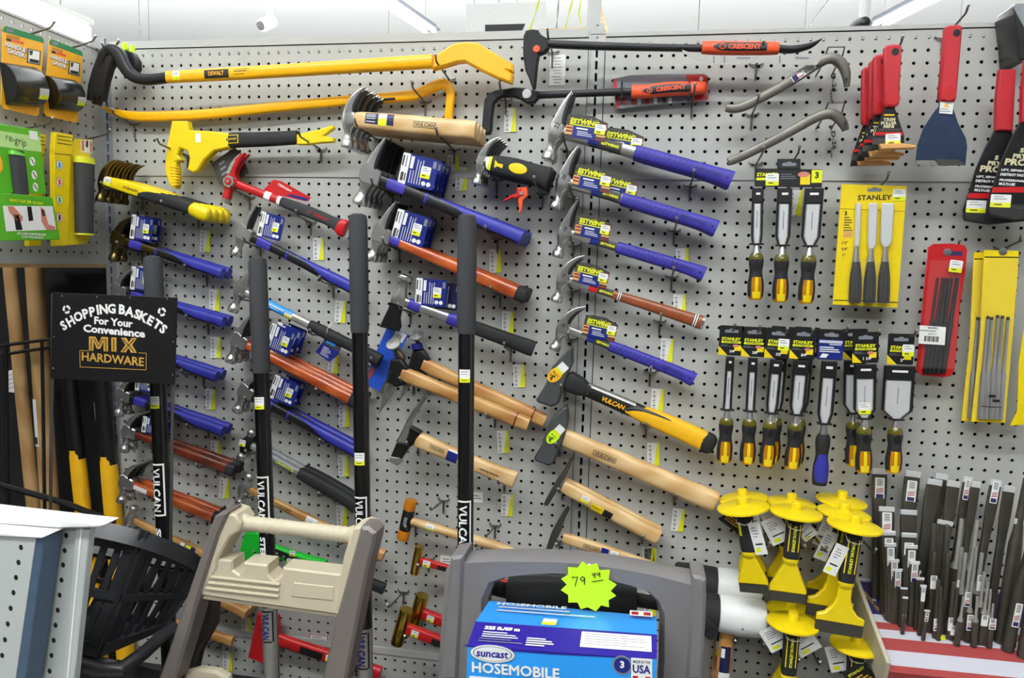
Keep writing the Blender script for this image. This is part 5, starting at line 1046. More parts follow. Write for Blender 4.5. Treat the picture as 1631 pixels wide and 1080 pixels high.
# long pry bar scrapers cut by the picture edge
ph = 'large red-handled prying tool with a black printed blade'
fr = hang((1640, 85), (1600, 345), 4.4); t = thing('prying_tool', ph, 'pry bar', fr, 'stack: ' + ph)
kk = K(1211, 240, 3.857)
mb = MB(); mb.prism(fr.l2(k((1620, 370), (1720, 370), (1700, 760), (1595, 755), (1600, 560))), -.3, .4, REDG, .1); mb.build('handle', t)
mb = MB(); mb.prism(fr.l2(kk((1590, -170), (1700, -170), (1760, 0), (1800, 380), (1560, 385), (1400, 378), (1390, 330), (1425, 230), (1470, 80), (1530, -60))), -.12, .12, BLKST, .05); mb.build('blade', t)
mb = MB()
for s, (x, y), w, h, m in (('S', (1603, 0), .28, .34, CREAM), ('PRY', (1590, 36), .95, .34, CREAM), ('PRO', (1565, 72), 1.5, .5, CREAM), ('LIFT, SEPARATE', (1560, 124), 1.9, .2, WHT), ('DESTROY FAST', (1545, 150), 1.7, .2, WHT), ('PROFESSIONAL,', (1545, 186), 1.8, .2, WHT), ('MULTI-USE', (1510, 207), 1.1, .2, WHT)): q = fr.l(*kk((x, y))[0]); mb.text(s, q.x, q.y, .14, m, w=w, h=h, bold=2, shear=.1)
mb.poly(fr.l2(kk((1425, 225), (1760, 222), (1765, 258), (1415, 258))), .135, REDP); q = fr.l(*kk((1470, 310))[0])
mb.build('print', t); sticker(t, q.x, q.y, .17, 2, 1.4, .95)
mb = MB(); mb.prism(fr.l2(kk((1395, 335), (1790, 330), (1800, 400), (1560, 425), (1400, 385))), .14, .3, CLEAR, .03); mb.prism(fr.l2(kk((1395, 360), (1560, 350), (1790, 370), (1800, 400), (1560, 425), (1405, 400))), -.3, .14, BLKP, .05); mb.build('blade_guard', t)
stack(t, 2, ph, 1.2, shifts=[(-1.0, 1.6, -.3)])
top_hook(1606, 86, 5.0, 'steel peg hook holding the large red-handled prying tools', .2)
fr = flat((1616, 60), 2.4); t = thing('sign_bracket', 'dark grey plastic bracket at the wall top above the large prying tools', 'bracket', fr)
mb = MB(); mb.prism(fr.l2(k((1522, 60), (1548, 35), (1680, 30), (1680, 260), (1622, 240), (1560, 130))), -2.3, .6, UPR, .08); mb.build('plate', t)
mb = MB(); mb.prism(fr.l2(k((1522, 60), (1555, 120), (1622, 240), (1622, 330), (1610, 385), (1555, 385), (1545, 250))), -2.3, .8, BLKP, .1); mb.build('arm', t)

# amber-handled chisels hanging from black cards
def card_hole(mb, cx, cy, z): mb.prism(rrect(cx-.55, cy-.13, cx+.55, cy+.13, .12), z-.06, z+.006, GREYP); mb.prism(rrect(cx-.2, cy-.05, cx+.2, cy+.22, .1), z-.06, z+.008, GREYP)
def chisel_body(t, x0, ytop, ybot, bw, blue=False, x1=None, hl=.39):
    """sheath, blade, ferrule and handle from ytop down to ybot; x drifts from x0 to x1"""
    x1 = x0 if x1 is None else x1; H = ytop-ybot; X = lambda f: x0+(x1-x0)*f
    yb, yn, yf = ytop-H*.42, ytop-H*.5, ybot+H*hl+.2
    mb = MB(); bw2 = bw/2
    mb.prism([(X(0)-bw2-.16, ytop), (X(0)+bw2+.16, ytop), (X(.12)+bw2+.16, ytop-H*.13), (X(.12)-bw2-.16, ytop-H*.13)], -.2, .22, BLKP, .05)
    for s in (-1, 1): mb.prism([(X(.1)+s*(bw2+.02), ytop-H*.1), (X(.1)+s*(bw2+.17), ytop-H*.1), (X(.42)+s*(bw2+.17), yb+.02), (X(.5)+s*.36, yn), (X(.5)+s*.24, yn), (X(.42)+s*(bw2+.02), yb)], -.16, .18, BLKP, .03)
    mb.prism(rrect(X(.5)-.56, yn-.08, X(.5)+.56, yn+.06, .05), -.3, .3, BLKP, .03); mb.build('blade_sheath', t)
    mb = MB(); mb.prism([(X(.1)-bw2*.6, ytop-H*.06), (X(.1)+bw2*.6, ytop-H*.06), (X(.1)+bw2*.6, ytop-H*.04), (X(.1)-bw2*.6, ytop-H*.04)], .2, .24, WHT); mb.build('sheath_slot', t)
    mb = MB(); P = [(X(.1)-bw2, ytop-H*.13), (X(.1)+bw2, ytop-H*.13), (X(.42)+bw2, yb), (X(.5)+.2, yn-.1), (X(.5)-.2, yn-.1), (X(.42)-bw2, yb)]; mb.prism(P, -.1, .1, BLADE, min(.1, bw*.16))
    mb.card(X(.25)-.05, ytop-H*.36, X(.25)+.02, ytop-H*.2, .105, GREYP, t=.004); mb.build('blade', t)
    mb = MB(); sw = SW([(X(.5), yn-.05, .2, .16, 2.2), (X(.6), yf, .34, .3, 2.2)], 1); mb.sweep(sw, POLI, 16); mb.build('ferrule', t)
    y = yf; h = y-ybot
    pts = [(X(.6), y+.05, .42, .38, 2), (X(.63), y-h*.08, .56, .48, 2), (X(.68), y-h*.22, .56, .48, 2), (X(.75), y-h*.42, .48, .44, 2), (X(.85), y-h*.66, .62, .52, 2.1), (X(.95), y-h*.9, .6, .5, 2.1), (X(1), ybot, .54, .46, 2.1)]
    sw = SW(pts, 3); mb = MB(); mb.sweep(sw, AMBH if not blue else RUBB, 20); mb.build('handle', t)
    mb = MB()
    if not blue:
        mb.patch(sw, sw.len*.14, sw.len*.52, 0, 360, RUBB, .02, 8, 26); q = sw.front(sw.len*.24, 0, .02); mb.prism(ellipse(q.x, q.y, .27, .34, 18), q.z-.02, q.z+.03, BLKP, .015)
        for a in (0, 130): mb.patch(sw, sw.len*.5, sw.len*.95, a-2 if a else -25, a+50 if a else 50, RUBB, .018, 8, 6)
        mb.build('grip', t)
        mb = MB(); mb.patch(sw, .0, sw.len*.17, 0, 360, OLIVE, .012, 6, 26); mb.build('bolster', t, label='olive top of the amber handle')
        mb = MB(); mb.patch(sw, sw.len*.5, sw.len*.84, 80, 100, CORE, .014, 6, 4); mb.patch(sw, sw.len*.84, sw.len*.99, 62, 118, CORE, .014, 4, 6); mb.sweep(SW([(X(.74), y-h*.5, .1, .1, 2), (X(.94), y-h*.86, .12, .12, 2), (X(.94), y-h*.86, .2, .2, 2), (X(1), ybot+.02, .22, .2, 2)], 1), YELN, 10); mb.build('core', t)
        mb = MB(); mb.sweep(SW([(X(1), ybot+.03, .5, .42, 2.1), (X(1), ybot-.08, .44, .38, 2.1)], 1), YELD, 18); mb.build('end_cap', t)
    else: mb.patch(sw, sw.len*.38, sw.len*.93, lambda f: 55-30*math.sin(f*3), lambda f: 125+30*math.sin(f*3), BLUEG, .02, 12, 10); mb.build('grip', t, label='blue soft grip')
def chisel(p, q, d, bw, size, ph, n=1, x0=None, blue=False, cw=1.95, st=None, shifts=None, sx=0):
    fr = hang(p, q, d); L = fr.L; t = thing('wood_chisel', ph, 'chisel', fr, 'wood chisels on black cards')
    mb = MB(); mb.prism(rrect(-cw/2, -2.35, cw/2, .12, .12), -.05, 0, BLKP); card_hole(mb, 0, -.35, 0)
    if not blue:
        mb.text('STANLEY', 0, -.98, .01, YELN, w=cw*.78, h=.26, bold=2); mb.card(-cw*.4, -1.34, cw*.4, -1.17, .01, YELN); mb.text('FATMAX', 0, -1.255, .016, BLKI, w=cw*.6, h=.1)
        mb.poly([(-cw*.5, -2.35), (-cw*.12, -2.35), (-cw*.5, -1.6)], .01, YELS); mb.text(size, cw*.08, -2.0, .012, WHT, h=.24, bold=2); mb.card(cw*.14, -1.95, cw*.42, -1.5, .01, YELS); mb.poly(ellipse(cw*.2, -1.55, .26, .12, 12), .015, SKIN); mb.lines(-cw*.42, -1.48, cw*.45, 2, .1, GREYP, .012, .35)
    else:
        mb.card(-cw*.5, -2.3, cw*.5, -.7, .01, BLUEC); mb.card(-cw*.45, -1.0, cw*.45, -.78, .016, FLAGW); mb.card(-cw*.05, -1.15, cw*.42, -1.05, .016, FLAGW); mb.lines(-cw*.42, -1.3, cw*.8, 3, .17, WHT, .016, .5); mb.poly([(-cw*.4, -2.2), (-cw*.15, -2.2), (-cw*.05, -1.9), (-cw*.3, -1.85)], .016, WHT)
    mb.build('sales_card', t)
    if st: sticker(t, *st, .04, 0, .85, .95)
    chisel_body(t, sx, -2.45, -L, bw, blue, None)
    if n > 1: stack(t, n, ph, 1.0, shifts=shifts)
    return t
chisel((1166, 521), (1153, 735), 3.0, .35, '1/4"', 'amber-handled wood chisel with the narrowest blade, first in its row')
chisel((1202, 523), (1190, 737), 3.0, .42, '3/8"', 'amber-handled wood chisel second in the row of carded chisels')
chisel((1241, 525), (1221, 741), 3.6, .62, '1/2"', 'amber-handled wood chisel with a price sticker over its card', 2, st=(.45, -1.2), shifts=[(.62, 1.4, .05)])
chisel((1281, 526), (1261, 745), 3.6, .85, '3/4"', 'amber-handled wood chisel hung beside the blue-handled one', 2, shifts=[(.55, 1.4, .05)])
chisel((1325, 527), (1305, 772), 3.4, .85, '', 'blue and black handled wood chisel on a blue card', blue=True)
chisel((1379, 531), (1375, 751), 3.8, 1.3, '1 1/4"', 'broad amber-handled wood chisel with a sticker on its blade', 2, shifts=[(-.4, 1.5, .1)])
chisel((1436, 534), (1422, 751), 3.0, 1.95, '2"', 'amber-handled wood chisel with the widest blade of its row', st=(.55, -1.2))
t = [o for o in bpy.data.objects if o.parent is None and str(o.get('label', '')).startswith('broad amber')][0]; sticker(t, -.02, -6.0, .16, 2, .9, .95)
for p, l in (((1168, 524), 'the narrowest carded chisel'), ((1206, 526), 'the second carded chisel'), ((1246, 530), 'the sticker-covered chisel card'), ((1284, 531), 'the carded chisels beside the blue one'), ((1336, 527), 'the blue-carded chisel'), ((1382, 534), 'the broad carded chisels'), ((1437, 534), 'the widest carded chisel')): hook(W(p[0]-8, p[1]+4, 0), 4.0, 'steel peg hook through ' + l, up=.45)
# three-chisel set on one wide card
ph = 'set of three amber-handled chisels on one wide black card'
fr = hang((1262, 262), (1252, 478), 3.0); t = thing('chisel_set', ph, 'chisel set', fr); k = K(1131, 240, 3.857); a = fr.l(1200, 280)
mb = MB(); mb.prism(fr.l2([(1202, 268), (1310, 270), (1309, 299), (1202, 297)]), -.05, 0, BLKP); mb.prism(fr.l2([(1238, 253), (1275, 253), (1275, 270), (1238, 270)]), -.05, 0, BLKP); q = fr.l(1257, 262); card_hole(mb, q.x, q.y, 0)
q = fr.l(1222, 278); mb.text('STANLEY', q.x, q.y, .012, YELN, w=1.6, h=.3, bold=2); q = fr.l(1222, 285); mb.card(q.x-.85, q.y-.1, q.x+.6, q.y+.1, .012, YELN)
q = fr.l(1301, 281); mb.card(q.x-.4, q.y-.5, q.x+.4, q.y+.5, .012, YELN); mb.text('3', q.x, q.y+.1, .02, BLKI, h=.5, bold=2); q = fr.l(1282, 284); mb.card(q.x-.35, q.y-.5, q.x+.4, q.y+.3, .012, YELS); mb.poly(ellipse(q.x-.1, q.y+.3, .45, .22, 12), .016, SKIN); q = fr.l(1256, 281); mb.lines(q.x-.6, q.y+.2, 1.2, 3, .17, GREYP, .014, .35); mb.build('sales_card', t)
q = fr.l(1230, 286); sticker(t, q.x, q.y, .03, 0, 1.0, .95)
for i, (tx, bx, bw, yb) in enumerate(((1207, 1203, .55, 476), (1250, 1242, .8, 480), (1297, 1283, 1.1, 482))):
    c = thing('x', None, None, I4); c.parent = t; c.name = 'chisel'
    a, b = fr.l(tx, 300), fr.l(bx, yb); chisel_body(c, a.x, a.y, b.y, bw, False, b.x); 
top_hook(1258, 262, 3.6, 'steel peg hook through the three-chisel card', .4); ptag(W(1268, 303, 0), 'yellow and clear price tag half hidden behind the three-chisel set', 0)
# blister pack of three chisels
ph = 'yellow blister pack of three black-handled chisels'
fr = hang((1390, 296), (1381, 484), 2.4); t = thing('chisel_blister_pack', ph, 'chisel set', fr); k = K(1211, 240, 3.857)
mb = MB(); mb.prism(fr.l2(k((482, 192), (925, 205), (855, 972), (430, 955)), -.1), -.14, -.06, CLEAR); mb.build('clear_edge', t)
mb = MB(); mb.prism(fr.l2(k((500, 205), (900, 218), (842, 965), (445, 945))), -.06, 0, YELS)
q = fr.l(*k((703, 288))[0]); mb.text('STANLEY', q.x, q.y, .012, BLKI, w=2.55, h=.42, bold=1.2); q = fr.l(*k((702, 242))[0]); card_hole(mb, q.x, q.y, 0)
P = fr.l2(k((487, 355), (890, 372))); mb.add([(P[0][0], P[0][1], .008), (P[1][0], P[1][1], .008), (P[1][0], P[1][1]-.03, .008), (P[0][0], P[0][1]-.03, .008)], [[0, 1, 2, 3]], BLKI)
q = fr.l(*k((525, 385))[0]); mb.text('3', q.x, q.y, .012, BLKI, h=.34, bold=2); mb.lines(q.x-.1, q.y-.3, .6, 6, .2, EGREY, .012, .4)
for i, s in enumerate(('1/2"', '3/4"', '1"')): q = fr.l(*k((520-i*3, 566+i*38))[0]); mb.text(s, q.x, q.y, .012, BLKI, h=.24, bold=1)
mb.poly(fr.l2(k((510, 485), (565, 488), (563, 535), (508, 533))), .012, TAN); mb.poly(fr.l2(k((450, 915), (845, 930), (844, 936), (450, 921))), .012, BLKI); mb.build('backing_card', t); q = fr.l(*k((852, 273))[0]); sticker(t, q.x, q.y, .04, -2, .95, .9)
for i, (x0, x1, yb, xm, xh0, xh1) in enumerate(((585, 618, 560, 590, 545, 620), (665, 722, 575, 680, 635, 708), (745, 822, 565, 768, 722, 795))):
    c = thing('x', None, None, I4); c.parent = t; c.name = 'chisel'
    mb = MB(); mb.prism(fr.l2(k((x0, 322), (x1, 325), (x1-8-i*4, yb), (xm+14, yb+30), (xm-14, yb+30), (x0-6-i*2, yb-10)), .3), .2, .45, BLADE, .08); mb.build('blade', c)
    a, b = fr.l(*k((xm, yb+25))[0], .3), fr.l(*k((xm-4, 685))[0], .3); mb = MB(); mb.sweep(SW([(a.x, a.y, .17, .14, 2, .32), (b.x, b.y, .3, .22, 2, .32)], 1), STEEL, 14); mb.build('ferrule', c)
    a, b = fr.l(*k(((xh0+xh1)/2+6, 682))[0], .3), fr.l(*k(((xh0+xh1)/2-4, 935))[0], .3); w = (fr.l(*k((xh1, 800))[0]).x-fr.l(*k((xh0, 800))[0]).x)/2
    mb = MB(); sw = SW([(a.x, a.y, w*.6, .22, 2.6, .33), (a.x+(b.x-a.x)*.2, a.y+(b.y-a.y)*.2, w*.8, .28, 2.6, .33), (a.x+(b.x-a.x)*.45, a.y+(b.y-a.y)*.45, w*.98, .32, 2.6, .33), (a.x+(b.x-a.x)*.93, a.y+(b.y-a.y)*.93, w, .32, 2.6, .33), (b.x, b.y, w*.8, .26, 2.6, .33)], 3); mb.sweep(sw, BLKP, 18)
    for a_ in (60, 90, 120): mb.patch(sw, sw.len*.4, sw.len*.92, a_-3, a_+3, EGREY, .02, 6, 2)
    mb.build('handle', c)
mb = MB(); mb.prism(fr.l2(k((555, 670), (798, 685), (800, 945), (530, 935)), .66), .66, .68, CLEAR); mb.build('blister', t)
top_hook(1394, 303, 2.9, 'steel peg hook through the yellow chisel blister pack', .5)
# red pouch of black punches
ph = 'red pouch of black punches with a white barcode label'
fr = hang((1508, 388), (1484, 602), 2.0); t = thing('punch_pouch', ph, 'punch set', fr); k = K(1440, 370, 3.376)
mb = MB(); P = fr.l2(k((130, 80), (160, 62), (250, 60), (325, 68), (340, 95), (330, 220), (300, 400), (272, 740), (255, 772), (210, 780), (90, 768), (65, 745), (85, 560), (110, 300))); mb.prism(P, -.12, 0, REDP, .03); mb.build('backing', t)
mb = MB()
for i, (xt, xb) in enumerate(((180, 112), (210, 134), (230, 158), (252, 182), (287, 208))):
    a, b, m_, n_ = fr.l(*k((xt, 245))[0], .15), fr.l(*k((xb, 757))[0], .15), fr.l(*k((xt-(xt-xb)*.45, 470))[0], .15), fr.l(*k((xt-(xt-xb)*.5, 500))[0], .15)
    mb = MB(); mb.tube([(a.x, a.y, .18), (m_.x, m_.y, .18), (n_.x, n_.y, .2), (b.x, b.y, .2)], [.09+.015*i, .1+.015*i, .19, .19], BLKST, 10); mb.build('punch', t)
mb = MB(); mb.prism(fr.l2(k((140, 150), (310, 155), (270, 735), (85, 730)), .44), .42, .45, CLEAR); mb.build('clear_front', t)
mb = MB(); mb.poly(fr.l2(k((85, 500), (225, 510), (218, 607), (76, 598)), .47), .48, WHT); q = fr.l(*k((145, 572))[0], .48)
for i in range(11): mb.card(q.x-.5+i*.1, q.y-.24, q.x-.5+i*.1+(.05 if i % 3 else .08), q.y+.2, .49, BLKI, t=.004)
q = fr.l(*k((155, 515))[0], .48); mb.text('42082', q.x, q.y, .49, EGREY, w=.75, h=.16); q = fr.l(*k((150, 532))[0], .48); mb.lines(q.x-.9, q.y+.05, 1.8, 1, .1, GREYP, .49, .7); q = fr.l(*k((150, 548))[0], .48); mb.text('QTY: 1', q.x, q.y, .49, EGREY, w=.6, h=.16); mb.build('barcode_label', t)
q = fr.l(*k((278, 183))[0], .47); sticker(t, q.x, q.y, .49, -4, .95, .95); mb = MB(); q = fr.l(*k((232, 107))[0]); mb.lathe([(.13, .0), (.28, .0), (.3, .05), (.13, .06)], (q.x, q.y, 0), (0, 0, 1), POLI, 18); mb.prism(ellipse(q.x, q.y, .14, .14, 12), -.01, .02, BLKI); q = fr.l(*k((270, 112))[0]); mb.card(q.x-.3, q.y-.2, q.x+.6, q.y+.16, .01, FLAGB); mb.build('eyelet', t)
top_hook(1510, 400, 2.2, 'steel peg hook through the red punch pouch', .3)
# yellow pouches of pin punches
def pouch(pts, pins, d, ph, kx, hookp=None, grp='yellow pouches of pin punches'):
    fr = hang(pts[0], pts[1], d); t = thing('punch_pouch', ph, 'punch set', fr, grp); k = kx
    mb = MB(); mb.prism(fr.l2(pts[2]), -.08, 0, YELS); mb.build('backing', t)
    for i, (xt, yt, xb, yb, ym) in enumerate(pins):
        a, b = fr.l(*k((xt, yt))[0], .15), fr.l(*k((xb, yb))[0], .15); f = (ym-yt)/(yb-yt); m_ = a+(b-a)*f; n_ = a+(b-a)*(f+.05)
        mb = MB(); mb.tube([(a.x, a.y, .2), (a.x, a.y-.3, .2)], .12, BLKI, 8); mb.tube([(a.x, a.y-.25, .2), (m_.x, m_.y, .2), (n_.x, n_.y, .22), (b.x, b.y, .22)], [.12, .14, .22, .22], STEEL, 8); mb.build('punch', t)
    return t, fr
k = K(1440, 370, 3.376)
pp = [(450, 450, 405, 1000, 735), (470, 455, 432, 1002, 735), (502, 445, 462, 1002, 725), (528, 448, 486, 1000, 710), (558, 455, 512, 1005, 740)]
t, fr = pouch(((1597, 396), (1577, 672), k((430, 95), (618, 100), (605, 300), (543, 1025), (362, 1018), (410, 560))), pp, 2.6, 'yellow clear-fronted pouch of pin punches, the front one of two', k)
mb = MB(); mb.poly(fr.l2(k((432, 130), (616, 132), (616, 138), (432, 136))), .01, BLKI); q = fr.l(*k((530, 103))[0]); mb.lathe([(.13, .0), (.28, .0), (.3, .05), (.13, .06)], (q.x, q.y, 0), (0, 0, 1), POLI, 18); mb.prism(ellipse(q.x, q.y, .14, .14, 12), -.01, .02, BLKI); mb.build('eyelet', t)
mb = MB(); mb.prism(fr.l2(k((430, 140), (612, 142), (543, 1010), (368, 1008)), .5), .48, .5, CLEAR); P = k((415, 934), (527, 940), (527, 944), (415, 938)); mb.poly(fr.l2(P, .5), .51, BLKI)
for i, (x, y) in enumerate(((475, 880), (495, 905))): q = fr.l(*k((x, y))[0], .5); mb.card(q.x-.25, q.y-.12, q.x+.25, q.y+.08, .51, BLKI)
mb.build('clear_front', t)
d2 = dup(t, (-.35, .9, -.15), 'yellow clear-fronted pouch of pin punches, half hidden behind the other')
t, fr = pouch(((1650, 480), (1628, 690), k((700, 340), (700, 1030), (570, 1040), (610, 960), (618, 700), (650, 480))), [], 2.6, 'yellow pouch of which only one edge shows beyond the pin punch pouches', k)
top_hook(1594, 396, 3.2, 'steel peg hook through the yellow punch pouches', .4); top_hook(1648, 486, 3.2, 'steel peg hook through the edge-cut yellow pouch', .4)
# loose mason chisels with round yellow hand guards
def mason(p, q, d, ph, w, style='a', cards=(), d2=None, rot=0):
    fr = hang(p, q, d, d2); L = fr.L; fr = FR(fr.M @ Matrix.Rotation(rad(rot), 4, 'Y'), L); t = thing('mason_chisel', ph, 'chisel', fr, 'yellow mason chisels')
    mb = MB(); mb.lathe([(0, .62), (.36, .6), (.4, .5), (.4, .1), (.42, 0), (1.9, -.16), (2.0, -.22), (2.0, -.36), (1.8, -.42), (.5, -.4), (0, -.4)], (0, 0, 0), (0, 1, 0), YELS, 40); mb.build('hand_guard', t)
    yb = -L; yg = -L*.52
    sw = SW([(0, -.4, .5, .45, 3), (0, -1, .62, .52, 3.4), (0, yg*.6, .58, .5, 3.4), (0, yg*.85, .6, .5, 3.4), (0, yg, .56, .48, 3)], 3)
    mb = MB(); mb.sweep(sw, RUBB, 20); mb.build('grip', t)
    mb = MB(); ln = sw.len
    if style == 'a':
        mb.wtext(sw, 'STANLEY FATMAX', ln*.52, 0, YELN, w=ln*.6, h=.24, off=.03, bold=2, ang=180)
        for s in (-1, 1):
            for u0, u1, v0, v1 in ((ln*.2, ln*.82, .34, .42),): mb.add([sw.front(u, s*v, .015) for u in (u0, (u0+u1)/2, u1) for v in (v0, v1)], [[0, 1, 3, 2], [2, 3, 5, 4]], YELS)
            mb.add([sw.front(ln*.2, s*.34, .015), sw.front(ln*.2, s*.42, .015), sw.front(ln*.05, s*.56, .015), sw.front(ln*.04, s*.5, .015)], [[0, 1, 2, 3]], YELS)
    else: mb.patch(sw, ln*.28, ln*.6, 100, 125, YELN, .015, 5, 4); mb.wtext(sw, 'STANLEY', ln*.44, -.22, BLKI, w=ln*.28, h=.12, off=.03, ang=180)
    mb.build('lettering', t)
    mb = MB(); mb.sweep(SW([(0, yg+.1, .5, .44, 2.6), (0, yg-.15, .62, .5, 2.4), (0, yg-.4, .55, .42, 2.6)], 2), YELS, 20)
    h = (yb-(yg-.3)); yk = yb - h*.24
    half = [(.48, yg-.3), (.5, yg-.3+h*.06), (w*.5, yk+.36), (w*.5, yk)] if w < 3 else [(.5, yg-.3), (.52, yg-.3+h*.25), (.72, yg-.3+h*.42), (1.2, yg-.3+h*.58), (w/2, yk+.5), (w/2, yk)]
    mb.prism(half + [(-x, y) for x, y in half[::-1]], -.22, .24, YELS, .1); mb.build('shoulder', t)
    mb = MB(); mb.prism([(-w*.5, yk+.05), (w*.5, yk+.05), (w*.5, yb), (-w*.5, yb)], -.14, .15, BLKST if 0 else EGREY, .05); mb.build('blade', t)
    for (cx, cy, cw, ch, ang, z, m) in cards:
        mb = MB().at(cx, cy, z, ang); mb.prism(rrect(-cw/2, -ch/2, cw/2, ch/2, .05), -.03, 0, m)
        if m is WHT: mb.lines(-cw*.3, ch*.35, cw*.5, 4, ch*.09, GREYP, .008, .3); mb.card(-cw*.35, -ch*.42, cw*.0, -ch*.28, .008, YELN); mb.card(-cw*.3, -ch*.2, cw*.3, -ch*.15, .008, BLKI)
        else: mb.text('STANLEY', 0, ch*.25, .01, YELN, w=cw*.75, h=ch*.12, bold=2); mb.lines(-cw*.36, ch*.05, cw*.7, 3, ch*.13, YELD, .01, .4)
        mb.build('hang_tag', t)
    mb = MB(); mb.tube([(-.62, -.9, .2), (-.5, -1.35, .55), (0, -1.5, .62), (.45, -1.45, .6), (.66, -1.2, .3)], .035, WHT, 5); mb.build('tag_chain', t)
    return t, fr
def gpair(px, py, sh):
    for s, n in ((-.8, 'inner'), (.8, 'outer')): P = W(px, py, 0); hook(V((P.x+s, 0, P.z)), 6.5, 'steel peg hook, %s one of the two holding %s' % (n, sh), up=.1)
def second(t, fr, p, d, dp, ph, g, sx=0):
    """a twin hung further back: guard centre at p in the photograph"""
    A = W(*p, d); M = fr.M.copy(); M.translation = A; dup(t, None, ph, M=M, group=g); t['group'] = g
t, fr = mason((1183, 803), (1202, 944), 6.5, 'round-guarded yellow mason chisel turned sideways above the white mallets', 2.3, 'b', ((.95, -2.6, .95, 2.6, 8, .5, WHT), (-1.0, -1.4, 1.7, 1.6, -38, -.3, BLKP)), rot=-22)
second(t, fr, (1183, 790), 2.4, 0, 'round-guarded yellow mason chisel half hidden behind the sideways one', 'first pair of mason chisels')
t, fr = mason((1268, 811), (1252, 958), 6.5, 'round-guarded yellow mason chisel with white hang tags in the middle', 2.85, 'a', ((-1.25, -2.0, 1.6, 2.2, 32, -.35, WHT), (1.1, -1.9, 1.2, 1.2, 45, -.5, WHT)))
second(t, fr, (1261, 797), 2.4, 0, 'round-guarded yellow mason chisel behind the middle one with white tags', 'middle pair of mason chisels')
t, fr = mason((1362, 832), (1334, 1010), 7.2, 'long yellow mason chisel with the largest round guard in front', 3.5, 'a', ((-1.1, -3.0, 1.0, 2.5, -16, .5, WHT),))
second(t, fr, (1345, 812), 4.8, 0, 'long yellow mason chisel second from the front beside the punch tray', 'long mason chisels')
second(t, fr, (1341, 793), 2.3, 0, 'long yellow mason chisel closest to the wall beside the punch tray', 'long mason chisels')
t, fr = mason((1263, 987), (1249, 1150), 6.5, 'round-guarded yellow mason chisel hanging under the middle pair', 2.85, 'a', ((-1.2, -1.9, 1.7, 2.0, 35, -.35, WHT), (1.15, -2.0, 1.9, 1.9, 38, -.4, WHT)))
second(t, fr, (1260, 967), 2.4, 0, 'round-guarded yellow mason chisel behind the lower middle one', 'lower pair of mason chisels')
t, fr = mason((1364, 1022), (1352, 1190), 5.0, 'round-guarded yellow mason chisel lowest beside the flag tray', 2.85, 'a', ((-1.3, -1.7, 1.5, 2.2, 18, -.2, WHT), (.3, -2.6, 2.0, 2.0, 40, .6, BLKP)))
for a in ((1190, 830, 'the sideways mason chisels'), (1270, 836, 'the middle mason chisels'), (1340, 838, 'the long mason chisels'), (1262, 1000, 'the lower mason chisels'), (1360, 1030, 'the lowest mason chisel')): gpair(*a)
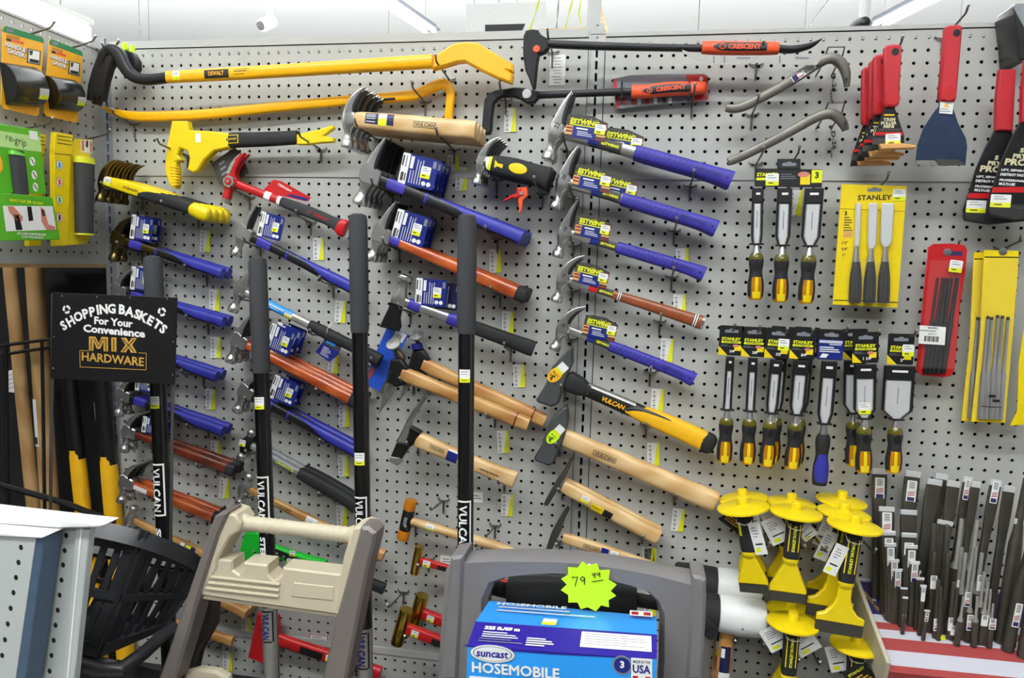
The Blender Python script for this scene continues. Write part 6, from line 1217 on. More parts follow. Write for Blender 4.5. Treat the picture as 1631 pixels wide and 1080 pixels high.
# ================================================================ PACKAGES ON THE SHORT WALL
def side_l2(fr, pts, z=0.0): return fr.l2(pts, z)
def handle_saver(quad, tube_px, ph, big):
    fr = side(((quad[0][0]+quad[2][0])/2, (quad[0][1]+quad[2][1])/2), 1.2); t = thing('handle_saver_pack', ph, 'blister pack', fr, 'handle saver packs')
    A, B, Cc, D = [V(p) for p in fr.l2(quad)]      # top-left, top-right, bottom-right, bottom-left
    def q(u, v): return (A+(B-A)*u)*(1-v) + (D+(Cc-D)*u)*v
    def P(*uv): return [tuple(q(u, v)) for u, v in uv]
    mb = MB(); mb.prism(P((0, .03), (.06, 0), (.95, 0), (1, .03), (1, .97), (.93, 1), (.07, 1), (0, .96)), -.08, 0, ORC); mb.poly(P((0, .03), (.06, 0), (.95, 0), (1, .03), (1, .07), (0, .08)), .01, GRND); mb.poly(P((.08, .02), (.24, .015), (.24, .055), (.08, .06)), .016, GREYP)
    w = (B-A).length
    a = math.degrees(math.atan2((B-A).y, (B-A).x))
    for s, u, v, ww, hh, m in (('HANDLE', .3, .22, .5, .055, WHT), ('SAVER', .33, .29, .42, .055, WHT)):
        c = q(u+.012, v+.006); mb.text(s, c.x, c.y, .012, BLKI, w=w*ww*1.04, h=w*hh*1.85, ang=a*.35, bold=3); c = q(u, v); mb.text(s, c.x, c.y, .02, WHT, w=w*ww, h=w*hh*1.7, ang=a*.35, bold=2)
    mb.poly(P((.08, .145), (.2, .14), (.2, .17), (.08, .175)), .012, BLKI); mb.poly(P((.22, .14), (.5, .13), (.5, .16), (.22, .168)), .012, ORNG); mb.poly(P((.6, .19), (.94, .18), (.94, .36), (.6, .37)), .012, BLKI); mb.poly(P((.63, .2), (.91, .19), (.91, .35), (.63, .355)), .018, WHT); mb.poly(P((.66, .31), (.9, .3), (.9, .345), (.66, .35)), .024, RUBB); mb.poly(P((.64, .21), (.74, .2), (.72, .26), (.66, .27)), .024, EGREY)
    for i in range(3): mb.poly(P((.08, .1+.015*i), (.4, .09+.015*i), (.4, .096+.015*i), (.08, .106+.015*i)), .012, MAROON)
    mb.build('backing_card', t)
    pts = [V(p) for p in fr.l2(tube_px, .9)]          # left-mid, right-mid of the tube, radius point
    c0, c1 = pts[0], pts[1]; r = (pts[2]-pts[0]).length*.95
    ax = (c1-c0).normalized(); n = V((-ax.y, ax.x))
    mb = MB(); k = 24
    vs = []
    for c, f in ((c0, .97), (c0+ax*.12, 1), (c1-ax*.12, 1), (c1, .97)):
        for j in range(k+1): th = math.pi*j/k; vs.append(V((c.x+n.x*r*f*math.cos(th), c.y+n.y*r*f*math.cos(th), .04+r*.82*f*math.sin(th))))
    fs = [[i*(k+1)+j, i*(k+1)+j+1, (i+1)*(k+1)+j+1, (i+1)*(k+1)+j] for i in range(3) for j in range(k)] + [list(range(k+1)), [3*(k+1)+j for j in range(k+1)]]
    mb.add(vs, fs, BLKG); mb.build('rubber_sleeve', t)
    c = c0+(c1-c0)*.84 - n*r*.42
    mb = MB(); q3 = lambda v: (.045+r*.82*math.sqrt(max(0, 1-(v/r)**2)))
    w2 = .5
    def rowp(u, v): p = c0 + (c1-c0)*.84 + ax*u + n*v; return (p.x, p.y, q3(v)+.02)
    for v0, v1, m in ((-r*.1, -r*.42, WHT), (-r*.42, -r*.62, YELN)): mb.add([rowp(-w2, v0), rowp(w2, v0), rowp(w2, (v0+v1)/2), rowp(-w2, (v0+v1)/2), rowp(w2, v1), rowp(-w2, v1)], [[0, 1, 2, 3], [3, 2, 4, 5]], m); mb.build('price_sticker', t)
    return t
handle_saver([(5, 40), (70, 60), (62, 186), (2, 172)], [(19, 133), (70, 139), (19, 98)], 'wider orange blister pack holding a black rubber handle sleeve', 1)
handle_saver([(79, 61), (132, 82), (124, 196), (70, 184)], [(89, 147), (132, 153), (89, 119)], 'narrower orange blister pack of a black handle sleeve by the corner', 0)
def lhook(px, py, ln, label): p = WX(px, py, XL); return hook(p, ln, label, wall='left', up=.5)
lhook(35, 56, 3.2, 'steel peg hook through the wider handle sleeve pack'); lhook(104, 77, 3.0, 'steel peg hook through the narrower handle sleeve pack'); lhook(158, 82, 2.0, 'steel peg hook in the corner beside the black claw end')
lhook(15, 208, 4.2, 'steel peg hook through the green grip box'); lhook(120, 224, 3.4, 'steel peg hook through the yellow grip pack')
# green box of slip-on grip
fr = side((45, 300), 3.2); ph = 'bright green box with a black slip-on handle grip'
t = thing('grip_box', ph, 'package', fr)
k = K(0, 190, 5.143)
mb = MB(); mb.prism(fr.l2(k((-60, 30), (325, 88), (380, 610), (-60, 600))), -.6, 0, GRNC, .03)
mb.poly(fr.l2(k((-60, 85), (330, 145), (340, 270), (-60, 215))), .01, GRNL)
c = fr.l(*k((132, 175))[0]); mb.text('re-grip', c.x, c.y-.05, .02, EGREY, w=1.95, h=.75, ang=-7, bold=0)
mb.poly(fr.l2(k((-60, 280), (-10, 280), (20, 350), (22, 410), (-5, 450), (-60, 450))), .01, YELD)
for (x, y) in ((265, 345), (280, 455), (290, 555)): c = fr.l(*k((x, y))[0]); mb.poly(ellipse(c.x, c.y, .27, .36, 18), .012, WHT); mb.poly([(c.x-.18, c.y+.2), (c.x-.08, c.y+.22), (c.x+.2, c.y-.2), (c.x+.1, c.y-.22)], .018, EGREY)
mb.poly(fr.l2(k((235, 92), (305, 100), (312, 175), (245, 160))), .02, WHT); mb.build('box', t)
mb = MB(); z = .7
P0, P1, P2, P3 = [V(p) for p in fr.l2(k((-60, 595), (430, 640), (495, 985), (-60, 1000)), z)]
mb.prism([tuple(P0), tuple(P1), tuple(P2), tuple(P3)], -.6, z, GRNC, .03)
mb.poly(fr.l2(k((22, 708), (430, 712), (460, 905), (50, 918)), z), z+.012, WHT)
for pts, m in ((((60, 712), (110, 715), (185, 800), (180, 840), (130, 830), (75, 760)), SKIN), (((110, 780), (150, 780), (185, 905), (130, 908)), BLKP), (((220, 715), (255, 715), (272, 830), (235, 835)), BLKP), (((330, 715), (360, 740), (395, 860), (450, 880), (450, 905), (380, 905), (340, 840)), SKIN), (((335, 740), (362, 742), (370, 790), (345, 795)), BLKP)): mb.poly(fr.l2(k(*pts), z), z+.02, m)
for s, (x, y), w, h, m in (('SIMPLY SLIP, ZIP, RE-GRIP', (218, 678), 3.3, .26, YELN), ('ADD A SAFE & COMFORTABLE GRIP', (258, 940), 2.9, .18, WHT), ('TO ANY TOOL OR HANDLE', (265, 966), 2.2, .18, WHT)): c = fr.l(*k((x, y))[0], z); mb.text(s, c.x, c.y, z+.02, m, w=w, h=h, bold=1.5, ang=0)
mb.build('lower_panel', t)
mb = MB(); a, b = fr.l(*k((125, 265))[0]), fr.l(*k((165, 620))[0]); sw = SW([(a.x, a.y, .62, .35, 2.6), (a.x+.02, a.y-.25, .66, .5, 2.6), (b.x, b.y, .66, .5, 2.6)], 2); mb.sweep(sw, GRIPK, 18); mb.build('grip_sleeve', t); mb = MB(); mb.sweep(SW([(a.x, a.y+.05, .64, .42, 2.6), (a.x, a.y-.3, .7, .54, 2.6)], 1), GRNC, 18); mb.build('sleeve_collar', t)
# yellow grip packs
def grip_pack(ph, dx, full):
    off = 2.6 if full else 1.2
    fr = side((112+dx, 300), off); t = thing('grip_pack', ph, 'package', fr, 'yellow grip packs'); kk = K(dx, 190, 5.143)
    mb = MB(); mb.prism(fr.l2(kk((455, 105), (600, 130), (580, 300), (555, 1035), (455, 1040), (445, 280))), -.5, 0, YELS, .03); mb.poly(fr.l2(kk((447, 278), (582, 290), (582, 296), (447, 284))), .01, BLKI)
    for i in range(3): mb.poly(fr.l2(kk((470, 130+30*i), (585, 148+30*i), (585, 154+30*i), (470, 138+30*i))), .01, EGREY)
    for y, m in ((375, SKYB), (515, ORNG), (660, GRNC), (805, MAROON)): c = fr.l(*kk((487, y))[0]); mb.poly(ellipse(c.x, c.y, .36, .42, 18), .01, EGREY); mb.poly(ellipse(c.x, c.y, .32, .38, 18), .016, WHT); mb.poly(ellipse(c.x, c.y, .15, .3, 12), .022, m)
    mb.build('side_panel', t)
    if full:
        mb = MB(); mb.prism(fr.l2(kk((580, 300), (650, 160), (770, 165), (775, 330), (770, 950), (745, 1020), (555, 1035))), -.5, -.42, YELS); mb.poly(fr.l2(kk((660, 170), (755, 170), (755, 280), (665, 270)), -.4), -.4, WHT)
        for pts, m in ((((668, 175), (690, 175), (690, 260), (672, 258)), SKIN), (((705, 175), (722, 175), (722, 230), (705, 228)), BLKP), (((735, 178), (752, 178), (752, 270), (738, 268)), SKIN)): mb.poly(fr.l2(kk(*pts), -.38), -.38, m)
        mb.build('backing_card', t)
        mb = MB(); a, b = fr.l(*kk((690, 350))[0], 0), fr.l(*kk((690, 935))[0], 0); mb.sweep(SW([(a.x, a.y, 1.0, .62, 2.4), (b.x, b.y, .84, .6, 2.4)], 1), GRIPK, 22); mb.build('grip_sleeve', t)
        mb = MB(); mb.sweep(SW([(a.x, a.y+.4, 1.02, .64, 2.4), (a.x, a.y-.15, 1.04, .66, 2.4)], 1), YELN, 22); mb.sweep(SW([(b.x, b.y, .86, .62, 2.4), (b.x, b.y-.15, .88, .64, 2.4)], 1), YELN, 22); mb.build('sleeve_collar', t)
        mb = MB(); mb.sweep(SW([(a.x, a.y+.8, 1.1, .75, 3), (b.x, b.y-.3, 1.0, .72, 3)], 1), CLEAR, 22); mb.build('blister', t)
    return t
grip_pack('yellow pack holding a black ribbed handle grip, beside the green box', 0, True)
grip_pack('yellow pack mostly hidden between the green box and the other yellow pack', -42, False)

# ================================================================ LONG HANDLES STANDING IN THE DARK BAY
def pole(ph, p, q, d, w, m, m2=None, f2=.5, lab=None, name='tool_handle', hw=1.0):
    A, B = W(*p, d), W(*q, d); r = w/2*(CAMP-A).length/FPX*1.02
    A = A if p[1] > 500 else A
    x = (B-A).normalized(); z = (OUT - x*OUT.dot(x)).normalized(); fr = FR(mat4(A, x, z.cross(x), z), (B-A).length); L = fr.L
    t = thing(name, ph, 'tool handle', fr, 'long tool handles in the bay')
    tot = L + 26
    if m2 is None: swp(t, 'shaft', m, [(-1, 0, r*.96, r*.8, 2.2), (L*.5, 0, r, r*.85, 2.2), (tot, 0, r*1.05, r*.9, 2.2)])
    else:
        swp(t, 'shaft', m, [(-6, 0, r, r*.85, 2.4), (L*f2, 0, r, r*.85, 2.4)]); swp(t, 'lower_shaft', m2, [(L*f2-.5, 0, r*.85, r*.75, 2.4), (L*f2+2, 0, r*1.02, r*.9, 2.4), (tot, 0, r*1.1, r*.95, 2.4)])
    if lab: mb = MB(); sw = SW([(0, 0, r, r*.85, 2.3), (L, 0, r, r*.85, 2.3)], 1); mb.patch(sw, L*lab[0], L*lab[1], lab[2], lab[3], WHT, .03, 4, 6); mb.patch(sw, L*(lab[1]-.04), L*(lab[1]-.01), lab[2]+5, lab[3]-5, EGREY, .04, 3, 4); mb.build('paper_label', t)
    return t
pole('pale wooden tool handle at the picture edge in the dark bay', (1, 500), (3, 700), -4, 12, WPOLE)
pole('pale wooden tool handle leaning, thinner of the two tall ones', (18, 440), (55, 812), -1, 19, WPOLE)
pole('thick pale wooden tool handle with a long white label', (55, 436), (80, 812), 1.5, 23, WPOLE, lab=(.52, .72, 95, 165))
pole('short-showing wooden tool handle with a torn label beside the sign post', (80, 560), (98, 815), -2, 20, WPOLE, lab=(.36, .55, 50, 115))
pole('black and yellow fiberglass tool handle in the bay under the sign', (108, 590), (133, 815), 1, 20, BLKP, YELD, .62)
pole('reddish wooden tool handle between two black and yellow ones', (133, 590), (147, 800), -2, 18, WHK, lab=(.1, .32, 40, 90))
pole('black and yellow fiberglass tool handle closest to the hammers', (160, 590), (180, 815), 1, 22, BLKP, YELD, .66, lab=(.22, .34, 130, 170))
pole('yellow fiberglass tool handle low in the bay behind the wire rack', (18, 650), (28, 800), -3, 15, YELD)
pole('orange-yellow fiberglass tool handle deep in the bay', (150, 680), (158, 805), -6, 14, YELD)
fr = flat((40, 560), 4.5); t = thing('wire_rack', 'black wire rack holding the long tool handles', 'rack', fr); 
def tb(mb, fr, pts, z, r, m=BLKP): mb.tube([tuple(fr.l(x, y, zz)) for (x, y), zz in zip(pts, z if isinstance(z, list) else [z]*len(pts))], r, m, 8)
mb = MB(); tb(mb, fr, ((-30, 555), (82, 540)), -.5, .16); tb(mb, fr, ((-30, 570), (82, 553)), -1.6, .16); mb.build('rail', t)
mb = MB(); tb(mb, fr, ((9, 548), (13, 860)), -.5, .2); tb(mb, fr, ((67, 545), (72, 860)), -.5, .16); mb.build('upright', t)
mb = MB(); tb(mb, fr, ((-40, 762), (10, 775), (100, 800), (182, 832)), 0.4, .3); tb(mb, fr, ((-40, 800), (70, 815)), 0.4, .2); mb.build('lower_bar', t)
fr = flat((15, 610), -.93); t = thing('paper_notice', 'small bright paper notice glimpsed through the dark bay', 'notice', fr); mb = MB(); mb.prism(fr.l2([(10, 592), (22, 588), (26, 626), (12, 624)]), -.05, 0, WHT)
for i in range(4): mb.prism(fr.l2([(13, 598+i*7), (23, 594+i*7), (23, 595+i*7), (13, 599+i*7)], .01), 0, .02, GREYP)
mb.build('sheet', t)

# ================================================================ SLEDGE HAMMERS
def sledge(ph, top, bot, d, d2, grip_y, stick_y, lab, stl=None, low=None, r=.74):
    A, B = W(*top, d), W(*bot, d2); x = (B-A).normalized(); z = (OUT - x*OUT.dot(x)).normalized(); fr = FR(mat4(A, x, z.cross(x), z)); t = thing('sledgehammer', ph, 'sledgehammer', fr, 'sledge hammers with black shafts')
    ul = lambda y: fr.l(top[0]+(bot[0]-top[0])*(y-top[1])/(bot[1]-top[1]), y).x
    g = ul(grip_y) if grip_y else 8
    end = -(A.z-17.9)/x.z
    mb = MB(); mb.sweep(SW([(0, 0, r*.6, r*.6, 2), (.12, 0, r*.88, r*.88, 2), (.45, 0, r, r, 2), (g*.5, 0, r*1.02, r*1.02, 2), (g*.96, 0, r, r, 2), (g, 0, r*.92, r*.92, 2)], 1), GRIPK, 24); mb.build('grip', t)
    sw, _ = swp(t, 'shaft', BLKG, [(g-.2, 0, r*.86, r*.86, 2), (end, 0, r*.86, r*.86, 2)], 1, 24)
    o = lambda y: ul(y) - (g-.2)
    def wlab(y0, y1, txt, fm, tm, frame=True, bg=None):
        a, b = o(y0), o(y1); mb = MB()
        if bg: mb.patch(sw, a-.3, b+(3.2 if bg == 2 else .3), 5, 175, ALUM, .012, 6, 14)
        mb.wtext(sw, txt, (a+b)/2, -.05, tm, w=(b-a)*.86, h=.66, off=.075, bold=1.4)
        if frame: 
            mb.add([sw.front(a+(b-a)*i/6, v, .025) for i in range(7) for v in (.44, .53)], [[2*i, 2*i+2, 2*i+3, 2*i+1] for i in range(6)], fm)
            for u in (a, b): mb.add([sw.front(q, -.5+1.03*i/6, .025) for i in range(7) for q in (u-.07, u+.07)], [[2*i, 2*i+2, 2*i+3, 2*i+1] for i in range(6)], fm)
        mb.build('brand_label', t)
    wlab(lab[0], lab[1], 'VULCAN', WHT, WHT)
    if stl: mb = MB(); mb.wtext(sw, 'STEEL', (o(stl[0])+o(stl[1]))/2, -.05, WHT, w=o(stl[1])-o(stl[0]), h=.5, off=.06, bold=2); mb.build('steel_lettering', t)
    if low: wlab(low[0], low[1], 'VULCAN', BLKI, INDG, True, 2)
    if stick_y:
        a = o(stick_y); mb = MB(); n = 8
        def q(u0, u1, v0, v1, m, off): mb.add([sw.front(u0+(u1-u0)*i/n, v0+(v1-v0)*j/n, off) for i in range(n+1) for j in range(n+1)], [[i*(n+1)+j, (i+1)*(n+1)+j, (i+1)*(n+1)+j+1, i*(n+1)+j+1] for i in range(n) for j in range(n)], m)
        q(a-.5, a+.5, -.42, .42, WHT, .02); q(a+.18, a+.5, -.42, .42, YELN, .028); q(a-.35, a-.3, -.3, .3, GREYP, .028); q(a-.15, a-.11, -.3, .3, GREYP, .028); q(a+.3, a+.36, -.22, .22, EGREY, .034); mb.build('price_sticker', t)
    mb = MB(); mb.sweep(SW([(end-2.4, -3.2, 1.0, 1.0, 2), (end-2.4, -3.0, 1.15, 1.15, 2), (end-2.4, 3.0, 1.15, 1.15, 2), (end-2.4, 3.2, 1.0, 1.0, 2)], 1), GUN, 8); mb.build('head', t)
    return t
sledge('black sledgehammer shaft standing behind the basket sign', (243, 408), (262, 860), 10.5, 12, 560, 640, (738, 818), (838, 905))
sledge('black sledgehammer shaft seen through the beige tool tray opening', (410, 410), (433, 1080), 9.5, 11.5, 594, 641, (758, 832), (852, 892), (970, 1018))
sledge('black sledgehammer shaft standing in front of the orange hammers', (570, 341), (582, 1080), 9.5, 11.5, 530, 729, (790, 855), None, (1004, 1060))
sledge('tallest black sledgehammer shaft rising beside the grey cart', (744, 342), (740, 1080), 10, 12, 532, 598, (796, 882), None, (1030, 1075))

# ================================================================ BASKET SIGN AND SHOPPING BASKETS
fr = flat((180, 538), 17); k = K(80, 450, 6.355)
ph = 'black shopping baskets sign with white and gold lettering'
q4 = [V(p) for p in fr.l2([(83, 466), (281, 474), (277, 613), (80, 603)])]
A = q4[3]; X_ = (q4[2]-q4[3]); w_ = X_.length
t = thing('basket_sign', ph, 'sign', fr)
mb = MB(); mb.prism([tuple(p) for p in q4], -.18, 0, BLKP, .03); mb.build('board', t)
L_ = lambda x, y: fr.l(*k((x, y))[0], .02)
wp = lambda a, b: (L_(b, 500)-L_(a, 500)).length
mb = MB()
arc = 'SHOPPING BASKETS'; cen = [(135, 435), (205, 392), (283, 345), (358, 315), (425, 295), (480, 277), (540, 270), (622, 265), None, (727, 273), (803, 295), (880, 320), (945, 350), (1015, 385), (1085, 425), (1145, 470)]
ang = [38, 34, 26, 18, 12, 8, 6, 0, 0, -5, -12, -20, -26, -32, -38, -42]
for ch, c, a in zip(arc, cen, ang):
    if c: p = L_(*c); mb.text(ch, p.x, p.y, .02, WHT, h=.74, ang=a*.9, bold=1.9)
for s, c, w, h in (('For Your', (640, 400), wp(445, 835), .58), ('Convenience', (645, 490), wp(330, 955), .6)): p = L_(*c); mb.text(s, p.x, p.y, .02, WHT, w=w, h=h, ang=-2.5, bold=1.8)
for P in (((392, 545), (458, 548), (490, 615), (520, 550), (585, 553), (585, 698), (540, 697), (538, 600), (505, 672), (470, 670), (440, 598), (436, 692), (392, 690)), ((618, 556), (670, 557), (670, 700), (618, 698)), ((715, 558), (770, 560), (795, 605), (822, 562), (875, 562), (828, 632), (875, 712), (818, 711), (793, 662), (765, 708), (710, 705), (762, 632))): mb.poly([tuple(L_(*c)[:2]) for c in P], .02, GOLD)
for P in (((415, 690), (416, 570), (450, 572), (488, 648), (528, 574), (562, 576), (563, 696)), ((643, 572), (644, 685)), ((738, 572), (850, 700)), ((850, 575), (735, 695))): mb.tube([tuple(L_(*c)[:2]) + (.025,) for c in P], .035, BLKI, 5)
p = L_(632, 775); mb.text('HARDWARE', p.x, p.y, .02, GOLD, w=wp(315, 945), h=.66, ang=-2, bold=1)
for a, b in (((300, 688), (385, 692)), ((895, 712), (972, 716)), ((300, 688), (302, 855)), ((302, 855), (970, 885)), ((970, 885), (972, 716))): p, q = L_(*a), L_(*b); mb.tube([p, q], .025, GOLD, 5)
for c in ((165, 272), (1130, 297)):
    p = L_(*c)
    for i in range(3):
        P = []
        for a in range(0, 75, 12): P.append((p.x+.33*math.cos(rad(a+i*120)), p.y+.33*math.sin(rad(a+i*120))))
        e = rad(75+i*120+22); P.append((p.x+.36*math.cos(rad(72+i*120)), p.y+.36*math.sin(rad(72+i*120)))); P.append((p.x+.25*math.cos(e), p.y+.25*math.sin(e))); P.append((p.x+.12*math.cos(rad(72+i*120)), p.y+.12*math.sin(rad(72+i*120))))
        for a in range(70, -5, -12): P.append((p.x+.17*math.cos(rad(a+i*120)), p.y+.17*math.sin(rad(a+i*120))))
        mb.poly(P, .02, WHT)
mb.build('lettering', t)
for c in ((118, 140), (470, 148), (808, 156), (1178, 165), (35, 550), (28, 870), (1245, 600), (1238, 937)): p = L_(*c); mb = MB(); mb.lathe([(0, -.3), (.06, -.3), (.08, .02), (.05, .06), (0, .07)], (p.x, p.y, 0), (0, 0, 1), ZINC, 10); mb.build('rivet', t)
mb = MB(); tb(mb, fr, ((84, 468), (83, 610), (80, 840)), -.3, .12, ZINC); mb.build('post', t); mb = MB(); tb(mb, fr, ((278, 476), (275, 612), (272, 860)), -.3, .12, ZINC); mb.build('post', t)
# baskets: built from their four rim corners
def basket(ph, T, B):
    c = sum(T, V((0, 0, 0)))/4; M = Matrix.Translation(c); t = thing('shopping_basket', ph, 'shopping basket', M, 'stacked black shopping baskets'); T = [p-c for p in T]; B = [p-c for p in B]
    cb = sum(B, V((0, 0, 0)))/4
    def lerp(a, b, f): return a+(b-a)*f
    def loop(P, r, n=8):
        o = []
        for i in range(4):
            p, a, b = P[i], P[i-1], P[(i+1) % 4]; u, v = (a-p).normalized()*r, (b-p).normalized()*r
            for j in range(n+1): f = j/n; o.append(p + u*(1-f)**2 + v*f**2)
        return o
    mb = MB(); up = ((T[1]-T[0]).cross(T[3]-T[0])).normalized(); up = up if up.z > 0 else -up
    o2 = loop(T, 3.0); o1 = [p+p.normalized()*.6 for p in o2]; n = len(o1)
    vs = o1 + [p-up*1.15 for p in o1] + o2 + [p-up*1.0 for p in o2]
    mb.add(vs, [[i, (i+1) % n, 2*n+(i+1) % n, 2*n+i] for i in range(n)] + [[i, (i+1) % n, n+(i+1) % n, n+i] for i in range(n)] + [[2*n+i, 2*n+(i+1) % n, 3*n+(i+1) % n, 3*n+i] for i in range(n)], BASK); mb.build('rim', t)
    for i in range(4):
        a, b, c_, d = T[i], T[(i+1) % 4], B[(i+1) % 4], B[i]; wd = (b-a).length; m = int(wd/1.05); nrm = (b-a).cross(d-a).normalized()*.14; mb = MB()
        for j in range(m+1):
            f = .04+.92*j/m; h = .5/wd*(2.6 if j in (0, m) else 1); p, q = lerp(a, b, f-h/2), lerp(a, b, f+h/2); r, s = lerp(d, c_, f+h/2), lerp(d, c_, f-h/2)
            mb.hexa([p, q, r, s, p+nrm, q+nrm, r+nrm, s+nrm], BASK)
        for f0, f1 in ((.08, .17), (.5, .56), (.9, 1.0)): p, q, r, s = lerp(a, d, f0), lerp(b, c_, f0), lerp(b, c_, f1), lerp(a, d, f1); n2 = nrm*1.5; mb.hexa([p-n2, q-n2, r-n2, s-n2, p+n2, q+n2, r+n2, s+n2], BASK)
        mb.build('slatted_side', t)
    mb = MB(); mb.hexa([p-up*.15 for p in B] + [p+up*.1 for p in B], BASK); mb.build('base', t)
    return t
T1, T2 = W(232, 846, 20), W(330, 892, 15.2); T0 = W(-10, 803, 21.5)
T3 = T0+(T2-T1); B1 = W(158, 1045, 21.5); B2 = W(262, 1000, 16.8)
dn = (B1-T1); B0 = T0 + dn + (T1-T0)*.1; B1_ = B1; B3 = B0+(B2-B1)
bk = basket('black slatted shopping basket on top of its stack', [T0, T1, T2, T3], [B0, B1_, B2, B3])
dup(bk, W(197, 1054, 20.3)-T1, 'black slatted shopping basket lower in the stack')
I_ = bk.matrix_world.inverted()
mb = MB(); mb.tube([(I_ @ (W(x, y, z)*U))/U for x, y, z in ((90, 1040, 23), (126, 1058, 23), (160, 1067, 22.8), (192, 1066, 22.4), (228, 1041, 20.5), (256, 1015, 18.6), (276, 999, 17.2))], .5, BASK, 14); mb.build('handle', bk)
# ================================================================ WHITE GONDOLA END BELOW THE BASKETS
fr = flat((70, 950), 27); t = thing('display_fixture', 'white metal display fixture corner with peg holes at the bottom edge', 'store fixture', fr)
def perf(par, name, px, z, m, holepx, r=.16, th=.12):
    mb = MB(); mb.prism(fr.l2(px, z), z-th, z, m, .02)
    for x, y in holepx: q = fr.l(x, y, z); mb.prism(ellipse(q.x, q.y, r*.9, r*1.1, 10), z-.05, z+.006, DARK)
    mb.build(name, par)
FX = mat('fixture_enamel', (184, 190, 189), .4, var=.02)
perf(t, 'back_panel', [(-40, 828), (122, 842), (100, 1100), (-60, 1100)], 0, FX, [(105.5, 853), (103, 877), (100.5, 900), (98, 924), (95, 948), (92, 972), (88.5, 996), (85.5, 1020), (82, 1044), (79, 1069)])
mb = MB(); mb.prism(fr.l2([(121, 840), (143, 842), (116, 1100), (98, 1100)], .25), -.3, .25, FX, .05); mb.prism(fr.l2([(128, 842), (131, 842), (107, 1100), (104, 1100)], .3), .24, .3, WHTP); mb.build('upright', t)
mb = MB(); mb.prism(fr.l2([(-40, 812), (60, 824), (166, 836), (158, 841), (100, 842), (-40, 832)], .8), -.6, .8, WHTP, .1); mb.build('top_lip', t)
perf(t, 'front_panel', [(-40, 848), (57, 857), (22, 1100), (-60, 1100)], 1.8, FX, [(33.5, 872), (29.5, 896), (25.5, 920), (21.5, 944), (17, 969), (12.5, 994), (8, 1019), (3.5, 1044)])
mb = MB(); mb.prism(fr.l2([(57, 857), (70, 857), (38, 1100), (20, 1100)], 1.75), .3, 1.75, mat('blue_grey_metal', (84, 104, 128), .35, .3), .05); mb.build('side_return', t)
mb = MB(); mb.prism(fr.l2([(-40, 845), (58, 854), (70, 855), (66, 858), (-40, 852)], 2.0), .3, 2.0, WHTP, .05); mb.build('front_lip', t)

# ================================================================ STEP LADDER WITH A BEIGE TOOL TRAY
fr = flat((455, 900), 19.5); t = thing('step_ladder', 'folding step ladder with taupe legs and a beige tool tray', 'step ladder', fr)
P2 = lambda pts, z=0: fr.l2(pts, z)
outer = [(352, 822), (366, 813), (384, 818), (392, 828), (470, 838), (555, 848), (566, 838), (578, 834), (592, 838), (586, 870), (572, 912), (556, 944), (541, 976), (430, 961), (322, 946), (330, 915), (341, 870)]
mb = MB()
sideL = [(366, 812), (383, 818), (388, 832), (378, 856), (352, 889), (322, 946), (326, 930), (346, 850), (352, 822)]
mb.prism(P2([(366, 812), (381, 817), (389, 830), (387, 842), (372, 852), (352, 888), (352, 900), (325, 946), (322, 942), (352, 824)]), -1.6, .5, BEIGE, .14)
mb.prism(P2([(566, 838), (580, 834), (593, 838), (588, 868), (546, 977), (538, 974), (546, 912), (552, 880)]), -1.6, .5, BEIGE, .14)
mb.prism(P2([(352, 888), (374, 890), (375, 905), (385, 912), (392, 905), (392, 893), (430, 897), (430, 912), (440, 922), (452, 915), (454, 901), (546, 912), (548, 930), (541, 976), (430, 961), (322, 945), (330, 918)]), -1.4, .35, BEIGE, .12)
for i in range(3): a, b = fr.l(332-i*4+4, 919+i*9, .4), fr.l(446-i*1, 931+i*9.5, .4); mb.tube([a, b], .12, BEIGE, 8)
mb.prism(P2([(468, 928), (532, 935), (530, 957), (464, 950)], .4), .3, .42, BEIGE, .04)
mb.prism(P2([(322, 945), (541, 975), (540, 981), (322, 951)], -.2), -2.5, .1, BEIGE, .05); mb.build('tool_tray', t)
mb = MB(); a, b = fr.l(383, 832, -.4), fr.l(566, 853, -.4); n = 60
pts = [a+(b-a)*i/n for i in range(n+1)]; rr = [.52+(.05 if (.12 < i/n < .42 or .6 < i/n < .95) and i % 3 == 0 else 0) + (.25*max(0, 1-i/4) + .25*max(0, 1-(n-i)/4)) for i in range(n+1)]
mb.tube(pts, rr, BEIGE, 18); mb.build('handle', t)
mb = MB(); mb.prism(P2([(346, 820), (356, 813), (370, 812), (353, 850), (325, 938), (308, 1000), (282, 1085), (255, 1085), (298, 960)], .3), -1.2, .75, TAUPE, .2); mb.tube([tuple(fr.l(268, 1085, 0)), tuple(fr.l(268, 1085, 0) + V((-4, -34, 0)))], .7, TAUPE, 8); mb.build('leg', t)
mb = MB(); mb.prism(P2([(578, 836), (590, 836), (602, 846), (600, 862), (592, 892), (567, 1017), (554, 1085), (515, 1085), (541, 972)], .3), -1.2, .75, TAUPE, .2); mb.tube([tuple(fr.l(534, 1085, 0)), tuple(fr.l(534, 1085, 0) + V((-4, -34, 0)))], .7, TAUPE, 8); mb.build('leg', t)
mb = MB(); mb.prism(P2([(290, 1085), (294, 1072), (316, 1066), (345, 1070), (362, 1080), (364, 1090)], -1), -1.8, -1, BEIGE, .2); mb.build('top_step', t)
mb = MB(); mb.prism(P2([(322, 948), (342, 952), (339, 1000), (316, 1040), (304, 1090), (284, 1090)], -7), -8.2, -7, SHTAUPE, .2); mb.build('rear_leg', t)
mb = MB(); mb.prism(P2([(560, 960), (572, 962), (560, 1020), (548, 1090), (530, 1090)], -5), -6.2, -5, SHTAUPE, .2); mb.build('rear_leg', t)

